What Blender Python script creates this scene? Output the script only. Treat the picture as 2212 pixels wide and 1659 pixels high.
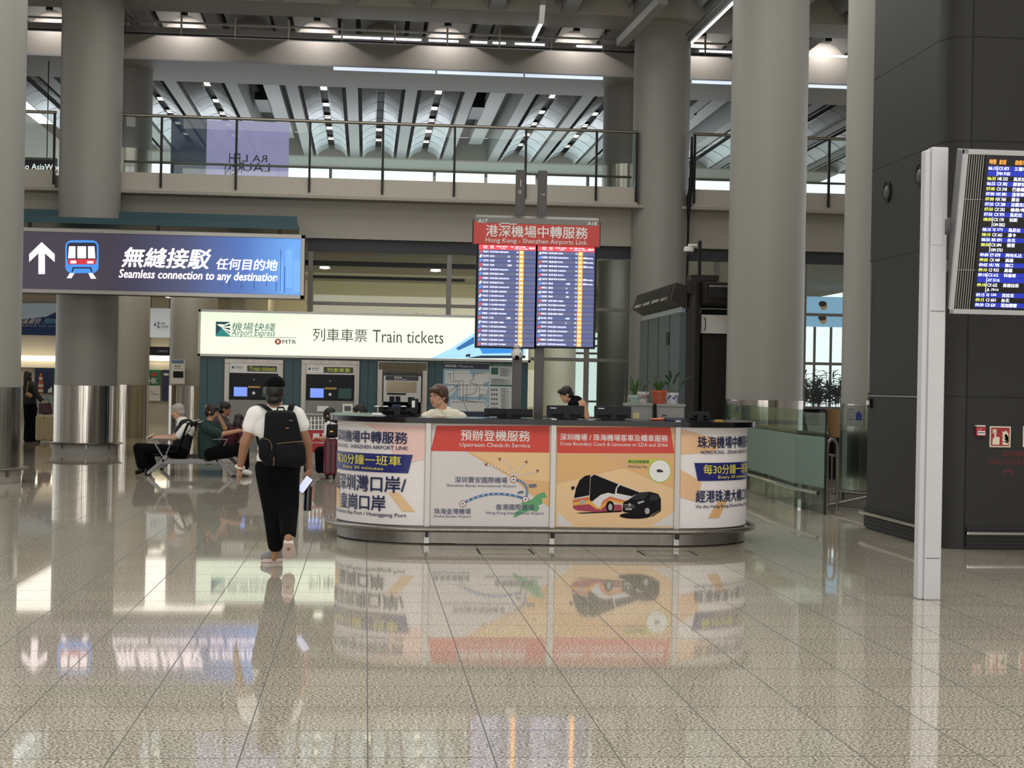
import bpy, bmesh, math, random
from mathutils import Vector, Matrix
random.seed(7)
for o in list(bpy.data.objects):
    bpy.data.objects.remove(o)
SC = bpy.context.scene
COL = SC.collection
PI = math.pi

# ------------------------------------------------------------------ camera
FPX, CAMH = 3400.0, 1.5
_th = math.atan(316 / FPX); _ro = 0.0187; _ph = 4.4 / FPX
CF = Vector((math.sin(_th) * math.cos(_ph), math.cos(_th) * math.cos(_ph), math.sin(_ph)))
_r0 = Vector((math.cos(_th), -math.sin(_th), 0)); _u0 = _r0.cross(CF)
CR = math.cos(_ro) * _r0 + math.sin(_ro) * _u0
CU = -math.sin(_ro) * _r0 + math.cos(_ro) * _u0
cam_d = bpy.data.cameras.new('camera'); cam = bpy.data.objects.new('camera', cam_d); COL.objects.link(cam)
cam_d.sensor_width = 36; cam_d.lens = FPX / 2212 * 36; cam_d.clip_end = 400
cam.matrix_world = Matrix(((CR.x, CU.x, -CF.x, 0), (CR.y, CU.y, -CF.y, 0), (CR.z, CU.z, -CF.z, CAMH), (0, 0, 0, 1)))
SC.camera = cam

def ray(x, y):
    return CF + CR * ((x - 1106) / FPX) + CU * ((829.5 - y) / FPX)
def atY(x, y, Y):
    d = ray(x, y); t = Y / d.y
    return Vector((d.x * t, Y, CAMH + d.z * t))
def atZ(x, y, Z=0.0):
    d = ray(x, y); t = (Z - CAMH) / d.z
    return Vector((d.x * t, d.y * t, Z))
def atX(x, y, X):
    d = ray(x, y); t = X / d.x
    return Vector((X, d.y * t, CAMH + d.z * t))
def rect(x0, y0, x1, y1, Y):
    ym, xm = (y0 + y1) / 2, (x0 + x1) / 2
    return atY(x0, ym, Y).x, atY(x1, ym, Y).x, atY(xm, y1, Y).z, atY(xm, y0, Y).z

# ------------------------------------------------------------------ world, light, exposure
SC.view_settings.view_transform = 'Standard'; SC.view_settings.look = 'None'
SC.view_settings.gamma = 1; SC.view_settings.use_curve_mapping = False
SC.view_settings.exposure = 0.0
SC.cycles.max_bounces = 7; SC.cycles.diffuse_bounces = 3; SC.cycles.glossy_bounces = 4
SC.cycles.transmission_bounces = 4; SC.cycles.transparent_max_bounces = 14
SC.cycles.caustics_reflective = False; SC.cycles.caustics_refractive = False
SC.cycles.sample_clamp_indirect = 4.0
W = bpy.data.worlds.new('world'); SC.world = W; W.use_nodes = True
nt = W.node_tree; nt.nodes.clear()
wo = nt.nodes.new('ShaderNodeOutputWorld'); bg = nt.nodes.new('ShaderNodeBackground')
tc = nt.nodes.new('ShaderNodeTexCoord'); sx = nt.nodes.new('ShaderNodeSeparateXYZ')
cr_ = nt.nodes.new('ShaderNodeValToRGB')
mr = nt.nodes.new('ShaderNodeMapRange'); mr.inputs[1].default_value = -1; mr.inputs[2].default_value = 1
nt.links.new(tc.outputs['Generated'], sx.inputs[0]); nt.links.new(sx.outputs['Y'], mr.inputs[0])
nt.links.new(mr.outputs[0], cr_.inputs[0])
cr_.color_ramp.elements[0].position = 0.0; cr_.color_ramp.elements[0].color = (0.222, 0.218, 0.207, 1)
cr_.color_ramp.elements[1].position = 0.75; cr_.color_ramp.elements[1].color = (0.93, 0.98, 1.0, 1)
e_ = cr_.color_ramp.elements.new(0.52); e_.color = (0.252, 0.248, 0.237, 1)
nt.links.new(cr_.outputs[0], bg.inputs[0]); bg.inputs[1].default_value = 1.35
nt.links.new(bg.outputs[0], wo.inputs[0])

def lamp(kind, name, loc, energy, color=(1, 0.95, 0.88), size=1.0, size_y=None, target=None, spot=None, blend=0.5):
    l = bpy.data.lights.new(name, kind); l.energy = energy; l.color = color
    if kind == 'AREA':
        l.size = size
        if size_y: l.shape = 'RECTANGLE'; l.size_y = size_y
    else:
        l.shadow_soft_size = size
    if kind == 'SPOT':
        l.spot_size = spot; l.spot_blend = blend
    o = bpy.data.objects.new(name, l); COL.objects.link(o); o.location = loc
    if target is not None:
        o.rotation_euler = (Vector(target) - Vector(loc)).to_track_quat('-Z', 'Y').to_euler()
    return o
# hall ceiling lighting above the concourse
for (x, y, e) in ((-6, 6, 470), (6, 6, 470), (-6, 20, 270), (6, 20, 270), (0, 28.5, 220)):
    lamp('AREA', 'hall_light', (x, y, 9.0), e, (1, 0.96, 0.9), 9, 5)
lamp('AREA', 'corridor_light', (-5.5, 36.5, 4.3), 110, (1, 0.93, 0.82), 5, 2, target=(-5.5, 41, 1.5))
# daylight of the glazed entrance front at the viewer's back
lamp('AREA', 'entrance_daylight', (0, -14, 3.2), 2000, (1, 0.985, 0.96), 30, 5.5, target=(0, 10, 3.2))
# interior behind the glazing, the mezzanine hall and the far corridor
lamp('AREA', 'corridor_light', (-6.5, 46, 4.3), 380, (1, 0.93, 0.82), 6, 12)
lamp('AREA', 'lobby_light', (1.2, 42.5, 4.3), 150, (1, 0.93, 0.76), 9, 2, target=(1.2, 46, 1.6))
lamp('AREA', 'lobby_light', (6, 42, 4.2), 220, (1, 0.97, 0.92), 8, 6)
lamp('AREA', 'lobby_light', (5.2, 33.6, 4.1), 140, (1, 0.97, 0.92), 5, .6, target=(5.2, 37.5, 1.5))  # unseen fill added to brighten the column fronts, no fixture
lamp('AREA', 'mezzanine_fill', (0, 49, 5.9), 700, (0.86, 0.95, 1.0), 22, 4, target=(0, 46, 9.2))  # unseen upward fill added to brighten the rear vaults
lamp('AREA', 'mezzanine_fill', (0, 44.5, 5.9), 260, (0.95, 0.97, 1.0), 20, 3, target=(0, 45.5, 9.2))  # second added fill, hidden by the balcony, for the nearer vault ends
lamp('AREA', 'mezzanine_fill', (0, 53.4, 5.9), 160, (0.9, 0.97, 1.0), 20, 1.5, target=(0, 53.5, 9.2))  # added fill that lifts the far ceiling, no fixture

# ------------------------------------------------------------------ helpers
def lin(c):
    if isinstance(c, str):
        c = [int(c[i:i + 2], 16) for i in (0, 2, 4)]
    r = []
    for k in c:
        k = k / 255
        r.append(k / 12.92 if k <= 0.04045 else ((k + 0.055) / 1.055) ** 2.4)
    return tuple(r)
MATS = {}
def M(name, col='808080', rough=0.5, metal=0.0, em=0.0, var=0.05, scale=6.0, spec=0.5, alpha=1.0, bump=0.0, stretch=None):
    """procedural material: base colour broken up by a noise; optional emission, bump and stretch"""
    if name in MATS: return MATS[name]
    m = bpy.data.materials.new(name); m.use_nodes = True; t = m.node_tree
    b = t.nodes['Principled BSDF']; c = lin(col)
    b.inputs['Roughness'].default_value = rough; b.inputs['Metallic'].default_value = metal
    b.inputs['Specular IOR Level'].default_value = spec
    tcn = t.nodes.new('ShaderNodeTexCoord'); mp = t.nodes.new('ShaderNodeMapping'); nz = t.nodes.new('ShaderNodeTexNoise')
    nz.inputs['Scale'].default_value = scale; nz.inputs['Detail'].default_value = 3
    if stretch: mp.inputs['Scale'].default_value = stretch
    t.links.new(tcn.outputs['Object'], mp.inputs[0]); t.links.new(mp.outputs[0], nz.inputs[0])
    mx = t.nodes.new('ShaderNodeMix'); mx.data_type = 'RGBA'
    mx.inputs[6].default_value = tuple(max(0, k * (1 - var)) for k in c) + (1,)
    mx.inputs[7].default_value = tuple(min(1, k * (1 + var)) for k in c) + (1,)
    t.links.new(nz.outputs[0], mx.inputs[0]); t.links.new(mx.outputs[2], b.inputs['Base Color'])
    if em:
        t.links.new(mx.outputs[2], b.inputs['Emission Color']); b.inputs['Emission Strength'].default_value = em
    if bump:
        bp = t.nodes.new('ShaderNodeBump'); bp.inputs['Strength'].default_value = bump; bp.inputs['Distance'].default_value = 0.01
        t.links.new(nz.outputs[0], bp.inputs['Height']); t.links.new(bp.outputs[0], b.inputs['Normal'])
    if alpha < 1: b.inputs['Alpha'].default_value = alpha
    MATS[name] = m
    return m
def glass(name, tint='d8e8e0', refl=1.0, dens=0.92):
    if name in MATS: return MATS[name]
    m = bpy.data.materials.new(name); m.use_nodes = True; t = m.node_tree; t.nodes.clear()
    out = t.nodes.new('ShaderNodeOutputMaterial'); mix = t.nodes.new('ShaderNodeMixShader')
    tr = t.nodes.new('ShaderNodeBsdfTransparent'); gl = t.nodes.new('ShaderNodeBsdfGlossy')
    fr = t.nodes.new('ShaderNodeFresnel'); fr.inputs[0].default_value = 1.45
    mu = t.nodes.new('ShaderNodeMath'); mu.operation = 'MULTIPLY'; mu.inputs[1].default_value = refl
    nz = t.nodes.new('ShaderNodeTexNoise'); nz.inputs['Scale'].default_value = 0.6
    rp = t.nodes.new('ShaderNodeMix'); rp.data_type = 'RGBA'
    c = lin(tint)
    rp.inputs[6].default_value = tuple(k * dens for k in c) + (1,); rp.inputs[7].default_value = c + (1,)
    t.links.new(nz.outputs[0], rp.inputs[0]); t.links.new(rp.outputs[2], tr.inputs[0])
    gl.inputs['Roughness'].default_value = 0.01
    t.links.new(fr.outputs[0], mu.inputs[0]); t.links.new(mu.outputs[0], mix.inputs[0])
    t.links.new(tr.outputs[0], mix.inputs[1]); t.links.new(gl.outputs[0], mix.inputs[2]); t.links.new(mix.outputs[0], out.inputs[0])
    MATS[name] = m
    return m

_tcache = {}
def glyphs(s, res=2):
    k = (s, res)
    if k not in _tcache:
        c = bpy.data.curves.new('glyphs', 'FONT'); c.body = s; c.resolution_u = res; c.fill_mode = 'FRONT'
        o = bpy.data.objects.new('glyphs', c); COL.objects.link(o)
        dg = bpy.context.evaluated_depsgraph_get(); dg.update()
        ev = o.evaluated_get(dg); me = ev.to_mesh()
        vs = [(v.co.x, v.co.y) for v in me.vertices]; fs = [tuple(p.vertices) for p in me.polygons]
        ev.to_mesh_clear(); bpy.data.objects.remove(o); bpy.data.curves.remove(c)
        x0 = min(v[0] for v in vs); x1 = max(v[0] for v in vs); y0 = min(v[1] for v in vs); y1 = max(v[1] for v in vs)
        w, h = (x1 - x0 or 1), (y1 - y0 or 1)
        _tcache[k] = ([((x - x0) / w, (y - y0) / h) for x, y in vs], fs, w, h)
    return _tcache[k]

class MB:
    def __init__(s): s.v = []; s.f = []; s.m = []; s.cur = 0
    def mat(s, i): s.cur = i; return s
    def add(s, vs, fs):
        n = len(s.v); s.v += [tuple(p) for p in vs]
        for q in fs: s.f.append(tuple(i + n for i in q)); s.m.append(s.cur)
        return s
    def poly(s, pts): return s.add(pts, [tuple(range(len(pts)))])
    def box(s, x0, x1, y0, y1, z0, z1):
        v = [(x, y, z) for z in (z0, z1) for y in (y0, y1) for x in (x0, x1)]
        return s.add(v, [(0, 2, 3, 1), (4, 5, 7, 6), (0, 1, 5, 4), (2, 6, 7, 3), (0, 4, 6, 2), (1, 3, 7, 5)])
    def obox(s, p0, p1, w, h, up=(0, 0, 1)):
        """bar from p0 to p1, w across, h along up"""
        p0, p1 = Vector(p0), Vector(p1); d = (p1 - p0).normalized(); u = Vector(up); u = (u - d * u.dot(d))
        if u.length < 1e-4: u = Vector((0, 1, 0)); u = u - d * u.dot(d)
        u.normalize(); r = d.cross(u)
        v = [p + r * (a * w / 2) + u * (b * h / 2) for p in (p0, p1) for b in (-1, 1) for a in (-1, 1)]
        return s.add(v, [(0, 1, 3, 2), (4, 6, 7, 5), (0, 4, 5, 1), (2, 3, 7, 6), (0, 2, 6, 4), (1, 5, 7, 3)])
    def tube(s, pts, r, n=10, closed=False, caps=True):
        pts = [Vector(p) for p in pts]; k = len(pts); rs = r if isinstance(r, (list, tuple)) else [r] * k
        b = len(s.v); prev = None; vs = []
        for i, p in enumerate(pts):
            if closed: d = pts[(i + 1) % k] - pts[i - 1]
            else: d = pts[min(i + 1, k - 1)] - pts[max(i - 1, 0)]
            d.normalize()
            if prev is None:
                u = Vector((0, 0, 1)) if abs(d.z) < 0.9 else Vector((0, 1, 0))
            else: u = prev
            u = (u - d * u.dot(d)).normalized(); prev = u; w = d.cross(u)
            for j in range(n):
                a = 2 * PI * j / n; vs.append(p + (u * math.cos(a) + w * math.sin(a)) * rs[i])
        fs = []
        for i in range(k if closed else k - 1):
            for j in range(n):
                a, c = i * n, ((i + 1) % k) * n
                fs.append((a + j, a + (j + 1) % n, c + (j + 1) % n, c + j))
        if caps and not closed:
            fs.append(tuple(range(n - 1, -1, -1))); fs.append(tuple((k - 1) * n + j for j in range(n)))
        return s.add(vs, fs)
    def cyl(s, p0, p1, r0, r1=None, n=20): return s.tube([p0, p1], [r0, r0 if r1 is None else r1], n)
    def lathe(s, prof, c=(0, 0, 0), n=32, a0=0.0, a1=2 * PI):
        full = abs(a1 - a0 - 2 * PI) < 1e-6; m = n if full else n + 1; vs = []
        for r, z in prof:
            for j in range(m):
                a = a0 + (a1 - a0) * j / n; vs.append((c[0] + r * math.cos(a), c[1] + r * math.sin(a), c[2] + z))
        fs = []
        for i in range(len(prof) - 1):
            for j in range(n):
                j2 = (j + 1) % m
                fs.append((i * m + j, i * m + j2, (i + 1) * m + j2, (i + 1) * m + j))
        return s.add(vs, fs)
    def ell(s, c, r, nu=16, nv=10, rot=None, fn=None):
        vs = []
        for i in range(nv + 1):
            p = PI * i / nv
            for j in range(nu):
                a = 2 * PI * j / nu; q = Vector((math.sin(p) * math.cos(a), math.sin(p) * math.sin(a), math.cos(p)))
                if fn: q = fn(q)
                q = Vector((q.x * r[0], q.y * r[1], q.z * r[2]))
                if rot: q = rot @ q
                vs.append(Vector(c) + q)
        fs = [(i * nu + j, (i + 1) * nu + j, (i + 1) * nu + (j + 1) % nu, i * nu + (j + 1) % nu) for i in range(nv) for j in range(nu)]
        return s.add(vs, fs)
    def prism(s, pts, ax, d0, d1):
        """closed outline (u,v) extruded along axis ax ('x': u=y,v=z; 'y': u=x,v=z; 'z': u=x,v=y)"""
        f = {'x': lambda u, v, d: (d, u, v), 'y': lambda u, v, d: (u, d, v), 'z': lambda u, v, d: (u, v, d)}[ax]
        n = len(pts); vs = [f(u, v, d0) for u, v in pts] + [f(u, v, d1) for u, v in pts]
        fs = [tuple(range(n)), tuple(range(2 * n - 1, n - 1, -1))] + [(i, n + i, n + (i + 1) % n, (i + 1) % n) for i in range(n)]
        return s.add(vs, fs)
    def grid(s, fn, nu, nv):
        vs = [fn(i / nu, j / nv) for j in range(nv + 1) for i in range(nu + 1)]
        fs = [(j * (nu + 1) + i, j * (nu + 1) + i + 1, (j + 1) * (nu + 1) + i + 1, (j + 1) * (nu + 1) + i) for j in range(nv) for i in range(nu)]
        return s.add(vs, fs)
    def text(s, t, fn, bold=0.0, shear=0.0, mirror=False):
        """lettering mapped through fn(u, v); bold thickens the strokes (in ems) by overlapping shifted copies"""
        vs, fs, w, h = glyphs(t)
        du, dv = bold / w, bold / h
        for k, (a, b) in enumerate(((-1, 0), (1, 0), (0, .7), (0, -.7)) if bold else ((0, 0),)):
            out = []
            for u, v in vs:
                u, v = (u * (1 - 2 * du) + du) + a * du, (v * (1 - 2 * dv) + dv) + b * dv
                p = fn((1 - u if mirror else u) + shear * (v - 0.5), v); out.append((p[0], p[1] - .0004 * k, p[2]))
            s.add(out, fs)
        return s
    def tpx(s, t, x0, y0, x1, y1, Y, bold=0.0, shear=0.0, mirror=False):
        """text whose ink fills the pixel rectangle on the plane Y, facing the hall"""
        a, b, c, d = rect(x0, y0, x1, y1, Y)
        return s.text(t, lambda u, v: (a + (b - a) * u, Y, c + (d - c) * v), bold, shear, mirror)
    def rpx(s, x0, y0, x1, y1, Y, thick=0.0):
        a, b, c, d = rect(x0, y0, x1, y1, Y)
        if thick: return s.box(a, b, Y, Y + thick, c, d)
        return s.poly([(a, Y, c), (b, Y, c), (b, Y, d), (a, Y, d)])
    def ppx(s, pts, Y, thick=0.0):
        q = [atY(x, y, Y) for x, y in pts]
        if thick: return s.prism([(p.x, p.z) for p in q], 'y', Y, Y + thick)
        return s.poly(q)
    def build(s, name, mats, parent=None, smooth=None, bevel=0.0, world=False, sub=0):
        me = bpy.data.meshes.new(name)
        vs = s.v
        if parent is not None and not world:
            inv = mw(parent).inverted(); vs = [tuple(inv @ Vector(p)) for p in s.v]
        me.from_pydata(vs, [], s.f)
        if not isinstance(mats, (list, tuple)): mats = [mats]
        for m in mats: me.materials.append(m)
        me.polygons.foreach_set('material_index', s.m); me.validate(); me.update()
        if smooth is not None:
            me.polygons.foreach_set('use_smooth', [True] * len(me.polygons))
            if smooth < 180: me.set_sharp_from_angle(angle=math.radians(smooth))
        o = bpy.data.objects.new(name, me); COL.objects.link(o)
        if parent is not None: o.parent = parent
        if bevel:
            b = o.modifiers.new('bevel', 'BEVEL'); b.width = bevel; b.segments = 2; b.limit_method = 'ANGLE'; b.angle_limit = 0.7
        if sub:
            b = o.modifiers.new('sub', 'SUBSURF'); b.levels = sub; b.render_levels = sub
        return o
def mw(o):
    m = Matrix.Translation(o.location) @ o.rotation_euler.to_matrix().to_4x4()
    return mw(o.parent) @ m if o.parent else m
def tag(o, label, cat, group=None, kind=None):
    o['label'] = label; o['category'] = cat
    if group: o['group'] = group
    if kind: o['kind'] = kind
    return o
def thing(name, label, cat, loc=(0, 0, 0), rz=0.0, group=None, kind=None):
    o = bpy.data.objects.new(name, None); COL.objects.link(o); o.empty_display_size = 0.1
    o.location = loc; o.rotation_euler = (0, 0, rz)
    return tag(o, label, cat, group, kind)
def struct(o, label=None, cat=None):
    o['kind'] = 'structure'
    if label: o['label'] = label; o['category'] = cat
    return o
def copy_tree(o, parent=None):
    c = o.copy(); COL.objects.link(c)
    if parent is not None: c.parent = parent
    for ch in list(o.children): copy_tree(ch, c)
    return c
def solid(o, t):
    m = o.modifiers.new('solid', 'SOLIDIFY'); m.thickness = t; return o

# ================================================================== MATERIALS OF THE PLACE
def floor_material():
    m = bpy.data.materials.new('polished_granite'); m.use_nodes = True; t = m.node_tree; N = t.nodes; L = t.links
    b = N['Principled BSDF']
    geo = N.new('ShaderNodeNewGeometry'); sp = N.new('ShaderNodeSeparateXYZ'); L.new(geo.outputs['Position'], sp.inputs[0])
    def math_(op, a, v=None, v2=None):
        n = N.new('ShaderNodeMath'); n.operation = op; L.new(a, n.inputs[0])
        if v is not None:
            if hasattr(v, 'node'): L.new(v, n.inputs[1])
            else: n.inputs[1].default_value = v
        return n.outputs[0]
    def line(axis, off, pitch, w):
        q = math_('DIVIDE', math_('SUBTRACT', sp.outputs[axis], off), pitch)
        fr = math_('FRACT', q); d = math_('MINIMUM', fr, math_('SUBTRACT', fr, 1.0))
        a = math_('ABSOLUTE', math_('SUBTRACT', fr, 0.5))          # 0.5 on the joint
        return math_('GREATER_THAN', a, 0.5 - w / pitch / 2), math_('FLOOR', q)
    gx, ix = line('X', 0.036, 0.507, 0.006); gy, iy = line('Y', 6.83, 0.5003, 0.008)
    joint = math_('MAXIMUM', gx, gy)
    cb = N.new('ShaderNodeCombineXYZ'); L.new(ix, cb.inputs[0]); L.new(iy, cb.inputs[1])
    wn = N.new('ShaderNodeTexWhiteNoise'); L.new(cb.outputs[0], wn.inputs[0])
    nz = N.new('ShaderNodeTexNoise'); nz.inputs['Scale'].default_value = 78; nz.inputs['Detail'].default_value = 2.5; nz.inputs['Roughness'].default_value = 0.65
    L.new(geo.outputs['Position'], nz.inputs[0])
    rp = N.new('ShaderNodeValToRGB'); L.new(nz.outputs[0], rp.inputs[0])
    e = rp.color_ramp.elements
    e[0].position = 0.39; e[0].color = lin('665e4f') + (1,); e[1].position = 0.62; e[1].color = lin('e8dfcd') + (1,)
    q = e.new(0.46); q.color = lin('a29988') + (1,); q = e.new(0.54); q.color = lin('c3baa8') + (1,)
    tone = N.new('ShaderNodeMix'); tone.data_type = 'RGBA'; tone.blend_type = 'MULTIPLY'; tone.inputs[0].default_value = 1.0
    mr2 = N.new('ShaderNodeMapRange'); L.new(wn.outputs[0], mr2.inputs[0]); mr2.inputs[3].default_value = 0.93; mr2.inputs[4].default_value = 1.03
    L.new(rp.outputs[0], tone.inputs[6]); L.new(mr2.outputs[0], tone.inputs[7])
    mx = N.new('ShaderNodeMix'); mx.data_type = 'RGBA'; L.new(joint, mx.inputs[0]); L.new(tone.outputs[2], mx.inputs[6])
    mx.inputs[7].default_value = lin('3a352d') + (1,)
    L.new(mx.outputs[2], b.inputs['Base Color'])
    ro = N.new('ShaderNodeMapRange'); L.new(nz.outputs[0], ro.inputs[0]); ro.inputs[3].default_value = 0.05; ro.inputs[4].default_value = 0.028
    L.new(math_('MAXIMUM', ro.outputs[0], math_('MULTIPLY', joint, 0.6)), b.inputs['Roughness'])
    b.inputs['IOR'].default_value = 1.72
    # every slab lies a hair out of level
    bp = N.new('ShaderNodeBump'); bp.inputs['Strength'].default_value = 0.03; bp.inputs['Distance'].default_value = 0.002
    n2 = N.new('ShaderNodeTexNoise'); n2.inputs['Scale'].default_value = 2.2; L.new(geo.outputs['Position'], n2.inputs[0])
    L.new(n2.outputs[0], bp.inputs['Height']); L.new(bp.outputs[0], b.inputs['Normal'])
    return m
def steel_material(name, streak=7.0, col='b7b0a6', rough=0.2, bump=0.5):
    """brushed stainless sheet: reflection streaks along the height, put into colour and bump by a noise"""
    m = bpy.data.materials.new(name); m.use_nodes = True; t = m.node_tree; N = t.nodes; L = t.links
    b = N['Principled BSDF']; b.inputs['Metallic'].default_value = 1.0; b.inputs['Roughness'].default_value = rough
    tcn = N.new('ShaderNodeTexCoord'); mp = N.new('ShaderNodeMapping'); mp.inputs['Scale'].default_value = (1, 1, 0.015)
    nz = N.new('ShaderNodeTexNoise'); nz.inputs['Scale'].default_value = streak; nz.inputs['Detail'].default_value = 4
    L.new(tcn.outputs['Object'], mp.inputs[0]); L.new(mp.outputs[0], nz.inputs[0])
    rp = N.new('ShaderNodeValToRGB'); L.new(nz.outputs[0], rp.inputs[0]); c = lin(col)  # uneven reflections painted in as darker and lighter streaks
    rp.color_ramp.elements[0].position = 0.3; rp.color_ramp.elements[0].color = tuple(k * (1 - min(.28, bump * .56)) for k in c) + (1,)
    rp.color_ramp.elements[1].position = 0.7; rp.color_ramp.elements[1].color = tuple(min(1, k * 1.15) for k in c) + (1,)
    L.new(rp.outputs[0], b.inputs['Base Color'])
    bp = N.new('ShaderNodeBump'); bp.inputs['Strength'].default_value = bump; bp.inputs['Distance'].default_value = 0.03
    L.new(nz.outputs[0], bp.inputs['Height']); L.new(bp.outputs[0], b.inputs['Normal'])
    return m
m_floor = floor_material()
m_clad = steel_material('stainless_cladding')
m_steel = steel_material('stainless_trim', 20, '8d8880', 0.38, 0.15)
m_plinth = steel_material('stainless_plinth', 9, '7d7972', 0.48, 0.12)
m_column = M('column_paint', '97958e', 0.45, var=0.03, scale=1.2)
m_concrete = M('painted_concrete', 'aaa59a', 0.6, var=0.04, scale=1.5)
m_soffit = M('soffit_paint', 'a39e93', 0.6, var=0.04, scale=1.0)
m_rib = M('ceiling_rib_paint', '9c9d9c', 0.6, var=0.03)
m_vault = M('vault_panel', 'c9cfd3', 0.35, var=0.04, scale=2)
m_black = M('black_void', '0c0c0d', 0.7)
m_dark = M('dark_metal', '252423', 0.45, 0.1, spec=0.25)
m_rail = M('handrail_steel', '9c968b', 0.35, 0.9)
m_balglass = glass('balustrade_glass', 'f3f8f6', 0.9, 1.0)
m_winglass = glass('window_glass', 'eef3f0', 1.0, 1.0)
m_curb = M('curb_panel', 'b7b1a6', 0.5, var=0.03)
m_white = M('white_paint', 'dcdad4', 0.5)
m_teal = M('teal_laminate', '16474f', 0.4, var=0.06, scale=3)
m_alu = M('anodised_aluminium', '9d9a95', 0.38, 0.85, var=0.04)
m_greyalu = M('grey_frame', '7d7a75', 0.45, 0.5)
m_blk = M('black_plastic', '0e0f11', 0.45, spec=0.2)
m_lamp = M('lamp_glow', 'fff6e4', 0.5, em=3.0, var=0.0)
m_tube = M('fluorescent_tube', 'eef4ff', 0.5, em=4.0, var=0.0)
m_chrome = M('chrome', 'd0cfcc', 0.12, 1.0, var=0.02)

# ================================================================== SHELL
YB = 32.7
o = MB().box(-45, 40, -8, 85, -0.3, 0).build('floor', m_floor); struct(o, 'polished speckled granite floor with thin square joints', 'floor')
for q_, (lab, pts_) in enumerate((('left floor hatch outlined in dark metal before the counter', ((1030, 1185.6), (1142, 1186), (1154, 1197.6), (1038, 1197.6))), ('right floor hatch outlined in dark metal before the counter', ((1376.6, 1189.6), (1487.4, 1189.6), (1507.7, 1201), (1394.7, 1200.5))))):
    w_ = [atZ(*p) for p in pts_]; b = MB()
    for k in range(4):
        p, r = w_[k], w_[(k + 1) % 4]; b.obox(p + Vector((0, 0, .0004)), r + Vector((0, 0, .0004)), .022 if k % 2 else .012, .0016)
    tag(b.build('floor_hatch', m_dark), lab, 'floor hatch')
# round columns --------------------------------------------------------------
def column(name, x, y, r, z0, z1, label, clad=1.35, rail=True, dia_top=None):
    t = thing(name, label, 'column', (x, y, z0), kind='structure')
    MB().lathe([(r, clad), (r, z1 - z0)], (x, y, z0), 56).build('shaft', m_column, t, 60)
    zb = 0.21 if rail else 0.0
    if clad: MB().lathe([(r + 0.012, zb), (r + 0.012, clad), (r - 0.01, clad)], (x, y, z0), 64).build('cladding', m_clad, t, 50)
    if rail:
        MB().lathe([(r + 0.02, 0.185), (r + 0.11, 0.185), (r + 0.14, 0.2), (r + 0.11, 0.215), (r + 0.01, 0.215)], (x, y, z0), 56).build('bumper_rail', m_steel, t, 40)
        MB().lathe([(r + 0.03, 0.0), (r + 0.03, 0.186)], (x, y, z0), 56).build('base', M('column_base_grey', 'a5a29b', 0.5), t, 40)
        k = MB()
        for i in range(8):
            a = -PI / 2 + 0.2 + i * PI / 4
            k.obox((x + r * math.cos(a), y + r * math.sin(a), z0 + 0.14), (x + (r + 0.06) * math.cos(a), y + (r + 0.06) * math.sin(a), z0 + 0.14), 0.035, 0.09)
        k.build('bracket', m_steel, t)
    return t
column('column', atY(192.5, 500, 32.3).x, 32.3, 0.607, 0, 9.15, 'thick round beige column crossed by the overhead blue train sign')
column('column', atY(1424, 500, 32.9).x, 32.9, 0.595, 0, 9.15, 'round beige column left of the kiosk, rising past the balcony end')
column('column', atY(1657, 500, 25.0).x, 25.0, 0.615, 0, 12.5, 'massive round beige column behind the glass barrier')
column('column', atY(1828, 500, 20.3).x + 0.60, 20.3, 0.60, 0, 12.5, 'round column tight against the dark panelled wall')
c0 = atZ(0, 1041)
column('column', atY(55, 500, 23.0).x - 0.66, 23.0, 0.62, 0, 12.5, 'round beige column cut by the left edge of the view')
column('column', atY(322, 800, 41.0).x - 0.6, 41.0, 0.6, 0, 4.6, 'plain round column standing just behind the big left one', rail=False)
column('column', atY(366, 800, 41.5).x + 0.6, 41.5, 0.6, 0, 4.6, 'column behind the ticket booth end, with a poster frame before it', rail=False)
column('column', atY(328, 300, 38.0).x - 0.6, 38.0, 0.6, 5.6, 8.8, 'upper floor round column at the left end of the balcony', 1.3, rail=False)
column('column', atY(1303, 300, 38.0).x + 0.6, 38.0, 0.6, 5.6, 8.8, 'upper floor round column at the right end of the balcony', 1.3, rail=False)

# balcony slab and the wall strip under it ------------------------------------
zslab, zcurb = 5.33, 5.70
o = MB().box(-16, 14, YB - 0.05, 55, zslab, 5.6).build('floor_mezzanine', m_soffit); struct(o)
o = MB().box(-16, 14, YB + 0.25, YB + 0.75, 4.5, zslab).build('wall_back', m_concrete); struct(o)
o = MB().box(-16, 14, YB - 0.25, YB + 0.25, 5.27, zslab).build('trim_1', m_soffit); struct(o)
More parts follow.
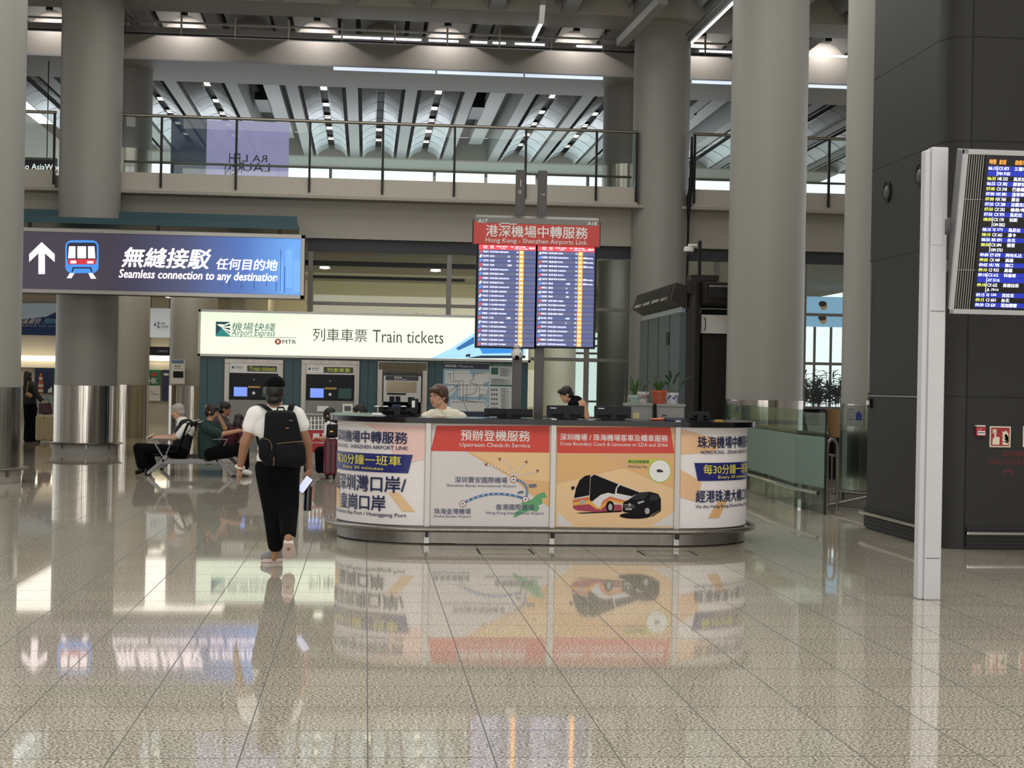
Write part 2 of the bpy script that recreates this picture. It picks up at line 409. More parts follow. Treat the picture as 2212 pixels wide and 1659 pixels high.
# curb panels + balustrades
def balustrade(px0, px1, posts, label, gname='glass panes of the balcony'):
    x0, x1 = atY(px0, 330, YB).x, atY(px1, 330, YB).x
    t = thing('glass_balustrade', label, 'balustrade', ((x0 + x1) / 2, YB - 0.12, 5.34), group=None)
    MB().box(x0, x1, YB - 0.16, YB - 0.08, 5.34, zcurb).build('curb_panel', m_curb, t)
    MB().box(x0, x1, YB - 0.24, YB - 0.06, 5.33, 5.36).build('ledge', m_curb, t)
    ztop = 6.86
    MB().tube([(x0, YB - 0.15, ztop), (x1, YB - 0.15, ztop)], 0.032, 10).build('top_rail', m_rail, t, 40)
    MB().tube([(x0 + 0.1, YB - 0.02, 5.93), (x1 - 0.1, YB - 0.02, 5.93)], 0.025, 8).build('lower_rail', m_rail, t, 40)
    xs = [atY(p, 330, YB).x for p in posts]
    for x in xs:
        MB().box(x - 0.022, x + 0.022, YB - 0.21, YB - 0.15, 5.4, ztop - 0.02).build('post', m_dark, t)
    for a, b in zip(xs[:-1], xs[1:]):
        MB().box(a + 0.02, b - 0.02, YB - 0.14, YB - 0.128, zcurb, ztop - 0.03).build('glass_pane', m_balglass, t)
    return t
balustrade(258, 1375, (260, 351, 512, 670, 827, 981, 1134, 1286, 1372), 'long glass balustrade with dark posts along the balcony above the ticket booth')
balustrade(20, 124, (22, 121), 'short glass balustrade with a black lettered sign behind it')
balustrade(1494, 1900, (1497, 1640, 1786, 1900), 'glass balustrade of the balcony running behind the massive column')

# ceiling beams -----------------------------------------------------------------
PITCH = 1.49
XC = atY(1302, 60, 32.2).x                       # centre of a lit bay
o = MB().box(-16, 16, 32.0, 33.25, 9.15, 10.6).build('beam_front', m_soffit); struct(o)
o = MB().box(-16, 16, 36.5, 39.0, 8.78, 9.36).build('beam_back', m_concrete); struct(o)
o = MB().box(-16, 16, 36.53, 39.0, 9.36, 10.6).build('beam_back_upper', m_concrete); struct(o)
o = MB().box(-9, 12, 36.46, 36.5, 8.78, 8.82).build('trim_2', m_rib); struct(o)
m_lip_glow = M('lip_daylight_glow', 'cfdcec', 0.5, em=0.85, var=0.12, scale=1.2)  # daylight reflected on the beam's metal lip, imitated by glowing strips
for q_, (p0_, p1_) in enumerate(((720, 940), (944, 1130), (1134, 1302), (1494, 1640), (1700, 1900))):
    t = thing('lip_glow', 'glowing strip imitating daylight on the lip under the back beam, ' + ('leftmost length', 'second length', 'third length', 'length left of the massive column', 'length right of the massive column')[q_], 'light', (atY((p0_ + p1_) / 2, 170, 36.45).x, 36.45, 8.7))
    xa_, xb_ = atY(p0_, 170, 36.45).x, atY(p1_, 170, 36.45).x
    MB().box(xa_, xb_, 36.40, 36.46, 8.695, 8.765).build('diffuser', m_lip_glow, t)
    MB().box(xa_, xb_, 36.39, 36.5, 8.765, 8.78).build('channel', m_greyalu, t)
def bays(y0, y1, zr, zs, rise, name, off=0.0, rib_w=0.30, open_bays=(), special=None, end_beam=True):
    """ribs along the hall with a barrel vault panel between each pair"""
    b = MB(); v = MB(); bl = MB(); lamps = []
    for i in range(-9, 10):
        cx = XC + off + i * PITCH
        b.box(cx + PITCH / 2 - rib_w / 2, cx + PITCH / 2 + rib_w / 2, y0, y1, zr, zr + 0.75)
        w = PITCH - rib_w
        if i in open_bays:
            bl.box(cx - w / 2, cx + w / 2, y0, y1, zr + 0.75, zr + 0.8)
            continue
        hw = w / 2 - 0.1
        def arc(u, t_): return (cx + hw * (2 * u - 1), y0 + (y1 - y0) * t_, zs + rise * (1 - (2 * u - 1) ** 2))
        if special:
            for s0, s1 in ((0.0, 0.40), (0.60, 1.0)):
                v.grid(lambda u, t_: arc(s0 + (s1 - s0) * u, t_), 6, 1)
            bl.box(cx - w / 2, cx + w / 2, y0, y1, zs + rise + 0.12, zs + rise + 0.17)
            lamps.append((i, cx))
        else:
            v.grid(arc, 14, 1)
            bl.box(cx - w / 2, cx + w / 2, y0, y1, zs + rise + 0.04, zs + rise + 0.08)
    o = b.build(name, m_rib); struct(o)
    if v.v: struct(solid(v.build(name + '_vault', m_vault, smooth=40), 0.02))
    if bl.v: struct(bl.build(name + '_void', m_black))
    return lamps
bays(27.0, 32.0, 9.16, 9.34, 0.4, 'ceiling_front')
bays(33.25, 36.5, 9.38, 9.52, 0.32, 'ceiling_middle', off=atY(1240, 110, 36.5).x - XC)
offb = atY(1198, 205, 40.5).x - XC
lm = bays(39.0, 51.5, 8.86, 8.87, 0.24, 'ceiling_rear', off=offb, open_bays=(-1, -5, 3), special=True)
# joints across the rear vaults
jb = MB()
for i, cx in lm:
    for k in range(9):
        y = 40 + k * 1.3; pts = [(cx + 0.495 * s, y, 8.852 + 0.24 * (1 - s * s)) for s in [q / 6 - 1 for q in range(13)]]
        jb.tube(pts, 0.012, 5)
struct(jb.build('trim_3', m_dark))
struct(MB().box(-16, 16, 51.5, 51.8, 8.86, 9.6).build('beam_far', m_concrete))
o = MB().box(-16, 16, 51.8, 55.0, 8.98, 9.3).build('ceiling_far', M('far_ceiling_paint', 'c9cfca', .6)); struct(o)
o = MB().box(-16, -9.5, 36, 55, 5.6, 8.8).build('wall_left', m_concrete); struct(o)
# ducts in the open bays
for i in (-1, -5, 3):
    cx = XC + offb + i * PITCH
    t = thing('ceiling_duct', {-1: 'grey duct in the open ceiling bay right of centre', -5: 'grey duct in the open ceiling bay over the purple banner', 3: 'grey duct in the open ceiling bay beyond the massive column'}[i], 'duct', (cx, 45, 9.3))
    MB().box(cx - 0.1, cx + 0.32, 41.5, 50.5, 9.25, 9.5).build('casing', m_rib, t)
    MB().box(cx - 0.45, cx - 0.1, 43.5, 45.5, 9.2, 9.42).build('fan_coil', m_dark, t)
# square downlights inside the dark slot of the rear vaults
ORD = ('first', 'second', 'third', 'fourth', 'fifth', 'sixth', 'seventh', 'eighth')
n = 0
for i, cx in lm:
    for k, y in enumerate((41.2, 43.6, 45.6, 47.6, 49.6)):
        if i not in (-7, -6, -4, -3, -2, 0, 1, 2): continue
        if i == -3 and k < 3: continue
        t = thing('ceiling_light', 'bright square downlight, %s nearest in the %s rear vault counted from the thick sign column' % (ORD[k], ORD[[-7, -6, -4, -3, -2, 0, 1, 2].index(i)]), 'light', (cx, y, 9.16), group='square downlights in the rear ceiling vaults')
        MB().box(cx - 0.085, cx + 0.085, y - 0.16, y + 0.16, 9.135, 9.18).build('diffuser', m_lamp, t)
        MB().box(cx - 0.1, cx + 0.1, y - 0.18, y + 0.18, 9.16, 9.22).build('housing', m_dark, t)
# glass clerestory at the far end of the mezzanine
t = MB()
for k in range(16): t.box(-14 + k * 1.8, -13.9 + k * 1.8, 54.9, 55.0, 5.6, 9.0)
t.box(-16, 16, 54.9, 55.0, 8.5, 8.55).box(-16, 16, 54.9, 55, 8.92, 9.0)
struct(t.build('window_1', m_greyalu))
# lamps over every second bay of the back beam
offm = atY(1240, 110, 36.5).x
for i in range(-4, 3):
    x = offm + 2 * i * PITCH
    t = thing('bay_downlight', 'round downlight over the back beam, ' + {-4: 'above the short balustrade', -3: 'first past the thick sign column', -2: 'second past the thick sign column', -1: 'third past the thick sign column', 0: 'fourth past the thick sign column', 1: 'between the middle and massive columns', 2: 'between the massive and slim columns'}[i], 'light', (x, 36.1, 9.75), group='downlights over the back beam')
    MB().lathe([(0.0, 0.0), (0.07, 0.0), (0.08, 0.01), (0.08, 0.08), (0, 0.08)], (x, 36.1, 9.72), 16).build('housing', m_dark, t)
    l = lamp('SPOT', 'bay_spot', (x, 35.95, 9.66), 40, (1, 0.94, 0.95), 0.05, target=(x, 36.5, 9.0), spot=2.45, blend=0.6)
# fluorescent light trough along the front beam
zt = 8.86; yt = 33.75
t = thing('light_trough', 'long slender light trough hung along the front ceiling beam', 'light', (0, yt, zt))
MB().box(-10, 9, yt - 0.02, yt + 0.02, zt + 0.16, zt + 0.2).box(-10, 9, yt - 0.12, yt + 0.12, zt - 0.08, zt - 0.05).box(-10, 9, yt + 0.1, yt + 0.13, zt - 0.08, zt + 0.1).build('channel', m_greyalu, t)
MB().tube([(-10, yt - 0.13, zt - 0.1), (9, yt - 0.13, zt - 0.1)], 0.018, 6).build('wire_rail', m_dark, t)
for k in range(18):
    x = -9.6 + k * 1.12
    MB().box(x - 0.02, x + 0.02, yt - 0.14, yt - 0.11, zt - 0.12, zt + 0.3).build('hanger', m_rail, t)
for a, b in ((720, 822), (828, 910), (926, 990), (1016, 1052), (1064, 1092), (1112, 1176), (1245, 1300), (1510, 1640), (1700, 1900)):
    xa, xb = atY(a, 85, yt).x, atY(b, 85, yt).x
    MB().tube([(xa, yt - 0.06, zt), (xb, yt - 0.06, zt)], 0.022, 8).build('tube_lamp', m_tube, t)
# the two arms of the trough that run towards the hall
p0, p1 = atY(1494, 93, 31.9), atY(1590, 0, 26.8)
t = thing('light_trough', 'light trough running towards the viewer above the massive right column', 'light', p0)
d = p1 - p0
for k in range(5):
    MB().tube([p0 + d * (k / 5 + 0.01), p0 + d * ((k + 1) / 5 - 0.012)], 0.024, 8).build('tube_lamp', m_tube, t)
MB().obox(p0 + Vector((-0.06, 0, 0.06)), p1 + Vector((-0.06, 0, 0.06)), 0.05, 0.12).obox(p0 + Vector((-0.12, 0, 0.16)), p1 + Vector((-0.12, 0, 0.16)), 0.03, 0.03).build('channel', m_greyalu, t)
p0 = atY(1152, 87, 31.7); p1 = atY(1169, 52, 30.8)
t = thing('light_trough', 'short lit tube on a stem crossing under the front ceiling beam', 'light', p0)
MB().tube([p0, p1], 0.03, 8).build('tube_lamp', m_tube, t)
MB().obox(p1, p1 + Vector((0.04, 0, 0.62)), 0.1, 0.1).obox(p0 + Vector((0, 0, 0.06)), p1 + Vector((0, 0, 0.06)), 0.09, 0.05).build('stem', m_rib, t)
p0 = atY(1342, 92, 31.7); p1 = atY(1432, 0, 29.3)
t = thing('cable_duct', 'slanting grey square duct beside the middle column top', 'duct', p0)
MB().obox(p0, p1, 0.2, 0.16).build('casing', m_rib, t)

# glazed wall on the ground floor --------------------------------------------
YG = YB + 0.45
def glazing(n, px, bars, x0, x1, z1=4.5):
    f = MB()
    for p in px:
        x = atY(p, 700, YG).x; f.box(x - 0.05, x + 0.05, YG - 0.06, YG + 0.06, 0, z1)
    for y, h in bars:
        z = atY(1000, y, YG).z; f.box(x0, x1, YG - 0.05, YG + 0.05, z - h / 2, z + h / 2)
    o = f.build('window_%d' % n, m_greyalu); struct(o)
    MB().box(x0, x1, YG - 0.006, YG + 0.006, 0.05, z1).build('pane', m_winglass, o, world=False)
    MB().box(x0, x1, YG - 0.08, YG + 0.02, z1 - 0.26, z1).build('blind_box', M('blind_box_grey', '2f3035', 0.5), o)
    return o
xl, xr = atY(662, 700, YG).x, atY(1376, 700, YG).x
glazing(2, (669, 968, 1268, 1372), ((662, 0.07), (772, 0.07), (900, 0.09)), xl, xr)
glazing(3, (1480, 1547, 1680, 1735, 1826, 1900), ((662, 0.06), (770, 0.06), (870, 0.1)), atY(1470, 700, YG).x, atY(1920, 700, YG).x)

# ================================================================== BEHIND THE GLAZING AND THE LEFT CORRIDOR
m_cream = M('cream_wall', 'c9bfa0', 0.6, var=0.05, scale=0.8)
m_shop = M('shop_wall', 'cfc8b6', 0.6, var=0.04)
m_navy = M('navy_print', '14254f', 0.45)
m_green = M('green_print', '1d7a55', 0.45)
m_txtw = M('white_print', 'e9e9e6', 0.5, var=0.01)
m_txtb = M('black_print', '1a1a1c', 0.5, var=0.01)
m_red = M('red_print', 'c3392f', 0.45, var=0.02)
xbL, xbR = atY(430, 800, 31.2).x, atY(1142, 800, 31.2).x
XD = 6.1
o = MB().box(-16, 14, YG + 0.1, 58, 4.45, 4.6).build('ceiling_lower', m_soffit); struct(o)
o = MB().box(-18, -2.6, 58, 58.3, 0, 4.45).build('wall_corridor', m_shop); struct(o)
o = MB().box(-2.6, XD - 1.1, 46, 46.3, 0, 4.45).build('wall_lobby', m_cream); struct(o)
o = MB().box(-2.9, -2.6, 34, 58, 0, 4.45).build('wall_corridor_side', m_cream); struct(o)
# right part of the lobby looks out to daylight through bars of glazing
b = MB()
for k in range(9): b.box(XD - 1.1 + k * 1.6, XD - 1.02 + k * 1.6, 52, 52.1, 0, 4.45)
for z in (0.1, 1.0, 2.35, 2.6, 2.85, 3.1, 4.1): b.box(XD - 1.1, 14, 52, 52.1, z, z + 0.07)
o = b.build('window_4', m_greyalu); struct(o)
MB().box(XD - 1.1, 14, 52.04, 52.06, 0, 4.45).build('pane', m_winglass, o)
o = MB().box(XD - 1.1, 14, 50.5, 51.2, 3.3, 4.45).build('beam_lobby', m_concrete); struct(o)
column('column', atY(1328, 800, 36.4).x, 36.4, 0.42, 0, 4.45, 'dark slim column seen through the glazing beside the departures sign', clad=0, rail=False).children[0].data.materials[0] = M('dark_column', '3d3c38', 0.5)
column('column', atY(1206, 800, 38.0).x, 38.0, 0.42, 0, 4.45, 'white column seen through the glazing under the departures sign', clad=0, rail=False).children[0].data.materials[0] = M('pale_column', 'e2dccd', 0.5)
for i, (px, py) in enumerate(((702, 559), (941, 564))):
    p = atY(px, py, 40.5)
    t = thing('ceiling_light', ('oval white ceiling light seen through the glazing near the blue train sign', 'oval white ceiling light seen through the glazing near the departures sign')[i], 'light', (p.x, 40.5, 4.45))
    MB().ell((p.x, 40.5, 4.44), (0.15, 0.3, 0.035), 20, 8).build('diffuser', m_lamp, t, 60)
    MB().lathe([(0.17, 0.0), (0.19, 0.0), (0.19, 0.03), (0.17, 0.03)], (p.x, 40.5, 4.42), 20).build('housing', m_greyalu, t)
t = MB().tube([(-1.6, 36.5, 4.25), (2.6, 36.5, 4.25)], 0.06, 8).tube([(-1.4, 39, 4.1), (2.4, 39, 4.1)], 0.04, 8).build('ceiling_pipe', m_dark)
tag(t, 'dark pipes under the lobby ceiling seen through the glazing', 'pipe')
for k in range(2):
    p = atY((345, 360)[k], (638, 645)[k], 55.0)
    t = thing('ceiling_light', ('round downlight of the corridor ceiling, the upper one of two below the blue train sign', 'round downlight of the corridor ceiling, the lower one of two below the blue train sign')[k], 'light', (p.x, 55 + k * 1.5, 4.43))
    MB().ell((p.x, 55 + k * 1.5, 4.43), (0.26, 0.3, 0.05), 16, 6).build('diffuser', m_lamp, t)
    MB().lathe([(0.3, 0), (0.33, 0.0), (0.33, 0.02)], (p.x, 55 + k * 1.5, 4.43), 16).build('housing', m_greyalu, t)
YW = 57.9
# light cove and fascia of the shops
m_cove = M('cove_glow', 'fff3d8', em=2.2, var=0)
for q_, (p0_, p1_) in enumerate(((0, 128), (318, 372))):
    tag(MB().rpx(p0_, 768, p1_, 779, YW - 0.4, 0.3).build('cove_light', m_cove), ('glowing cove light over the navy tower poster', 'glowing cove light over the green heart poster')[q_], 'light')
o = MB().rpx(-20, 780, 380, 796, YW - 0.1, 0.1).build('trim_4', M('shop_fascia', 'e6dfc9', 0.5)); struct(o)
# navy banner
t = thing('banner', 'dark navy banner with white and pale blue lettering high in the corridor', 'banner', atY(85, 690, YW - 0.2))
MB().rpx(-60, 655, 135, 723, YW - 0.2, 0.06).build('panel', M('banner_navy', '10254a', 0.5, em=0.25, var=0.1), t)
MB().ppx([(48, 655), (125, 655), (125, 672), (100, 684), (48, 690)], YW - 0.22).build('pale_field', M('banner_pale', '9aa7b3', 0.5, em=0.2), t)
MB().tpx('市區最快', 38, 686, 88, 700, YW - 0.24, 0.012, 0.15).tpx('est link to city', 45, 701, 80, 706, YW - 0.24).build('lettering', m_txtw, t)
MB().tpx('預約轉乘', 95, 687, 140, 700, YW - 0.24, 0.012, 0.15).tpx('Book vehicle', 84, 702, 125, 706, YW - 0.24).build('lettering', M('pale_blue_print', '7fc0d6', 0.5), t)
t = thing('banner', 'white hanging banner with +2 lettering between two columns of the corridor', 'banner', atY(344, 700, 54))
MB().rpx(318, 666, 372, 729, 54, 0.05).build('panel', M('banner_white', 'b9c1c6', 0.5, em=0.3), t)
for x_ in (325, 366): c_ = atY(x_, 667, 54); MB().cyl((c_.x, 54.02, c_.z - .02), (c_.x, 54.02, 4.45), .01, n=8).build('rod', m_dark, t)
MB().tpx('+2', 332, 695, 345, 708, 53.98, 0.02).tpx('分鐘', 346, 696, 356, 701, 53.98).tpx('往返港區', 346, 703, 364, 708, 53.98).tpx('Extra min to city', 336, 710, 364, 712, 53.98).build('lettering', m_navy, t)
t = thing('information_screen', 'small dark screen hanging under the white +2 banner', 'screen', atY(344, 758, 54))
MB().rpx(320, 749, 370, 768, 54, 0.16).build('casing', m_blk, t)
for x_ in (324, 366): c_ = atY(x_, 750, 54.05); MB().cyl((c_.x, 54.12, c_.z - .02), (c_.x, 54.12, 4.45), .01, n=8).build('rod', m_dark, t)
MB().tpx('火車時刻', 340, 756, 362, 761, 53.98).build('lettering', M('dim_print', '6a7078', 0.5, em=0.3), t)
# posters on the shop fronts
def poster(name, label, px, mats, draw):
    t = thing(name, label, 'poster', atY((px[0] + px[2]) / 2, px[3], YW - 0.14))
    MB().rpx(*px, YW - 0.14, 0.04).build('panel', mats, t); draw(t); return t
def d1(t):
    MB().rpx(82, 826, 94, 850, YW - .16).rpx(84, 812, 92, 826, YW - .16).rpx(86, 806, 91, 812, YW - .16).build('tower_picture', M('tower_orange', 'b06a3c', 0.5), t)
    MB().rpx(83, 831, 93, 835, YW - .17).rpx(84, 816, 92, 820, YW - .17).rpx(83, 842, 93, 846, YW - .17).ppx([(103, 848), (104, 841), (109, 838), (112, 834), (113, 848)], YW - .17).build('picture', m_txtw, t)
poster('poster', 'navy poster of an orange tower at night beside the standing traveller', (75, 795, 114, 850), m_navy, d1)
def d2(t):
    MB().rpx(116, 829, 135, 852, YW - .16).build('white_field', m_txtw, t)
poster('poster', 'green poster edge just left of the thick blue-sign column', (116, 795, 135, 852), m_green, d2)
def d3(t):
    MB().rpx(318, 833, 346, 866, YW - .16).build('white_field', m_txtw, t)
    MB().tpx('HK', 321, 816, 340, 829, YW - .17, 0.03).build('lettering', m_txtw, t)
    h = [atY(333, 809, YW - .17) + Vector((0.105 * math.sin(a) ** 3, 0, 0.0065 * (13 * math.cos(a) - 5 * math.cos(2 * a) - 2 * math.cos(3 * a) - math.cos(4 * a)))) for a in [2 * PI * k / 24 for k in range(24)]]
    MB().poly(h).build('heart', m_red, t)
    MB().tpx('港島線', 326, 850, 342, 853, YW - .17).rpx(318, 846, 333, 846.6, YW - .17).build('lettering', m_txtb, t)
poster('poster', 'green poster with a red heart and HK in white letters', (318, 799, 346, 866), m_green, d3)
poster('poster', 'narrow navy poster with a cloud right of the heart poster', (350, 799, 365, 866), m_navy, lambda t: MB().ell(atY(359, 809, YW - .17), (.1, .01, .05), 12, 6).build('cloud', m_txtw, t))
o = MB().rpx(60, 855, 128, 905, 56.5, 0.6).build('shop_counter', M('pale_glass_counter', '93a3a0', 0.2, var=0.1)); tag(o, 'pale glass fronted shop counter behind the standing traveller', 'counter')
# poster stand in front of a corridor column
t = thing('notice_stand', 'white framed notice on a stand in front of the rear corridor column', 'notice', atY(384, 960, 40.4) * 1)
t.location.z = 0
MB().rpx(369, 777, 399, 829, 40.4, 0.04).build('board', M('notice_white', 'c9c8c4', 0.5), t)
MB().rpx(371, 778, 397, 785, 40.39).build('header', M('header_blue', '4a6a8c', 0.5), t)
MB().rpx(374, 802, 396, 816, 40.39).build('picture', m_blk, t)
MB().tpx('請注意', 376, 789, 390, 793, 40.39).tpx('Please note', 376, 795, 394, 797, 40.39).build('lettering', m_txtb, t)
x_ = atY(384, 830, 40.4).x
MB().cyl((x_, 40.43, 0.02), (x_, 40.43, 1.45), 0.02).lathe([(0, 0), (0.16, 0), (0.16, 0.02), (0, 0.03)], (x_, 40.43, 0), 20).build('stand', m_rail, t)
# round signs of the mezzanine --------------------------------------------------
t = thing('direction_sign', 'black hanging sign with white lettering behind the short balustrade', 'sign', atY(90, 362, 37))
MB().rpx(5, 340, 122, 370, 37, 0.15).build('casing', m_blk, t)
for x_ in (30, 100): c_ = atY(x_, 340, 37); MB().cyl((c_.x, 37.07, c_.z - .02), (c_.x, 37.07, 8.78), .012, n=8).build('rod', m_dark, t)
MB().tpx('to AsiaWorld', 48, 354, 142, 367, 36.98, 0.012).build('lettering', M('sign_white_glow', 'f2f2f2', em=0.9, var=0), t)
# purple banner seen through the balustrade
m_sheer = M('sheer_lilac', 'b0a8d8', 0.6, em=0.35, var=0.1, alpha=0.8)  # own glow added to brighten the sheet, no lamp in it
m_sheerb = M('sheer_blue', '3c4f78', 0.6, var=0.1, alpha=0.7)
t = thing('banner', 'sheer lilac shop banner with mirrored dark lettering behind the balcony glass', 'banner', atY(535, 385, YB + 1.2))
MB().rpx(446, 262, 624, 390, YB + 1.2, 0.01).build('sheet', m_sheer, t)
c_ = atY(535, 388, YB + 1.2)
MB().box(c_.x - .8, c_.x + .8, YB + 1.18, YB + 1.24, 5.6, c_.z + .02).build('base_rail', m_alu, t)
MB().rpx(369, 256, 446, 386, YB + 1.2, 0.01).build('blue_sheet', m_sheerb, t)
b = MB()
for s, x0, x1, y0, y1 in (('RA', 545, 577, 335, 350), ('L', 522, 535, 334, 349), ('PH', 495, 519, 331, 352), ('LAU', 524, 583, 352, 371), ('R', 512, 523, 351, 373), ('EN', 486, 508, 358, 378)):
    b.tpx(s, x0, y0, x1, y1, YB + 1.185, 0, 0, True)
b.build('lettering', M('dark_lettering', '2c2536', 0.5), t)

# ================================================================== TICKET BOOTH
YT = 31.2
t = thing('ticket_booth', 'long teal clad ticket counter wall under the glowing train tickets sign', 'booth', ((xbL + xbR) / 2, YT + 0.4, 0))
MB().box(xbL, xbR, YT + 0.13, YT + 1.2, 0.0, 1.97).build('body', m_teal, t)
MB().box(xbL - 0.005, xbR + 0.005, YT + 0.125, YT + 1.2, 0.0, 0.12).build('plinth', m_steel, t)
b = MB()
for px in (446, 632, 795, 940): 
    x = atY(px, 840, YT).x; b.box(x - 0.004, x + 0.004, YT + 0.126, YT + 0.131, 0.12, 1.96)
b.build('joint', m_black, t)
# glowing sign over the booth
t = thing('lightbox_sign', 'long glowing cream lightbox sign reading Train tickets above the teal booth', 'sign', ((xbL + xbR) / 2, YT, 2.02))
x0, x1, z0, z1 = xbL - 0.03, xbR + 0.03, 1.975, 2.885
m_lb = M('lightbox_cream', 'e6f0d8', 0.4, em=0.86, var=0.03, scale=0.8)
MB().box(x0, x1, YT + 0.04, YT + 0.42, z0, z1).build('casing', m_greyalu, t)
b = MB()
w = 0.045
b.box(x0, x1, YT - 0.03, YT + 0.05, z1 - w, z1).box(x0, x1, YT - 0.03, YT + 0.05, z0, z0 + w).box(x0, x0 + w, YT - 0.03, YT + 0.05, z0, z1).box(x1 - w, x1, YT - 0.03, YT + 0.05, z0, z1)
b.build('frame', m_alu, t)
MB().box(x0 + w, x1 - w, YT, YT + 0.03, z0 + w, z1 - w).build('diffuser', m_lb, t)
YS = YT - 0.006
m_gtxt = M('green_lettering', '3d7a6c', 0.5, em=0.35, var=0.01); m_gtx2 = M('grey_lettering', '4a524e', 0.5, em=0.35, var=0.01)
MB().tpx('機場快綫', 501, 697, 595, 715, YS, 0, 0.035).tpx('Airport Express', 501, 712, 594, 730, YS, 0, 0.04).rpx(466, 727.4, 641, 728.4, YS).build('lettering', m_gtxt, t)
MB().tpx('列車車票', 676, 710, 793, 738, YS).tpx('Train tickets', 805, 714, 958, 741, YS).tpx('MTR', 610, 734, 640, 743, YS, 0.01).build('lettering', m_gtx2, t)
# square logo: dark field, white rays, teal wedge
def ql(u, v):
    a, b_, c, d = rect(466, 695, 497, 726, YS); return (a + (b_ - a) * u, c + (d - c) * v)
def lp(b, pts, dy): b.poly([(ql(*p)[0], YS - dy, ql(*p)[1]) for p in pts])
b = MB(); lp(b, [(0, 0), (1, 0), (1, 1), (0, 1)], 0); b.build('logo_field', M('logo_dark', '1f4f63', 0.5, em=0.3), t)
b = MB(); lp(b, [(0, 0.05), (0, 0), (1, 0), (0.45, 0.6)], .001); b.build('logo_wedge', M('logo_teal', '2f9a98', 0.5, em=0.4), t)
b = MB()
for p in ([(0.05, 0.82), (0.55, 0.82), (0.35, 0.62)], [(0.4, 0.62), (1, 0.88), (1, 0.98), (0.4, 0.72)], [(0.42, 0.6), (1, 0.58), (1, 0.72), (0.42, 0.64)], [(0.45, 0.55), (1, 0.28), (1, 0.42), (0.45, 0.6)], [(0.5, 0.5), (1, 0.05), (1, 0.16), (0.5, 0.54)]): lp(b, p, .002)
b.build('logo_rays', m_lb, t)
c = atY(600.5, 738, YS)
b = MB().poly([(c.x + .062 * math.cos(a), YS, c.z + .058 * math.sin(a)) for a in [2 * PI * k / 24 for k in range(24)]]); b.build('red_emblem', M('emblem_red', '9c2a26', 0.5, em=0.3), t)
b = MB()
for x_ in (-1, 1): b.tube([(c.x + x_ * .03, YS - .003, c.z + .03), (c.x + x_ * .012, YS - .003, c.z), (c.x + x_ * .03, YS - .003, c.z - .03)], 0.004, 4)
b.obox((c.x, YS - .003, c.z + .036), (c.x, YS - .003, c.z - .036), .008, .004, (0, 1, 0)).obox((c.x - .02, YS - .003, c.z + .015), (c.x + .02, YS - .003, c.z + .015), .008, .004, (0, 1, 0)).build('emblem_strokes', m_lb, t)
# blue train picture in the lower right corner
b = MB(); b.mat(0).ppx([(930, 774), (975, 752), (1020, 722), (1060, 700), (1135, 690), (1135, 774)], YS)
b.mat(1).ppx([(985, 752), (1024, 727), (1024, 742), (990, 757)], YS - .002).ppx([(1034, 720), (1130, 700), (1130, 738), (1034, 742)], YS - .002)
b.mat(2).ppx([(1005, 774), (1040, 768), (1135, 768), (1135, 774)], YS - .002).ppx([(1006, 766), (1016, 764), (1016, 770), (1006, 771)], YS - .003)
b.mat(3).ppx([(1034, 748), (1130, 742), (1130, 762), (1042, 764)], YS - .002)
b.build('train_picture', [M('train_sky', '9fd0ee', 0.4, em=0.85), M('train_window', '2c6aa8', 0.4, em=0.7), M('train_dark', '18304a', 0.4, em=0.4), M('train_blue', '2f86d4', 0.4, em=0.85)], t)

def machine(px, py0, label, kind):
    """recessed ticket machine; px = outer left/right in the plane of the booth"""
    Y = YT + 0.02
    t = thing('ticket_machine' if kind < 3 else 'top_up_machine', label, 'ticket machine', atY((px[0] + px[1]) / 2, 1100, Y)); t.location.z = 0.12
    a, b_, _, z1 = rect(px[0], py0, px[1], 900, Y); w = 0.1
    f = MB().box(a, a + w, Y, YT + 0.12, .12, z1 - .09).box(b_ - w, b_, Y, YT + .12, .12, z1 - .09).box(a, b_, Y, YT + .12, z1 - .09, z1)
    f.build('frame', m_steel, t, bevel=0.004)
    MB().box(a + w, b_ - w, Y + .02, YT + .12, .12, z1 - .8).build('lower_panel', m_greyalu, t)
    return t, a, b_, z1, Y
m_recess = M('machine_black', '0d1016', 0.4, spec=0.2); m_led = M('led_text', 'a9b03a', em=0.45, var=0); m_ledbg = M('led_back', '2e3012', 0.4)
m_scr = M('machine_screen', '6f8df0', 0.3, em=0.75, var=0.12, scale=30)
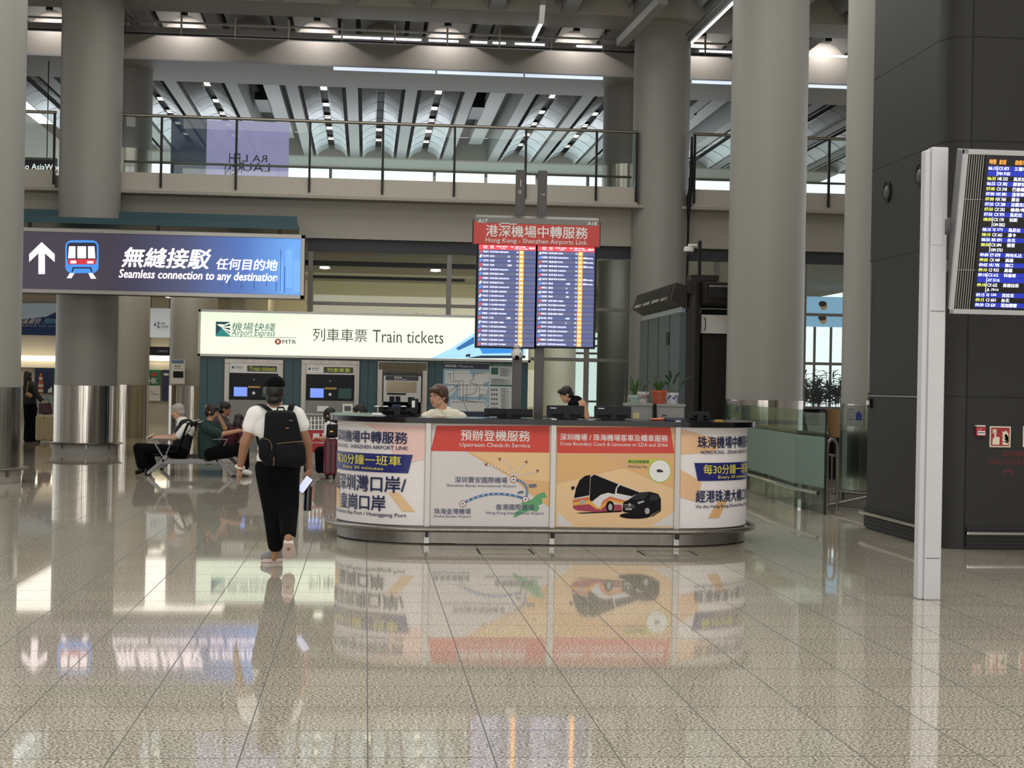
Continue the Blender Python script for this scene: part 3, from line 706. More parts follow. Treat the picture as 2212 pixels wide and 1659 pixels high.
for k, (dx, dy, txt_) in enumerate(((0, 0, 'Train tickets'), (165, 3, '列車車票'))):
    t, a, b_, z1, Y = machine(((484, 611), (650, 776))[k], (776, 778)[k], ('steel framed ticket machine with its LED in English, behind the walking traveller', 'steel framed ticket machine with its LED in Chinese, next to the top-up machine')[k], 1)
    R = lambda m, x0, y0, x1, y1, d=0.0, th=0.02: m.rpx(x0 + dx, y0 + dy, x1 + dx, y1 + dy, Y + d, th)
    R(MB(), 496, 785, 601, 806, .01, .08).build('header', m_alu, t)
    R(MB(), 499, 789.5, 533, 801, .004, .01).build('logo_plate', m_txtw, t)
    R(MB(), 501, 791, 506, 796, .0, .005).build('logo', M('logo_dark', '1f4f63'), t)
    MB().tpx('機場快綫', 509 + dx, 791 + dy, 524 + dx, 795 + dy, Y).tpx('Airport Express', 509 + dx, 796 + dy, 526 + dx, 798 + dy, Y).build('lettering', m_gtx2, t)
    R(MB(), 534, 790, 598, 803, .004, .01).build('led_panel', m_ledbg, t)
    MB().tpx(txt_, 539 + dx + 3 * k, 792.5 + dy, 595 + dx - 4 * k, 801 + dy, Y).build('led_lettering', m_led, t)
    R(MB(), 495, 807, 600, 864, .07, .03).build('recess', m_recess, t)
    R(MB(), 499, 826, 598, 862, .05, .03).build('console', M('console', '171b23', 0.45, spec=0.2), t)
    R(MB(), 505, 836, 534, 856, .04, .01).build('screen', m_scr, t)
    R(MB(), 536, 834, 562, 838, .045, .005).build('yellow_strip', M('yellow_strip', 'b89a3f', 0.5), t)
    R(MB(), 566, 836, 594, 858, .045, .005).build('green_panel', M('machine_green', '245049', 0.5), t)
    c = atY(548 + dx, 849 + dy, Y + .04); MB().cyl((c.x, Y + .05, c.z), (c.x, Y + .035, c.z), .03).build('coin_ring', m_txtw, t)
    c = atY(548 + dx, 820 + dy, Y + .04); MB().box(c.x - .015, c.x + .015, Y + .05, Y + .07, c.z - .015, c.z + .015).build('camera', m_greyalu, t)
    if k:
        R(MB(), 740 - 165, 869, 762 - 165, 890, -.012, .01).build('notice', m_txtw, t)
        R(MB(), 744 - 165, 874, 758 - 165, 885, -.016, .004).build('notice_picture', M('notice_grey', '55585c'), t)
        R(MB(), 520, 874, 545, 886, -.012, .01).build('notice', m_txtw, t)
t, a, b_, z1, Y = machine((815, 923), 781, 'steel hooded top-up machine with a bronze screen, between ticket machine and wall map', 3)
MB().prism([(Y - .1, z1 - .02), (Y + .06, z1 - .02), (Y + .06, z1 - .26)], 'x', a + .02, b_ - .02).build('hood', m_steel, t)
MB().rpx(828, 812, 909, 905, Y + .02, .08).build('fascia', m_alu, t)
MB().rpx(833, 812.5, 904, 822, Y + .01, .02).build('header', M('header_navy', '1b2133', 0.4), t)
MB().tpx('增值機', 851, 813.5, 868, 817.5, Y + .005).tpx('Add Value Machine', 851, 818.5, 879, 820.5, Y + .005).build('lettering', m_txtw, t)
MB().rpx(835, 824, 900, 848, Y + .012, .02).build('screen', M('bronze_screen', '6d6045', 0.15, 0.3, var=0.2, scale=1.5), t)
MB().rpx(836, 849, 877, 853, Y + .012, .02).rpx(841, 856, 852, 870, Y + .012, .02).rpx(854, 856, 865, 870, Y + .012, .02).rpx(881, 858, 895, 874, Y + .012, .02).build('slot', m_recess, t)
MB().rpx(846, 873, 866, 885, Y + .01, .02).build('blue_label', m_navy, t)
# wall map --------------------------------------------------------------------
Y = YT + 0.112
t = thing('transit_map', 'large pale transit map poster on the teal booth behind the desk clerk', 'map', atY(1032, 898, Y))
MB().rpx(957, 784, 1108, 900, Y, .015).build('panel', M('map_paper', 'c9ccca', 0.45, var=0.02), t)
MB().rpx(957, 785, 1057, 797, Y - .003).rpx(957, 889, 1057, 900, Y - .003).build('navy_band', M('map_navy', '18233c', 0.45), t)
MB().rpx(1058, 785, 1108, 791, Y - .003).rpx(1059, 831, 1108, 834.5, Y - .003).rpx(1061, 794, 1076, 809, Y - .003).build('green_band', M('map_green', '1e5a4c', 0.45), t)
MB().rpx(957, 797, 1057, 889, Y - .002).build('sea', M('map_sea', '93b2c4', 0.45, var=0.03), t)
b = MB(); b.ppx([(962, 801), (1012, 800), (1018, 806), (1022, 818), (1027, 806), (1057, 804), (1057, 824), (1045, 826), (1045, 834), (1055, 836), (1054, 856), (1048, 858), (1040, 852), (1030, 858), (990, 856), (990, 832), (962, 828)], Y - .004)
b.ppx([(972, 864), (1046, 864), (1054, 872), (1052, 888), (972, 888)], Y - .004).ppx([(959, 836), (980, 832), (986, 842), (970, 856), (959, 860)], Y - .004).build('land', M('map_land', 'd3d4d2', 0.45, var=0.02), t)
b = MB()
def mline(pts):
    q = [atY(x, y, Y - .006) for x, y in pts]
    for p, r in zip(q[:-1], q[1:]): b.obox(p, r, .007, .002, (0, 1, 0))
for pts in ([(968, 820), (968, 808), (973, 806), (973, 824), (992, 826), (993, 864), (1032, 868)], [(980, 797), (980, 822), (1000, 822), (1000, 868)], [(975, 832), (1055, 832)], [(1008, 832), (1008, 868)], [(1050, 806), (1025, 808), (1022, 820), (1016, 822), (1016, 828), (1030, 830), (1028, 846), (1020, 852), (1000, 854)], [(1036, 832), (1036, 868), (1010, 868)], [(1054, 840), (1052, 854), (1036, 852)], [(975, 868), (1046, 868), (1051, 876), (1051, 886)], [(990, 832), (972, 846), (966, 858)], [(1002, 870), (1010, 888)]): mline(pts)
b.build('route_lines', m_txtb, t)
b = MB().tpx('港鐵路綫圖', 960, 787, 986, 793, Y - .006).tpx('MTR system map', 990, 789, 1022, 794.5, Y - .006).tpx('Airport Express services', 1066, 786.5, 1106, 789.5, Y - .006); b.build('lettering', m_txtw, t)
b = MB()
for k in range(11): b.rpx(1080, 795 + k * 1.7, 1080 + 14 + (k * 7) % 11, 795.7 + k * 1.7, Y - .004)
for k in range(8): b.rpx(1061, 818 + k * 1.5, 1085 + (k * 13) % 20, 818.6 + k * 1.5, Y - .004)
for k in range(24): b.rpx(1082, 838 + k * 2.4, 1092 + (k * 7) % 14, 838.8 + k * 2.4, Y - .004)
for k in range(5):
    for j in range(3): b.rpx(1061 + j * 5, 840 + k * 10, 1064.5 + j * 5, 844 + k * 10, Y - .004)
for y_ in (806, 830.5, 841, 858, 870):
    for k in range(12): b.rpx(964 + k * 7.3, y_, 967 + k * 7.3, y_ + .8, Y - .005)
b.build('small_lettering', M('grey_print', '5d6166', 0.5), t)

# ================================================================== OVERHEAD BLUE SIGN
YH = 30.4
sx0, sx1, sz0, sz1 = rect(10, 498, 658, 640, YH)
sz0, sz1 = 3.09, 4.32
t = thing('overhead_sign', 'wide dark blue overhead lightbox sign with white arrow and train symbol', 'sign', ((sx0 + sx1) / 2, YH + .2, sz0))
MB().box(sx0, sx1, YH + .03, YH + .4, sz0, sz1).build('casing', m_dark, t)
w = .075
b = MB().box(sx0, sx1, YH - .02, YH + .06, sz1 - w, sz1).box(sx0, sx1, YH - .02, YH + .06, sz0, sz0 + w).box(sx0, sx0 + w, YH - .02, YH + .06, sz0, sz1).box(sx1 - w, sx1, YH - .02, YH + .06, sz0, sz1)
b.build('frame', m_alu, t, bevel=.006)
def sign_grad():
    m = bpy.data.materials.new('sign_gradient'); m.use_nodes = True; n = m.node_tree; b = n.nodes['Principled BSDF']
    g = n.nodes.new('ShaderNodeTexCoord'); s = n.nodes.new('ShaderNodeSeparateXYZ'); r = n.nodes.new('ShaderNodeValToRGB')
    n.links.new(g.outputs['Generated'], s.inputs[0]); n.links.new(s.outputs[0], r.inputs[0]); n.links.new(r.outputs[0], b.inputs['Base Color']); n.links.new(r.outputs[0], b.inputs['Emission Color'])
    b.inputs['Emission Strength'].default_value = 0.8; b.inputs['Roughness'].default_value = 0.3
    e = r.color_ramp.elements; e[0].position = .35; e[0].color = lin('352f3e') + (1,); e[1].position = .97; e[1].color = lin('5c96dd') + (1,)
    q = e.new(.6); q.color = lin('3a4063') + (1,); q = e.new(.8); q.color = lin('3f62a8') + (1,)
    return m
MB().box(sx0 + w, sx1 - w, YH, YH + .02, sz0 + w, sz1 - w).build('diffuser', sign_grad(), t)
YS = YH - .006
m_wglow = M('white_glow', 'ffeef2', 0.5, em=1.1, var=0)
MB().ppx([(90, 523), (118, 549), (118, 566), (97, 547), (97, 592), (83, 592), (83, 547), (63, 566), (63, 549)], YS, .004).build('arrow', m_wglow, t)
b = MB().tpx('無縫接駁', 266, 535, 455, 580, YS, 0.026, 0.05).tpx('任何目的地', 467, 559, 600, 584, YS, 0.018, 0.025).tpx('Seamless connection to any destination', 257, 585, 599, 610, YS, 0.022, 0.012)
b.build('lettering', m_wglow, t)
# train symbol
def rr(x0, y0, x1, y1, r, n=5):
    pts = []
    for cx, cy, a0 in ((x1 - r, y0 + r, -90), (x1 - r, y1 - r, 0), (x0 + r, y1 - r, 90), (x0 + r, y0 + r, 180)):
        for k in range(n + 1):
            a = math.radians(a0 + 90 * k / n); pts.append((cx + r * math.cos(a), cy + r * math.sin(a)))
    return pts
MB().ppx(rr(141, 519, 213, 590, 14), YS).build('train_body', M('icon_blue', '3f86d8', 0.5, em=0.9, var=0), t)
MB().ppx(rr(145, 524, 209, 566, 8), YS - .002).ppx([(154, 588), (157, 577), (197, 577), (200, 588), (197, 588), (194, 580), (160, 580), (157, 588)], YS - .002).build('train_cab', M('icon_dark', '2a2a3c', 0.5, em=0.4, var=0), t)
b = MB().ppx([(149, 532), (163, 532), (163, 558), (147, 558)], YS - .004).ppx(rr(167, 532, 186, 558, 1), YS - .004).ppx([(190, 532), (204, 532), (206, 558), (190, 558)], YS - .004)
b.ppx([(151, 590), (161, 590), (154, 601), (144, 601)], YS - .004).ppx([(191, 590), (200, 590), (208, 602), (196, 602)], YS - .004)
b.ppx(rr(152, 563, 165, 569, 2), YS - .006).ppx(rr(188, 564, 202, 569, 2), YS - .006)
b.build('train_windows', m_wglow, t)
MB().ppx(rr(146, 560, 208, 571, 3), YS - .004).build('train_stripe', M('icon_red', 'c23038', 0.5, em=0.8, var=0), t)
b = MB().ppx([(617, 622), (617, 545), (620, 538), (628, 538), (632, 545), (632, 622)], YS - .001).ppx([(634, 622), (634, 560), (649, 561), (649, 632), (634, 632)], YS - .001).ppx([(603, 600), (603, 570), (605, 555), (608, 555), (611, 572), (611, 632), (603, 632)], YS - .001)
b.build('skyline', M('skyline_blue', '6ea3e3', 0.5, em=0.8, var=0), t)
b = MB()
for x_, a_, c_ in ((480, 612, 618), (495, 606, 620), (520, 610, 624), (548, 600, 626), (575, 606, 618), (596, 600, 630), (614, 575, 632), (605, 540, 630)): b.rpx(x_, a_, x_ + 1.6, c_, YS - .0015)
b.build('skyline_lines', M('skyline_dark', '2f5596', 0.5, em=0.6, var=0), t)
# hangers of the sign and teal canopy beams behind it
b = MB()
for x_ in (sx0 + .4, sx1 - .5, (sx0 + sx1) / 2): b.box(x_ - .03, x_ + .03, YH + .2, YH + .26, sz1, 4.44)
b.build('hanger', m_dark, t)
a_, c_, _, _ = rect(10, 482, 644, 500, 31.0)
o = MB().box(a_, c_, 30.62, 31.55, 4.44, 4.56).build('beam_teal', m_teal); struct(o)
a_, c_, _, _ = rect(20, 466, 642, 482, 32.45)
o = MB().box(a_, c_, 32.2, 32.44, 4.56, 4.86).build('beam_teal_upper', m_teal); struct(o)

# ================================================================== SERVICE COUNTER
YD = 14.77
def pj(p):
    q = Vector(p) - Vector((0, 0, CAMH)); d = q.dot(CF)
    return 1106 + FPX * q.dot(CR) / d, 829.5 - FPX * q.dot(CU) / d
xdl, xdr = atY(923.5, 1040, YD).x, atY(1462.5, 1040, YD).x
RD = 0.86
zt1 = atY(1195, 907, YD - .06).z; zt0 = zt1 - 0.05
zp1 = atY(1195, 917, YD).z; zp0 = atY(1060, 1137, YD).z
def dpath(off=0.0, back=0.75, n=14):
    """outline of the counter front seen from above, offset outwards"""
    r = RD + off; pts = []
    pts.append((xdl - r, YD + RD + back))
    for k in range(n + 1):
        a = PI / 2 * (1 - k / n); pts.append((xdl - r * math.sin(a), YD + RD - r * math.cos(a)))
    for k in range(n + 1):
        a = PI / 2 * k / n; pts.append((xdr + r * math.sin(a), YD + RD - r * math.cos(a)))
    pts.append((xdr + r, YD + RD + back))
    return pts
def strip(b, o0, o1, z0, z1, sel=None):
    """solid ring between two offsets of the outline"""
    A, B = dpath(o0), dpath(o1)
    if sel: A, B = A[sel[0]:sel[1]], B[sel[0]:sel[1]]
    n = len(A); vs = [(x, y, z) for z in (z0, z1) for P in (A, B) for x, y in P]
    fs = []
    for i in range(n - 1):
        fs += [(i, i + 1, n + i + 1, n + i), (2 * n + i, 3 * n + i, 3 * n + i + 1, 2 * n + i + 1),
               (i, 2 * n + i, 2 * n + i + 1, i + 1), (n + i, n + i + 1, 3 * n + i + 1, 3 * n + i)]
    fs += [(0, n, 3 * n, 2 * n), (n - 1, 3 * n - 1, 4 * n - 1, 2 * n - 1)]
    return b.add(vs, fs)
desk = thing('service_counter', 'large white and red printed service counter with rounded ends and a black top', 'counter', ((xdl + xdr) / 2, YD + .6, 0))
m_panelw = M('panel_white', 'ece7e6', .6, var=0.02)
m_panelg = M('panel_grey', 'd9d4d2', .6, var=0.02)
m_tan = M('panel_tan', 'e8c496', .6, var=0.03)
m_orange = M('panel_orange', 'dfb27a', .6, var=0.02)
m_pink = M('panel_pink', 'ecc9c0', .6, var=0.02)
m_hdr = M('panel_red', 'd0453a', .6, var=0.02)
m_ink = M('navy_ink', '1d2250', 0.4, var=0.02); m_ink2 = M('slate_ink', '3a3f66', 0.4, var=0.02)
m_yel = M('yellow_ink', 'ece05a', 0.4, var=0.01); m_band = M('band_navy', '1b1f6e', 0.4, var=0.02)
NA = 16
strip(MB(), -.02, -.3, .02, zp1 - .01).build('carcass', m_blk, desk)
for nm, sel, mt in (('end_panel', (0, NA), m_panelw), ('end_panel', (NA, 2 * NA), m_panelw)):
    strip(MB(), 0, -.015, zp0, zp1, sel).build(nm, mt, desk, 40)
xm = atY(1194, 1040, YD).x
front1 = MB().box(xdl, xm, YD, YD + .015, zp0, zp1).build('front_panel', m_panelg, desk)
front2 = MB().box(xm, xdr, YD, YD + .015, zp0, zp1).build('front_panel', m_tan, desk)
strip(MB(), -.01, -.03, 0.012, zp0 - .003).build('plinth', m_plinth, desk, 40)
strip(MB(), .085, -.75, zt0, zt1).build('countertop', M('black_gloss_top', '0b0b0d', 0.16, spec=0.25), desk, 40)
b = MB()
pp = dpath(.075, 0.4); b.tube([(x, y, zp0 - .03) for x, y in pp], .024, 12).build('bumper_rail', m_steel, desk, 60)
for px in (923.5, 1194, 1462.5):
    x = atY(px, 1040, YD).x
    MB().box(x - .027, x + .027, YD - .015, YD + .03, .01, zt1 + .012).build('divider', m_alu, desk, bevel=.003)
    MB().box(x - .016, x + .016, YD - .09, YD - .01, zp0 - .1, zp0 - .045).build('rail_bracket', m_dark, desk)
b = MB()
for px, s in ((-1, 0), (1, 0)):
    x = xdl - RD - .04 if px < 0 else xdr + RD + .04
    b.obox((x, YD + RD + .2, zp0 - .03), (x, YD + RD + .2, zp0 + .02), .02, .02)
b.build('rail_bracket', m_steel, desk)
# --- prints on the curved ends: arc position from pixel column
def phi(px, side):
    lo, hi = 0.0, PI / 2
    for _ in range(40):
        m = (lo + hi) / 2
        p = (xdl - RD * math.sin(m), YD + RD - RD * math.cos(m), 0.7) if side < 0 else (xdr + RD * math.sin(m), YD + RD - RD * math.cos(m), 0.7)
        if (pj(p)[0] > px) == (side < 0): lo = m
        else: hi = m
    return lo
def arcpt(a, side, z, dy=.003):
    r = RD + dy
    x = xdl - r * math.sin(a) if side < 0 else xdr + r * math.sin(a)
    return (x, YD + RD - r * math.cos(a), z)
def zat(px, py, side):
    a = phi(px, side); return atY(px, py, arcpt(a, side, 0)[1]).z
def ctext(b, s, xref, y0, y1, side, x0=None, x1=None, arc=None, bold=0.0, dy=.009):
    z1, z0 = zat(xref, y0, side), zat(xref, y1, side)
    if side < 0: a1, a0 = phi(x1, side), phi(x0, side)
    else: a0 = phi(x0, side); a1 = a0 + arc / RD
    return b.text(s, lambda u, v: arcpt(a0 + (a1 - a0) * u, side, z0 + (z1 - z0) * v, dy), bold)
def cpoly(b, pts, side, dy=.004, n=12):
    """four-sided patch on the curved end, given as (arc fraction 0..1 of 90 deg, pixel y at the divider)"""
    q = [(a * PI / 2, atY(923 if side < 0 else 1463, y, YD).z) for a, y in pts]
    def fn(u, v):
        l = (q[0][0] + (q[3][0] - q[0][0]) * v, q[0][1] + (q[3][1] - q[0][1]) * v); r = (q[1][0] + (q[2][0] - q[1][0]) * v, q[1][1] + (q[2][1] - q[1][1]) * v)
        return arcpt(l[0] + (r[0] - l[0]) * u, side, l[1] + (r[1] - l[1]) * u, dy)
    return b.grid(fn, n, 4)
ends = [o for o in desk.children if o.name.startswith('end_panel')]
EL, ER = ends[0], ends[1]
b = MB(); cpoly(b, [(0, 919), (.5, 919), (.25, 945), (0, 960)], -1); cpoly(b, [(0, 945), (.30, 935), (.22, 1008), (0, 990)], -1)
b.build('pink_print', m_pink, EL, 60)
b = MB(); cpoly(b, [(.20, 1065), (.28, 1065), (.17, 1106), (.08, 1106)], -1); cpoly(b, [(.86, 1030), (.98, 1030), (.9, 1108), (.78, 1108)], -1); b.build('tan_print', m_tan, EL, 60)
b = MB(); z1, z0 = zat(870, 982, -1), zat(870, 1022, -1)
a0, a1, a2 = phi(727.5, -1), phi(891.5, -1), phi(882, -1)
b.grid(lambda u, v: arcpt(a0 + ((a2 + (a1 - a2) * v) - a0) * u, -1, z0 + (z1 - z0) * v, .007), 20, 1).build('navy_print', m_band, EL, 60)
b = MB(); ctext(b, '深圳機場中轉服務', 875, 933, 960, -1, 730, 880, bold=.02); ctext(b, 'HONG KONG - SHENZHEN AIRPORT LINK', 878, 964, 972.6, -1, 729, 881.5, bold=.01)
ctext(b, '經深圳灣口岸/', 875, 1029, 1066, -1, 729, 878.6, bold=.02); ctext(b, '皇崗口岸', 835, 1070, 1105, -1, 739, 835, bold=.02)
ctext(b, 'Via Shenzhen Bay Port / Huanggang Port', 878, 1109.5, 1120, -1, 729, 880, bold=.01); b.build('lettering', m_ink, EL)
b = MB(); ctext(b, '每30分鐘一班車', 865, 985, 1007, -1, 731.6, 867, bold=.008, dy=.011); ctext(b, 'Every 30 minutes', 828, 1009, 1017.5, -1, 744, 829, bold=.012, dy=.011); b.build('yellow_lettering', m_yel, EL)
b = MB(); cpoly(b, [(0, 925), (.33, 950), (.3, 975), (0, 982)], 1); cpoly(b, [(0, 1010), (.18, 1040), (.16, 1085), (0, 1072)], 1); b.build('orange_print', M('panel_peach', 'e6bb92', 0.35), ER, 60)
b = MB(); cpoly(b, [(.33, 1082), (.42, 1082), (.34, 1120), (.24, 1120)], 1); b.build('tan_print', m_orange, ER, 60)
z1, z0 = zat(1505, 1000, 1), zat(1505, 1039, 1); a0, a2 = phi(1499, 1), phi(1507, 1)
MB().grid(lambda u, v: arcpt((a2 + (a0 - a2) * v) + (PI / 2 * 1.0 - a2) * u, 1, z0 + (z1 - z0) * v, .007), 20, 1).build('navy_print', m_band, ER, 60)
b = MB(); ctext(b, '珠海機場中轉服務', 1510, 942, 969, 1, 1505, arc=.86, bold=.02); ctext(b, 'HONG KONG - ZHUHAI AIRPORT LINK', 1515, 973, 981, 1, 1512, arc=.80, bold=.01)
ctext(b, '經港珠澳大橋口岸', 1508, 1058.6, 1086, 1, 1503, arc=.86, bold=.02); ctext(b, 'Via the Hong Kong-Zhuhai-Macao Bridge', 1508, 1091, 1099.5, 1, 1503, arc=.86, bold=.01); b.build('lettering', m_ink, ER)
b = MB(); ctext(b, '每30分鐘一班車', 1520, 1003, 1025, 1, 1518, arc=.76, bold=.008, dy=.011); ctext(b, 'Every 30 minutes', 1552, 1027, 1036, 1, 1550, arc=.5, bold=.012, dy=.011); b.build('yellow_lettering', m_yel, ER)
# --- flat panel 1: airport map
YP = YD - .002
MB().ppx([(943, 919.5), (1187, 919.5), (1187, 978), (930.6, 974)], YP).build('red_header', m_hdr, front1)
b = MB().ppx([(1008, 976), (1187, 978), (1187, 1096), (1146, 1068), (1111, 1036)], YP); b.build('orange_field', m_orange, front1)
MB().ppx([(1020, 978), (1187, 978), (1187, 1040), (1120, 1035)], YP - .0007).build('tan_field', M('field_tan', 'e3be88', 0.35), front1)
b = MB().tpx('預辦登機服務', 995, 929, 1145, 953, YP - .002, .012).tpx('Upstream Check-In Service', 993, 957, 1145, 968.5, YP - .002, .004); b.build('white_lettering', m_txtw, front1)
b = MB().tpx('深圳寶安國際機場', 982.6, 1030, 1096, 1043.5, YP - .003, .006).tpx('Shenzhen Baoan International Airport', 964.5, 1046, 1115.5, 1054, YP - .003)
b.tpx('珠海金灣機場', 938, 1098, 1017, 1110.6, YP - .003, .006).tpx('Zhuhai Jinwan Airport', 935.5, 1112.4, 1017, 1119.6, YP - .003)
b.tpx('香港國際機場', 1071, 1089, 1154, 1102, YP - .003, .006).tpx('Hong Kong International Airport', 1050, 1105, 1175, 1113, YP - .003); b.build('lettering', m_ink2, front1)
g = lambda x, y: (700 + x / 4.424, 880 + y / 4.424)
MB().ppx([g(*p) for p in ((1880, 910), (1985, 880), (2040, 830), (2105, 808), (2132, 860), (2080, 872), (2088, 920), (2045, 935), (2060, 965), (2030, 998), (1975, 985), (1900, 1010), (1840, 1045), (1808, 1052), (1830, 1000), (1905, 960))], YP - .001).build('land_print', M('land_green', '58a068', 0.4), front1)
def qb(p0, p1, p2, n=22): return [((1 - t) ** 2 * p0[0] + 2 * t * (1 - t) * p1[0] + t * t * p2[0], (1 - t) ** 2 * p0[1] + 2 * t * (1 - t) * p1[1] + t * t * p2[1]) for t in [k / n for k in range(n + 1)]]
def ribbon(b, pts, w, Y):
    q = [atY(*p, Y) for p in pts]
    for p, r in zip(q[:-1], q[1:]): b.obox(p, r + (r - p) * .08, w, .001, (0, 1, 0))
    return b
c1 = qb(g(1350, 905), g(1600, 770), g(1905, 868)); c2 = qb(g(1935, 850), g(1965, 730), g(1840, 692))
b = MB(); ribbon(b, c1, .022, YP - .002); ribbon(b, c2, .022, YP - .002); b.build('route_print', M('route_blue', '3f6fa6', 0.4), front1)
b = MB()
for c in (c1, c2):
    for k in range(1, len(c) - 2, 2): p, q = atY(*c[k], YP - .004), atY(*c[k + 1], YP - .004); b.obox(p, p + (q - p) * .6, .009, .001, (0, 1, 0))
b.build('route_dashes', m_txtw, front1)
bc = MB(); br = MB(); bp_ = MB()
for x, y in ((1325, 922), (1925, 880), (1810, 690)):
    c = atY(*g(x, y), YP - .005)
    br.poly([(c.x + .031 * math.cos(a), YP - .004, c.z + .031 * math.sin(a)) for a in [2 * PI * k / 24 for k in range(24)]])
    bc.poly([(c.x + .025 * math.cos(a), YP - .005, c.z + .025 * math.sin(a)) for a in [2 * PI * k / 24 for k in range(24)]])
    bp_.obox((c.x, YP - .006, c.z - .018), (c.x, YP - .006, c.z + .018), .004, .001, (0, 1, 0)).poly([(c.x - .017, YP - .0065, c.z - .003), (c.x + .017, YP - .0065, c.z - .003), (c.x, YP - .0065, c.z + .009)])
br.build('ring_print', M('ring_red', '9a3a44', 0.4), front1); bc.build('disc_print', m_txtw, front1); bp_.build('plane_print', m_ink2, front1)
b = MB(); b2 = MB()
for p1, pc in (((1560, 548), (1690, 570)), ((1690, 498), (1800, 540)), ((1925, 530), (1850, 610)), ((2030, 610), (1900, 650))):
    c = qb(g(1810, 660), g(*pc), g(*p1), 16); ribbon(b2, c, .010, YP - .003)
    for k in range(0, 15, 2): p, q = atY(*c[k], YP - .005), atY(*c[k + 1], YP - .005); b.obox(p, p + (q - p) * .6, .006, .001, (0, 1, 0))
    p, q = atY(*c[-2], YP - .005), atY(*c[-1], YP - .005); d = (q - p).normalized(); n_ = Vector((-d.z, 0, d.x)); b.poly([q + d * .03, q - n_ * .017, q + n_ * .017])
b.build('arrow_print', M('arrow_brown', '8a3f2a', 0.4), front1); b2.build('arrow_outline', m_txtw, front1)
b = MB().ppx([g(*p) for p in ((1955, 735), (2030, 730), (2032, 762), (1960, 768))], YP - .004).ppx([g(*p) for p in ((1848, 812), (1870, 798), (1905, 798), (1908, 820), (1850, 826))], YP - .004); b.build('vehicle_print', M('vehicle_grey', '5f6678', 0.4), front1)
# --- flat panel 2: coach and limousine
h = lambda x, y: (1180 + x / 4.424, 880 + y / 4.424)
H = lambda b, pts, d: b.ppx([h(*p) for p in pts], YP - d)
H(MB(), [(104, 190), (1185, 190), (1224, 440), (104, 436)], 0).build('red_header', m_hdr, front2)
H(H(MB(), [(470, 442), (1224, 445), (1224, 470), (745, 575)], .0004), [(1186, 190), (1224, 190), (1224, 440)], .0004).build('orange_field', M('field_orange', 'd9a878', 0.35), front2)
H(H(MB(), [(104, 442), (470, 442), (745, 575), (104, 725)], .0004), [(745, 575), (1224, 480), (1224, 780)], .0004).build('orange_field', m_orange, front2)
H(H(MB(), [(104, 1000), (270, 1137), (104, 1137)], .0004), [(1000, 1137), (1224, 1000), (1224, 1137)], .0004).build('white_field', m_panelg, front2)
b = MB().tpx('深圳機場 / 珠海機場客車及轎車服務', 1210, 938, 1443, 953, YP - .002, .012).tpx('Cross Boundary Coach & Limousine to SZIA and ZHIA', 1210, 956, 1443, 966, YP - .002, .006); b.build('white_lettering', m_txtw, front2)
H(MB(), [(770, 492), (1080, 492), (1000, 538), (770, 538)], .001).build('green_band', M('lime_print', 'c3c545', 0.4), front2)
b = MB().tpx('微信掃碼購票', *h(782, 503), *h(985, 535), YP - .003, .02); b.build('green_lettering', M('lime_dark', '4d6a1f', 0.4), front2)
MB().tpx('WeChat Pay', *h(782, 554), *h(968, 588), YP - .003, .008).build('lettering', M('ink_grey', '5a5148', 0.4), front2)
c = atY(*h(1085, 608), YP)
MB().poly([(c.x + .110 * math.cos(a), YP - .002, c.z + .112 * math.sin(a)) for a in [2 * PI * k / 40 for k in range(40)]]).build('ring_print', M('lime_ring', 'a9c24a', 0.4), front2)
MB().poly([(c.x + .100 * math.cos(a), YP - .003, c.z + .102 * math.sin(a)) for a in [2 * PI * k / 40 for k in range(40)]]).build('disc_print', m_txtw, front2)
b = MB(); H(b, [(1052, 600), (1075, 590), (1100, 596), (1118, 606), (1116, 620), (1062, 622)], .004); b.build('vehicle_print', m_txtb, front2)
# printed coach
b = MB(); H(b, [(258, 870), (412, 838), (430, 660), (460, 640), (900, 812), (800, 870), (735, 890), (720, 985), (430, 960), (258, 940)], .001); b.build('coach_print', M('coach_white', 'd6d4d6', 0.4), front2)
b = MB(); H(b, [(265, 868), (285, 770), (320, 695), (370, 655), (420, 645), (412, 840)], .002); H(b, [(412, 920), (425, 665), (460, 642), (690, 735), (665, 770), (655, 830), (590, 815), (520, 835)], .002)
H(b, [(678, 770), (705, 742), (890, 812), (820, 850), (672, 820)], .002); H(b, [(238, 760), (262, 752), (275, 770), (245, 795)], .002); b.build('coach_window_print', M('coach_black', '131216', 0.6, spec=0.15), front2)
b = MB(); H(b, [(255, 935), (410, 925), (490, 975), (560, 925), (720, 930), (725, 985), (480, 1000), (300, 985), (258, 965)], .003); b.build('coach_red_print', M('coach_red', '9d2340', 0.4), front2)
b = MB(); H(b, [(258, 905), (410, 880), (500, 960), (490, 978), (410, 925), (258, 938)], .004); H(b, [(500, 970), (545, 910), (620, 880), (740, 905), (735, 925), (620, 905), (555, 945), (515, 980)], .004); b.build('coach_yellow_print', M('coach_yellow', 'e3a53a', 0.4), front2)
b = MB(); H(b, [(258, 880), (410, 852), (412, 882), (258, 908)], .004); H(b, [(520, 935), (545, 890), (610, 850), (750, 890), (745, 906), (615, 876), (555, 918)], .0045); b.build('coach_orange_print', M('coach_orange', 'cf6a35', 0.4), front2)
b = MB()
def disc(b, x, y, rx, ry, d, n=22): return H(b, [(x + rx * math.cos(2 * PI * k / n), y + ry * math.sin(2 * PI * k / n)) for k in range(n)], d)
disc(b, 610, 948, 40, 55, .005); disc(b, 470, 990, 26, 14, .0028); H(b, [(285, 1008), (720, 985), (720, 1000), (330, 1016)], .0015); disc(b, 850, 1035, 150, 30, .0022)
H(b, [(1000, 1040), (1095, 980), (1095, 992), (1010, 1046)], .0022); b.build('tyre_print', M('tyre_black', '101012', 0.6, spec=0.15), front2)
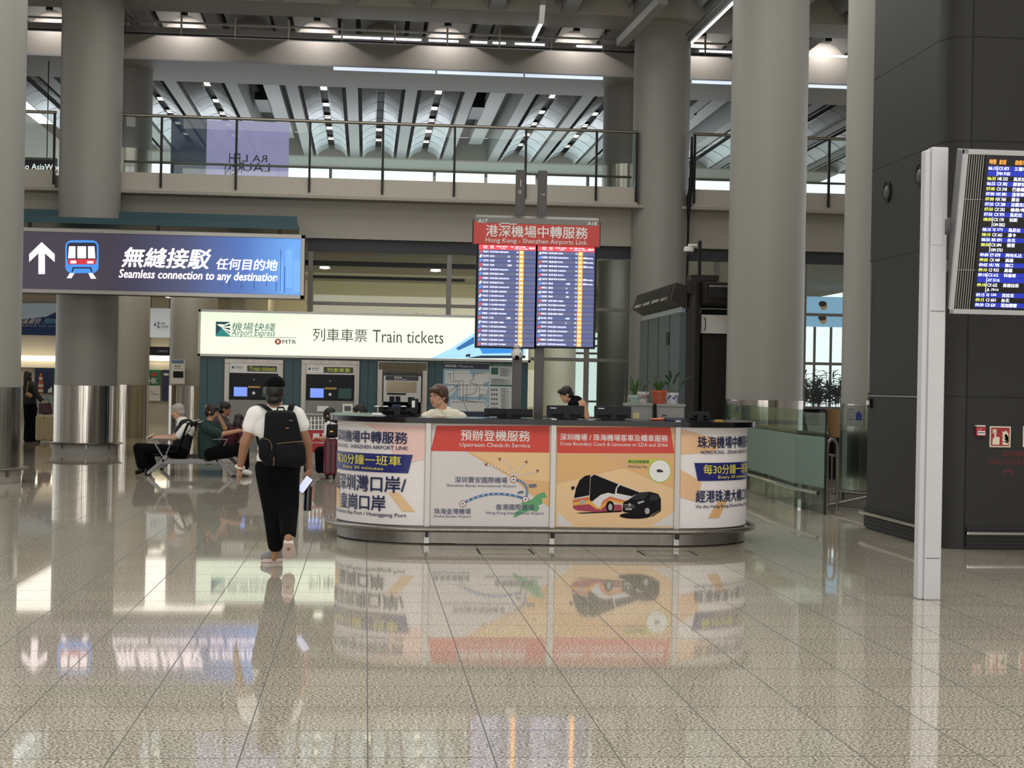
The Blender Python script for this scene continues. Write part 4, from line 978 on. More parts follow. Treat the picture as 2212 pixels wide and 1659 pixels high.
b = MB(); H(b, [(728, 990), (738, 905), (790, 882), (880, 815), (990, 806), (1070, 828), (1095, 875), (1095, 978), (1000, 1030), (900, 1015), (745, 1002)], .005); b.build('limousine_print', M('limousine_black', '141315', 0.6, spec=0.15), front2)
b = MB(); H(b, [(800, 880), (885, 822), (985, 815), (935, 880)], .006); H(b, [(985, 870), (1010, 825), (1070, 845), (1082, 880), (985, 895)], .006); b.build('limousine_window_print', M('limousine_grey', '302f33', 0.6, spec=0.15), front2)
b = MB(); H(b, [(755, 962), (818, 964), (818, 982), (755, 980)], .007); H(b, [(740, 925), (840, 935), (840, 940), (740, 930)], .007); H(b, [(742, 945), (850, 955), (850, 959), (742, 949)], .007); disc(b, 797, 930, 14, 14, .0075); H(b, [(870, 905), (930, 890), (940, 902), (880, 925)], .007)
disc(b, 965, 990, 24, 30, .008); disc(b, 612, 952, 20, 32, .006); disc(b, 345, 905, 30, 22, .006); b.build('highlight_print', M('print_silver', 'a5a3a4', 0.35), front2)
# ================================================================== THINGS ON THE COUNTER
zc = zt1 + .001
def monitor(label, px0, px1, py0, Y, tilt, mat, stand=True, thick=.045):
    x0, x1 = atY(px0, 890, Y).x, atY(px1, 890, Y).x; z1 = atY((px0 + px1) / 2, py0, Y).z; xc = (x0 + x1) / 2
    t = thing('monitor', label, 'monitor', (xc, Y, zc))
    R_ = Matrix.Rotation(tilt, 4, 'X')
    def put(b):
        b.v = [tuple(Vector((xc, Y, z1)) + R_ @ (Vector(p) - Vector((xc, Y, z1)))) for p in b.v]; return b
    zb = zc + .012
    put(MB().box(x0, x1, Y - .012, Y + .03, zb, z1)).build('casing', mat, t, bevel=.006)
    put(MB().prism([(x0 + .03, zb + .02), (x1 - .03, zb + .02), (x1 - .05, z1 - .06), (x0 + .05, z1 - .06)], 'y', Y - .045, Y - .012)).build('back_cover', mat, t, bevel=.01)
    put(MB().box(x0 + .01, x1 - .01, Y + .03, Y + .034, zb + .012, z1 - .012)).build('screen', M('screen_off', '1a2433', 0.2, em=.15), t)
    MB().box(xc - .03, xc + .03, Y - .07, Y - .04, zc + .012, zb + .06).build('neck', mat, t)
    MB().box(xc - .11, xc + .11, Y - .1, Y + .06, zc, zc + .012).build('foot', mat, t, bevel=.004)
    return t, x0, x1, z1, xc
m_mon = M('monitor_charcoal', '1d1f23', 0.45, spec=0.2); m_monb = M('monitor_black', '111215', 0.45, spec=0.2)
Ym = YD + .5
t, x0, x1, z1, xc = monitor('black tilted point-of-sale monitor with white clips, left of the clerk', 818, 897, 880, Ym, -.35, m_monb)
for px in (815, 833, 872):
    c = atY(px, 878, Ym - .02); MB().ell((c.x, Ym - .03, c.z), (.03, .05, .008), 12, 6).build('clip', m_txtw, t)
monitor('wide black monitor seen from behind at the sign posts', 1046, 1151, 883, Ym, -.06, m_monb)
t, x0, x1, z1, xc = monitor('charcoal monitor below the right departures screen, nearer the sign posts', 1181, 1262, 876, Ym, -.06, m_mon)
MB().box(x0 + .03, x0 + .09, Ym - .047, Ym - .044, z1 - .03, z1 - .022).build('badge', m_txtw, t)
t, x0, x1, z1, xc = monitor('charcoal monitor beside the grey cabinet with the yellow note', 1284, 1363, 877, Ym, -.06, m_mon)
MB().box(x0 + .03, x0 + .09, Ym - .047, Ym - .044, z1 - .03, z1 - .022).build('badge', m_txtw, t)
t, *_ = monitor('black tablet leaning on its stand at the right end of the counter', 1488, 1532, 889, YD + .35, -.45, m_blk)
t = thing('card_terminal', 'slim black card reader on a stem beside the tilted monitor', 'card reader', atY(896, 905, Ym + .1)); t.location.z = zc
c = atY(896, 880, Ym + .1)
MB().box(c.x - .035, c.x + .035, Ym + .08, Ym + .12, zc + .02, zc + .17).build('body', m_blk, t, bevel=.006)
MB().box(c.x - .03, c.x + .0, Ym + .075, Ym + .08, zc + .06, zc + .15).build('display', m_txtw, t)
MB().box(c.x - .06, c.x + .06, Ym + .04, Ym + .16, zc, zc + .02).build('foot', m_blk, t)
c = atY(814, 899, YD + .3)
t = thing('handset', 'white telephone handset lying at the left end of the counter', 'telephone', (c.x, YD + .3, zc))
MB().box(c.x - .05, c.x + .05, YD + .25, YD + .35, zc, zc + .03).build('body', m_txtw, t, bevel=.01)
MB().tube([(c.x + .04, YD + .3, zc + .02), (c.x + .06, YD + .3, zc + .015), (c.x + .045, YD + .28, zc + .004)], .005, 6).build('cord', m_txtw, t)
c = atY(1418, 909, YD + .4)
t = MB().ell((c.x, YD + .4, zc + .012), (.07, .05, .012), 14, 6).ell((c.x + .05, YD + .4, zc + .016), (.04, .04, .016), 12, 6).build('cloth', M('coral_cloth', 'd8735c', 0.8), smooth=60); tag(t, 'small coral cloth on the counter near the blue tray', 'cloth')
c = atY(1453, 906, YD + .4)
t = thing('tray', 'dark blue tray with a black handle on the counter beside the tablet', 'tray', (c.x, YD + .4, zc))
MB().box(c.x - .08, c.x + .1, YD + .34, YD + .46, zc, zc + .035).build('body', M('tray_navy', '1f2a44', 0.4), t, bevel=.006)
MB().tube([(c.x - .08, YD + .4, zc + .02), (c.x - .11, YD + .4, zc + .035), (c.x - .1, YD + .4, zc + .055), (c.x - .06, YD + .4, zc + .05)], .006, 6).build('handle', m_blk, t)
c = atY(1552, 911, YD + .45)
t = MB().box(c.x - .05, c.x + .05, YD + .4, YD + .47, zc, zc + .008).box(c.x - .035, c.x + .03, YD + .41, YD + .46, zc + .008, zc + .018).build('leaflets', M('leaflet_ochre', 'b08a34', 0.6)); tag(t, 'ochre leaflets lying right of the tablet on the counter', 'leaflet')
# glass screen on the left end of the counter
c = atY(755, 895, YD + .5)
t = MB().box(c.x - .15, c.x + .2, YD + .4, YD + .41, zc, zc + .03).build('glass_sheet', glass('sheet_glass', 'cfe0d8', 1.0)); tag(t, 'low glass strip standing on the left end of the counter', 'glass')

# ================================================================== DEPARTURES SIGN BEHIND THE COUNTER
YI = 16.2
sg = thing('departures_sign', 'two post information sign with red header A17 A18 and twin flight screens', 'sign', (atY(1148, 900, YI).x, YI, 0))
za = atY(1135, 366, YI).z
for px0, px1 in ((1116, 1136), (1164, 1183)):
    a, b_, _, _ = rect(px0, 365, px1, 420, YI)
    mb = MB().box(a, b_, YI + .04, YI + .12, 0.02, za)
    mb.build('post', M('post_charcoal', '4a4745', 0.45, .3), sg, bevel=.004)
    MB().box((a + b_) / 2 - .16, (a + b_) / 2 + .16, YI - .02, YI + .22, 0, .02).build('base_plate', m_dark, sg)
a, b_, c, d = rect(1118, 380, 1133, 410, YI + .03)
b = MB()
for px, y0, y1 in ((1125, 388, 403), (1121, 411, 419), (1125, 411, 419), (1174, 419, 421)): b.rpx(px - (1 if px < 1170 else 3.5), y0, px + (1 if px < 1170 else 3.5), y1, YI + .035, .004)
b.build('sticker', M('sticker_cream', 'b8b294', .5), sg)
a, b_, c, d = rect(1022, 472, 1294, 532, YI)
z_h1 = atY(1158, 485, YI).z; z_h0 = atY(1158, 531, YI).z; z_c1 = atY(1158, 468, YI).z
hb = MB().box(a, b_, YI - .06, YI + .04, z_h0, z_h1 + .02).build('header_board', m_red, sg)
MB().box(a - .006, a, YI - .065, YI + .045, z_h0 - .01, z_h1 + .03).box(b_, b_ + .006, YI - .065, YI + .045, z_h0 - .01, z_h1 + .03).build('edge_strip', m_blk, sg)
ca_, cb_, _, _ = rect(1027, 470, 1292, 480, YI)
MB().prism([(YI - .062, z_h1 - .005), (YI - .062, z_c1 - .03), (YI - .02, z_c1), (YI + .14, z_c1), (YI + .14, z_h1 - .005)], 'x', ca_, cb_).build('cap', M('cap_grey', '6e6a63', .4, .3), sg, bevel=.004)
YL = YI - .064
b = MB().tpx('A17', 1033, 473, 1053, 482, YL, .015).tpx('A18', 1269, 479, 1289, 487, YL, .015).build('lettering', m_txtw, sg)
b = MB().tpx('港深機場中轉服務', 1049, 488, 1270, 514, YL, .014).tpx('Hong Kong - Shenzhen Airports Link', 1049, 516, 1268, 529, YL, .004).build('lettering', m_txtw, hb)
MB().tube([atY(x, y, YL - .004) for x, y in ((1077, 483), (1080, 485.5), (1085, 482), (1095, 482.5), (1104, 484.5), (1116, 484))], .006, 6).build('loose_strip', m_txtw, hb)
# screens
AIR = ['SHENZHEN', 'CHONGQING', 'JINAN', 'DALIAN', 'HANGZHOU', 'XIAN', 'ZHENGZHOU', 'WUXI', 'CHANGCHUN', 'CHENGDU', 'SANYA', 'NANJING', 'NINGBO', 'WUHAN', 'TAIYUAN', 'GUIYANG', 'YIBIN', 'KUNMING', 'NANTONG', 'HEFEI', 'LHASA', 'TIANJIN']
m_row = [M('row_blue', '3a4578', .3, em=.95, var=.03), M('row_slate', '454a70', .3, em=.95, var=.03)]
m_gap = M('row_gap', '1b2040', .3, em=.6, var=0); m_amber = M('amber_cell', 'f2a440', .3, em=1.05, var=.05); m_hred = M('screen_red', 'e8323c', .3, em=1.0, var=0)
m_swhite = M('screen_white', 'f0f2ff', .3, em=1.1, var=0)
m_logo = [M('logo_red', 'd2303a', .3, em=.9), M('logo_blue', '4f7fe0', .3, em=.9), M('logo_pale', 'c9d6f5', .3, em=.9)]
for k, (x0, y0, x1, y1) in enumerate(((1032, 532, 1155, 747), (1159, 535, 1282, 750))):
    a, b_, c, d = rect(x0, y0, x1, y1, YI); c = rect(x0, 532 + 1.5, x1, 749, YI)[2]; d = z_h0 - .004
    sc = MB().box(a - .022, b_ + .022, YI - .03, YI + .04, c - .018, d).build('screen', m_blk, sg)
    dx = b_ - a; zz = lambda v: d - (d - c) * v; xx = lambda u: a + dx * u
    ys = YI - .031
    b = MB().box(xx(0), xx(1), ys, ys + .001, zz(1), zz(0)); b.build('backlight', m_gap, sc)
    n = 22; h0 = .047; rh = (1 - h0) / n; ys -= .001
    b = MB(); bw = MB(); ba = MB(); bl = MB(); bh = MB()
    bh.poly([(xx(0), ys, zz(h0)), (xx(1), ys, zz(h0)), (xx(1), ys, zz(0)), (xx(0), ys, zz(0))])
    Q = lambda mb, u0, v0, u1, v1, dd=.001: mb.poly([(xx(u0), ys - dd, zz(v1)), (xx(u1), ys - dd, zz(v1)), (xx(u1), ys - dd, zz(v0)), (xx(u0), ys - dd, zz(v0))])
    TX = lambda mb, s, u0, v0, u1, v1, bd=.01: mb.text(s, lambda u, v: (xx(u0 + (u1 - u0) * u), ys - .002, zz(v1 + (v0 - v1) * v)), bd)
    TX(bw, '航班', .08, .008, .15, .022); TX(bw, 'Flight', .08, .026, .15, .04); TX(bw, '時間', .2, .008, .26, .022); TX(bw, 'STD', .2, .026, .26, .038); TX(bw, '目的地 / 經停站', .31, .008, .5, .022); TX(bw, 'To/Via', .38, .026, .46, .038)
    TX(bw, '航站', .56, .008, .61, .022); TX(bw, '登機口 行李 備註', .64, .008, .82, .022); TX(bw, 'Gate Door Status', .63, .027, .86, .039); TX(bw, '08:39', .88, .015, .98, .036, .02)
    for i in range(n):
        v0 = h0 + rh * i
        b.mat((i * 7 + k) % 2); Q(b, 0, v0 + rh * .08, 1, v0 + rh * .95, 0)
        Q(ba, .71, v0 + rh * .06, .79, v0 + rh * .97)
        bl.mat((i * 5 + k * 2) % 3)
        s = (i * 3 + k) % 3
        u = lambda q: .012 + .05 * q
        pts = [[(0, 1), (.3, .1), (1, 0), (.7, .9)], [(0, .8), (1, 0), (1, 1)], [(.1, .2), (.8, 0), (1, .6), (.5, 1), (0, .8)]][s]
        bl.poly([(xx(u(p[0])), ys - .001, zz(v0 + rh * (.12 + .76 * p[1]))) for p in pts[::-1]])
        r = lambda p, q: v0 + rh * p
        TX(bw, random.choice(('CZ', 'MU', 'ZH', 'HU', 'MF', 'CA', 'GJ')) + str(random.randint(1200, 9800)), .075, v0 + rh * .28, .175, v0 + rh * .72)
        TX(bw, '%02d:%02d' % (8 + i // 9 + 2 * (1 - k), (i * 5 + 10) % 60), .2, v0 + rh * .28, .275, v0 + rh * .72)
        if i in (1, 2, 3, 15) and k == 0 or i in (7, 8, 9, 10, 15, 16) and k == 1: TX(bw, '上海虹橋'[:1 + i % 4], .5, v0 + rh * .28, .515 + .015 * (1 + i % 4), v0 + rh * .72)
        else: TX(bw, '杭州 ' + AIR[(i + 5 * k) % 22], .285, v0 + rh * .28, .36 + .02 * len(AIR[(i + 5 * k) % 22]), v0 + rh * .74)
        TX(bw, '%d' % (10 + i % 4), .665, v0 + rh * .3, .695, v0 + rh * .72); TX(bw, '%d' % (300 + 7 * i), .73, v0 + rh * .3, .768, v0 + rh * .72)
        if k == 1 and i in (1, 2, 3, 6, 7): TX(bw, '登機 Boarding', .80, v0 + rh * .26, .97, v0 + rh * .78)
    b.build('rows', m_row, sc); ba.build('amber_column', m_amber, sc); bl.build('tail_logos', m_logo, sc); bh.build('red_bar', m_hred, sc); bw.build('lettering', m_swhite, sc)
# dome camera on the post and lit strip beside it
t = thing('security_camera', 'white ball security camera under the departures screens', 'camera', atY(1117, 752, YI - .02))
c = atY(1117, 764, YI - .02)
MB().ell(c, (.062, .062, .058), 20, 12).build('ball', m_white, t, 60)
MB().cyl(c + Vector((0, 0, .05)), c + Vector((0, .05, .09)), .045).build('mount', m_white, t, 60)
MB().cyl(c + Vector((-.004, -.045, -.036)), c + Vector((-.006, -.066, -.048)), .022).build('lens', m_blk, t, 60)
MB().ell(c + Vector((.028, -.058, .0)), (.006, .006, .006), 8, 6).build('sensor', m_blk, t)

# ================================================================== CABINET AND PLANTS BEHIND THE COUNTER
YK = 17.6
a, b_, _, d = rect(1362, 878, 1478, 960, YK)
t = thing('cabinet', 'grey steel cabinet with a yellow note, carrying four potted plants', 'cabinet', ((a + b_) / 2, YK + .25, 0))
m_cab = M('cabinet_grey', '8d8d89', .45, var=.03)
MB().box(a, b_, YK, YK + .5, 0, d).build('body', m_cab, t, bevel=.006)
MB().box(a - .01, b_ + .01, YK - .015, YK + .5, d, d + .03).build('top', m_cab, t, bevel=.004)
for p0_, p1_ in ((1364, 1417), (1419, 1476)):
    q = rect(p0_, 884, p1_, 960, YK - .01); MB().box(q[0], q[1], YK - .015, YK, .1, q[3]).build('door', m_cab, t, bevel=.004)
MB().rpx(1368, 891, 1381, 904, YK - .02, .003).build('yellow_note', M('note_yellow', 'cfc48f', .6), t)
zk = d + .03
c = atY(1415, 880, YK - .06)
t = thing('umbrella', 'furled umbrella with black tip and red cloth leaning on the grey cabinet', 'umbrella', (c.x, YK - .06, 0))
MB().cyl((c.x, YK - .05, .02), (c.x, YK - .05, .85), .012, .03, 12).cyl((c.x, YK - .05, .85), (c.x, YK - .05, zk - .16), .03, .02, 12).build('cloth', M('umbrella_red', 'a03b34', .7), t, 50)
MB().cyl((c.x, YK - .05, zk - .16), (c.x, YK - .05, zk + .0), .02, .018, 10).cyl((c.x, YK - .05, 0), (c.x, YK - .05, .02), .006).build('handle', m_blk, t, 50)
def leaf(b, base, tip, droop, w, n=8):
    base, tip = Vector(base), Vector(tip); d = tip - base; side = d.cross(Vector((0, .35, 1)))
    if side.length < 1e-4: side = Vector((1, 0, 0))
    side.normalize(); vs = []
    for i in range(n + 1):
        s = i / n; p = base + d * s + Vector((0, 0, droop * 4 * s * (1 - s))); ww = w * math.sin(PI * min(1, .08 + s * .92)) ** .8
        vs += [p - side * ww, p + Vector((0, 0, -ww * .3)), p + side * ww]
    fs = []
    for i in range(n):
        for j in range(2): fs.append((i * 3 + j, i * 3 + j + 1, i * 3 + j + 4, i * 3 + j + 3))
    return b.add(vs, fs)
def pot(name, label, px, py0, py1, Y, w0, w1, col, plate=None, deco=None):
    c = atY(px, py1, Y); s = c.y / FPX
    z0 = zk + .012; z1 = atY(px, py0, Y).z
    t = thing(name, label, 'potted plant', (c.x, Y, zk))
    r0, r1 = w0 * s / 2, w1 * s / 2
    MB().lathe([(0, z0), (r0, z0), (r1, z1 - .03), (r1 + .008, z1 - .03), (r1 + .008, z1), (r1 - .008, z1), (r1 - .01, z1 - .02), (0, z1 - .02)], (c.x, Y, 0), 28).build('pot', col, t, 35)
    MB().lathe([(0, z0 - .012), (r0 + .015, z0 - .012), (r0 + .02, z0 + .004), (0, z0 + .004)], (c.x, Y, 0), 24).build('saucer', plate or col, t, 35)
    MB().lathe([(0, z1 - .015), (r1 - .008, z1 - .018)], (c.x, Y, 0), 20).build('soil', M('soil', '2a2018', .9), t)
    return t, c.x, z1
m_leaf = M('leaf_green', '3c5f2c', .45, var=.25, scale=20); m_leaf2 = M('leaf_dark', '28462a', .45, var=.25, scale=20)
t, x, z = pot('potted_plant', 'small plant with arching leaves in a pale green pot on the cabinet', 1371, 853, 875, YK + .12, 18, 24, M('pot_celadon', '9db3a6', .3))
b = MB()
for dx, dy, dz, dr, w in ((-.07, 0, .16, .02, .02), (.03, -.02, .2, .01, .022), (-.02, .03, .13, 0, .02), (.05, .02, .14, .02, .018), (.0, -.05, .12, .02, .02)): leaf(b, (x, YK + .12, z - .02), (x + dx, YK + .12 + dy, z + dz), dr, w)
leaf(b, (x, YK + .12, z), (x - .09, YK + .1, z + .14), .12, .014, 12); leaf(b, (x, YK + .12, z), (x + .17, YK + .14, z + .2), .05, .01, 12); leaf(b, (x, YK + .12, z), (x - .13, YK + .1, z + .02), .06, .012, 10)
solid(b.build('leaves', m_leaf, t, 60), .002)
t, x, z = pot('potted_plant', 'white flowered ceramic pot behind the pale green pot', 1389, 846, 873, YK + .3, 17, 22, M('pot_white', 'c9c2bd', .3))
b = MB()
for k in range(7):
    a_ = -PI / 2 + (k - 3) * .3; b.ell((x + .058 * math.cos(a_), YK + .3 + .058 * math.sin(a_), z - .05 - .02 * (k % 2)), (.012, .006, .012), 8, 6)
b.build('flower_print', M('flower_mauve', '8d5d74', .4), t)
b = MB()
for dx, dz in ((.1, .12), (.03, .08), (-.05, .07)): leaf(b, (x, YK + .3, z - .02), (x + dx, YK + .3, z + dz), .04, .012)
solid(b.build('leaves', m_leaf, t, 60), .002)
t, x, z = pot('potted_plant', 'terracotta pot with a bushy green plant in the middle of the cabinet', 1423, 843, 876, YK + .1, 26, 34, M('pot_terracotta', 'b0553a', .5))
b = MB()
for k in range(11):
    a_ = k * 2.4; rr_ = .05 + .012 * (k % 4); leaf(b, (x + .01 * math.cos(a_), YK + .1 + .01 * math.sin(a_), z - .02), (x + rr_ * 1.5 * math.cos(a_), YK + .1 + rr_ * math.sin(a_), z + .07 + .025 * (k % 3)), .02, .018)
leaf(b, (x, YK + .1, z), (x - .09, YK + .1, z + .19), .03, .008, 10)
solid(b.build('leaves', m_leaf, t, 60), .002)
t, x, z = pot('potted_plant', 'white pot with a blue painted pattern and a tall broad-leaved plant', 1451, 848, 873, YK + .3, 20, 26, M('pot_porcelain', 'c6c6cc', .25))
b = MB()
for k in range(6):
    a_ = -PI / 2 + (k - 2.5) * .33; b.ell((x + .066 * math.cos(a_), YK + .3 + .066 * math.sin(a_), z - .065 + .022 * (k % 3)), (.016, .006, .012), 8, 6)
b.build('flower_print', M('flower_blue', '3a3f8a', .4), t)
b = MB(); st = MB()
for dx, dz, w in ((.06, .24, .03), (-.06, .2, .025), (-.08, .12, .022), (.03, .16, .024), (-.03, .26, .02)):
    m_ = Vector((x + dx * .4, YK + .3, z + dz * .6)); st.tube([(x, YK + .3, z - .02), m_], .003, 5); leaf(b, m_, (x + dx * 1.6, YK + .28, z + dz), .02, w)
m_ = Vector((x + .08, YK + .28, z + .06)); st.tube([(x, YK + .3, z - .02), m_], .003, 5); leaf(b, m_, (x + .24, YK + .25, z + .19), .03, .03, 10)
solid(b.build('leaves', m_leaf2, t, 60), .002); st.build('stem', m_leaf, t)

# ================================================================== DARK PANELLED BLOCK ON THE RIGHT
m_dwall = M('dark_cladding', '2f2e2d', 0.5, 0.0, var=0.04, scale=0.7, spec=0.25)
m_dplinth = M('dark_plinth', '1c1b1a', 0.5)
XS = 5.55; YF = 14.77; YE = atX(1870, 1140, XS).y; rc = .28
out_ = [(XS, YE)] + [(XS + rc - rc * math.cos(a), YF + rc - rc * math.sin(a)) for a in [PI / 2 * k / 8 for k in range(9)]] + [(9.8, YF), (9.8, YE)]
o = MB().prism(out_, 'z', 0, 9.5).build('wall_right', m_dwall, smooth=40); struct(o, 'dark grey panelled service core behind the flight board', 'wall')
j = MB()
def band(z, h=.014, d=.002):
    pts = [(XS - d, YE)] + [(XS + rc - (rc + d) * math.cos(a), YF + rc - (rc + d) * math.sin(a)) for a in [PI / 2 * k / 8 for k in range(9)]] + [(9.8, YF - d)]
    for p, q in zip(pts[:-1], pts[1:]): j.poly([(p[0], p[1], z - h / 2), (q[0], q[1], z - h / 2), (q[0], q[1], z + h / 2), (p[0], p[1], z + h / 2)])
for z in (1.48, 2.95, 3.96, 4.97, 6.0): band(z)
xj = atY(2086, 1000, YF).x
j.box(xj - .006, xj + .006, YF - .003, YF, 0, 9.4)
j.build('joint', m_black, o)
MB().box(XS - .012, XS, YE - .06, YE, 1.5, 2.94).box(XS - .012, XS, 15.1, YE, 1.46, 1.475).build('edge_trim', m_alu, o)
MB().box(XS - .02, XS, 15.1, YE, 0.02, .24).box(xj + .01, 9.8, YF - .02, YF, .02, .22).build('plinth', m_dplinth, o)
b = MB()
for k in range(5): b.box(XS - .028, XS - .018, 15.1, YE, .04 + k * .04, .06 + k * .04); b.box(xj + .01, 9.8, YF - .028, YF - .018, .04 + k * .036, .056 + k * .036)
b.build('plinth_rib', m_dark, o)
zk1 = atX(1920, 1119, XS).z; zk2 = atY(2150, 1152, YF).z
MB().tube([(XS - .05, YE + .05, zk1), (XS - .05, 15.1, zk1)], .02, 10).build('kick_rail', m_chrome, o, 50)
MB().box(xj + .01, 9.8, YF - .05, YF - .002, zk2 - .014, zk2 + .014).build('kick_rail', m_chrome, o, bevel=.005)
def xface(px, py): return atX(px, py, XS - .006)
for k, (px, py) in enumerate(((1917, 414), (1988, 378))):
    c = xface(px, py)
    t = thing('loudspeaker', ('round recessed black speaker on the dark wall, nearer the round column', 'round recessed black speaker on the dark wall, half behind the grey post')[k], 'speaker', c)
    MB().cyl(c + Vector((.004, 0, 0)), c + Vector((-.006, 0, 0)), .11, n=28).build('grille', m_black, t, 50)
    MB().tube([c + Vector((-.008, .11 * math.cos(a), .11 * math.sin(a))) for a in [2 * PI * k_ / 28 for k_ in range(28)]], .008, 6, closed=True).build('rim', m_dark, t, 60)
    MB().ell(c + Vector((-.006, 0, -.015)), (.03, .07, .075), 20, 10).build('cone', M('speaker_grey', '4a4847', .45), t, 60)
c = xface(1881, 871)
t = thing('door_latch', 'small black and white latch at the near edge of the dark wall', 'latch', c)
MB().box(XS - .03, XS, c.y - .04, c.y + .04, c.z - .05, c.z + .05).build('plate', m_blk, t); MB().box(XS - .05, XS - .03, c.y - .02, c.y + .02, c.z - .02, c.z + .03).build('handle', m_txtw, t)
# fire call point and signs
a, b_, c_, d_ = rect(2105, 921, 2126, 942, YF)
t = thing('fire_call_point', 'small red fire alarm call point on the dark wall', 'fire alarm', ((a + b_) / 2, YF, c_))
MB().box(a, b_, YF - .05, YF - .004, c_, d_).build('housing', M('alarm_red', 'a82630', .35), t, bevel=.008)
MB().box(a + .012, b_ - .012, YF - .054, YF - .05, c_ + .012, c_ + .05).build('window', m_txtw, t)
MB().box(a + .016, b_ - .016, YF - .055, YF - .054, c_ + .03, c_ + .038).build('mark', m_txtb, t); MB().tpx('火警', 2113, 926, 2120, 929, YF - .0555).build('lettering', m_txtw, t)
MB().box(a, b_ - .01, YF - .055, YF - .004, d_, d_ + .012).build('cover', m_txtw, t)
m_fcream = M('photoluminescent_cream', 'e6dfc4', .5); m_fred = M('fire_red', 'a3262e', .45)
def fsign(x0, x1, label, full):
    a, b_, c_, d_ = rect(x0, 921, x1, 966, YF)
    t = thing('fire_sign', label, 'sign', ((a + b_) / 2, YF, c_))
    MB().box(a, b_, YF - .012, YF - .002, c_, d_).build('plate', m_fcream, t)
    MB().box(a + .012, b_ - .012, YF - .0135, YF - .012, c_ + .012, d_ - .012).build('field', m_fred, t)
    if not full: return
    w = b_ - a; h_ = d_ - c_; P = lambda u, v: (a + w * u, YF - .015, c_ + h_ * v)
    b = MB().poly([P(.12, .12), (P(.46, .12)), P(.47, .48), P(.3, .5), P(.3, .66), P(.22, .66), P(.22, .46), P(.14, .42)])
    b.poly([P(.12, .66), P(.32, .66), P(.32, .86), P(.12, .86)])
    for k in range(4): b.poly([P(.92, .12 + k * .05), P(.62, .12 + k * .17), P(.58, .26 + k * .17), P(.70, .22 + k * .17), P(.76, .34 + k * .16), P(.88, .24 + k * .14)])
    b.build('pictogram', m_fcream, t)
    b = MB().poly([(p[0], p[1] - .001, p[2]) for p in (P(.15, .69), P(.29, .69), P(.29, .83), P(.15, .83))]); b.build('pictogram_red', m_fred, t)
    cc = P(.22, .76); MB().poly([(cc[0] + .012 * math.cos(q), YF - .017, cc[2] + .012 * math.sin(q)) for q in [2 * PI * k / 16 for k in range(16)]]).build('pictogram_button', m_fcream, t)
fsign(2137, 2182, 'square red and cream fire sign with a pressing hand and flames', True)
fsign(2209, 2254, 'second fire sign cut off by the right edge of the view', False)
b = MB().tpx('消防喉轆', 2164, 974, 2214, 987, YF - .003).tpx('FIRE HOSE REEL', 2138, 993, 2240, 1004, YF - .003).tpx('門', 2168, 1013, 2186, 1029, YF - .003)
b.build('lettering', M('dim_red_letters', '6e2023', .5), o)

# ================================================================== FLIGHT BOARD ON A GREY POST
m_post = M('post_silver', 'c4c4c7', .42, .05, var=.05, scale=3)
YPst = 11.12
t = thing('flight_board', 'tall silver post carrying a tilted flight arrivals board before the dark panelled wall', 'flight board', (atY(2010, 1297, YPst).x, YPst, 0))
zp = atY(2020, 317, YPst).z
a, b_, _, _ = rect(2006, 700, 2041, 900, YPst); a -= .003
MB().box(a, b_, YPst, YPst + .1, 0, zp).build('post', m_post, t, bevel=.008)
a2, b2_, _, _ = rect(1988, 700, 2001, 900, YPst + .05); zp2 = atY(1997, 322, YPst).z
MB().box(a2, b2_, YPst + .02, YPst + .12, 0, zp2).build('post', m_post, t, bevel=.012)
MB().box(b2_ - .002, a + .002, YPst + .06, YPst + .1, 0, zp2 - .02).build('channel', M('channel_grey', '55555a', .5, .4), t)
MB().rpx(2011, 455, 2037, 529, YPst - .004, .006).build('cover_plate', m_post, t, bevel=.002)
q = MB()
for py in (672, 1206): 
    z = atY(2020, py, YPst).z; q.box(a + .01, b_ - .01, YPst - .0015, YPst + .001, z - .003, z + .003)
q.build('seam', M('seam_grey', '6c6c6e', .6), t)
P0 = atY(2049, 677, 11.10); P1 = atY(2074.5, 322, 10.86)
UPV = (P1 - P0); UPV.x = 0; BH = UPV.length; UPV.normalize(); NRM = Vector((1, 0, 0)).cross(UPV)   # towards the hall
BX = P0.x; BWD = 1.9
def bp(u, v, d=0.0): return Vector((BX, P0.y, P0.z)) + Vector((u, 0, 0)) + UPV * v + NRM * d
def bbox(b, u0, u1, v0, v1, d0, d1):
    vs = [bp(u, v, d) for d in (d0, d1) for v in (v0, v1) for u in (u0, u1)]
    return b.add(vs, [(0, 2, 3, 1), (4, 5, 7, 6), (0, 1, 5, 4), (2, 6, 7, 3), (0, 4, 6, 2), (1, 3, 7, 5)])
bbox(MB(), 0.0, BWD, 0, BH, -.14, -.012).build('casing', M('board_grey', '6f6f70', .45, .3), t, bevel=.01)
fr = MB(); w = .034
for q_ in ((0, BWD, BH - w, BH), (0, BWD, 0, w), (0, w, 0, BH), (BWD - w, BWD, 0, BH)): bbox(fr, *q_, -.02, .012)
fr.build('frame', M('board_frame', 'b4b4b5', .42, .1), t, bevel=.003)
bbox(MB(), w, .165, w, BH - w, -.011, -.008).build('louvre_back', m_black, t)
fr = MB()
for k in range(7): u = .043 + k * .0172; bbox(fr, u, u + .006, w, BH - w, -.008, .006)
for v in (BH * .27, BH * .70): bbox(fr, w, .165, v, v + .004, -.008, .008)
fr.build('louvre', m_alu, t)
scr = bbox(MB(), .165, BWD - w, w, BH - w, -.011, .0).build('screen', M('board_black', '08080c', .25), t)
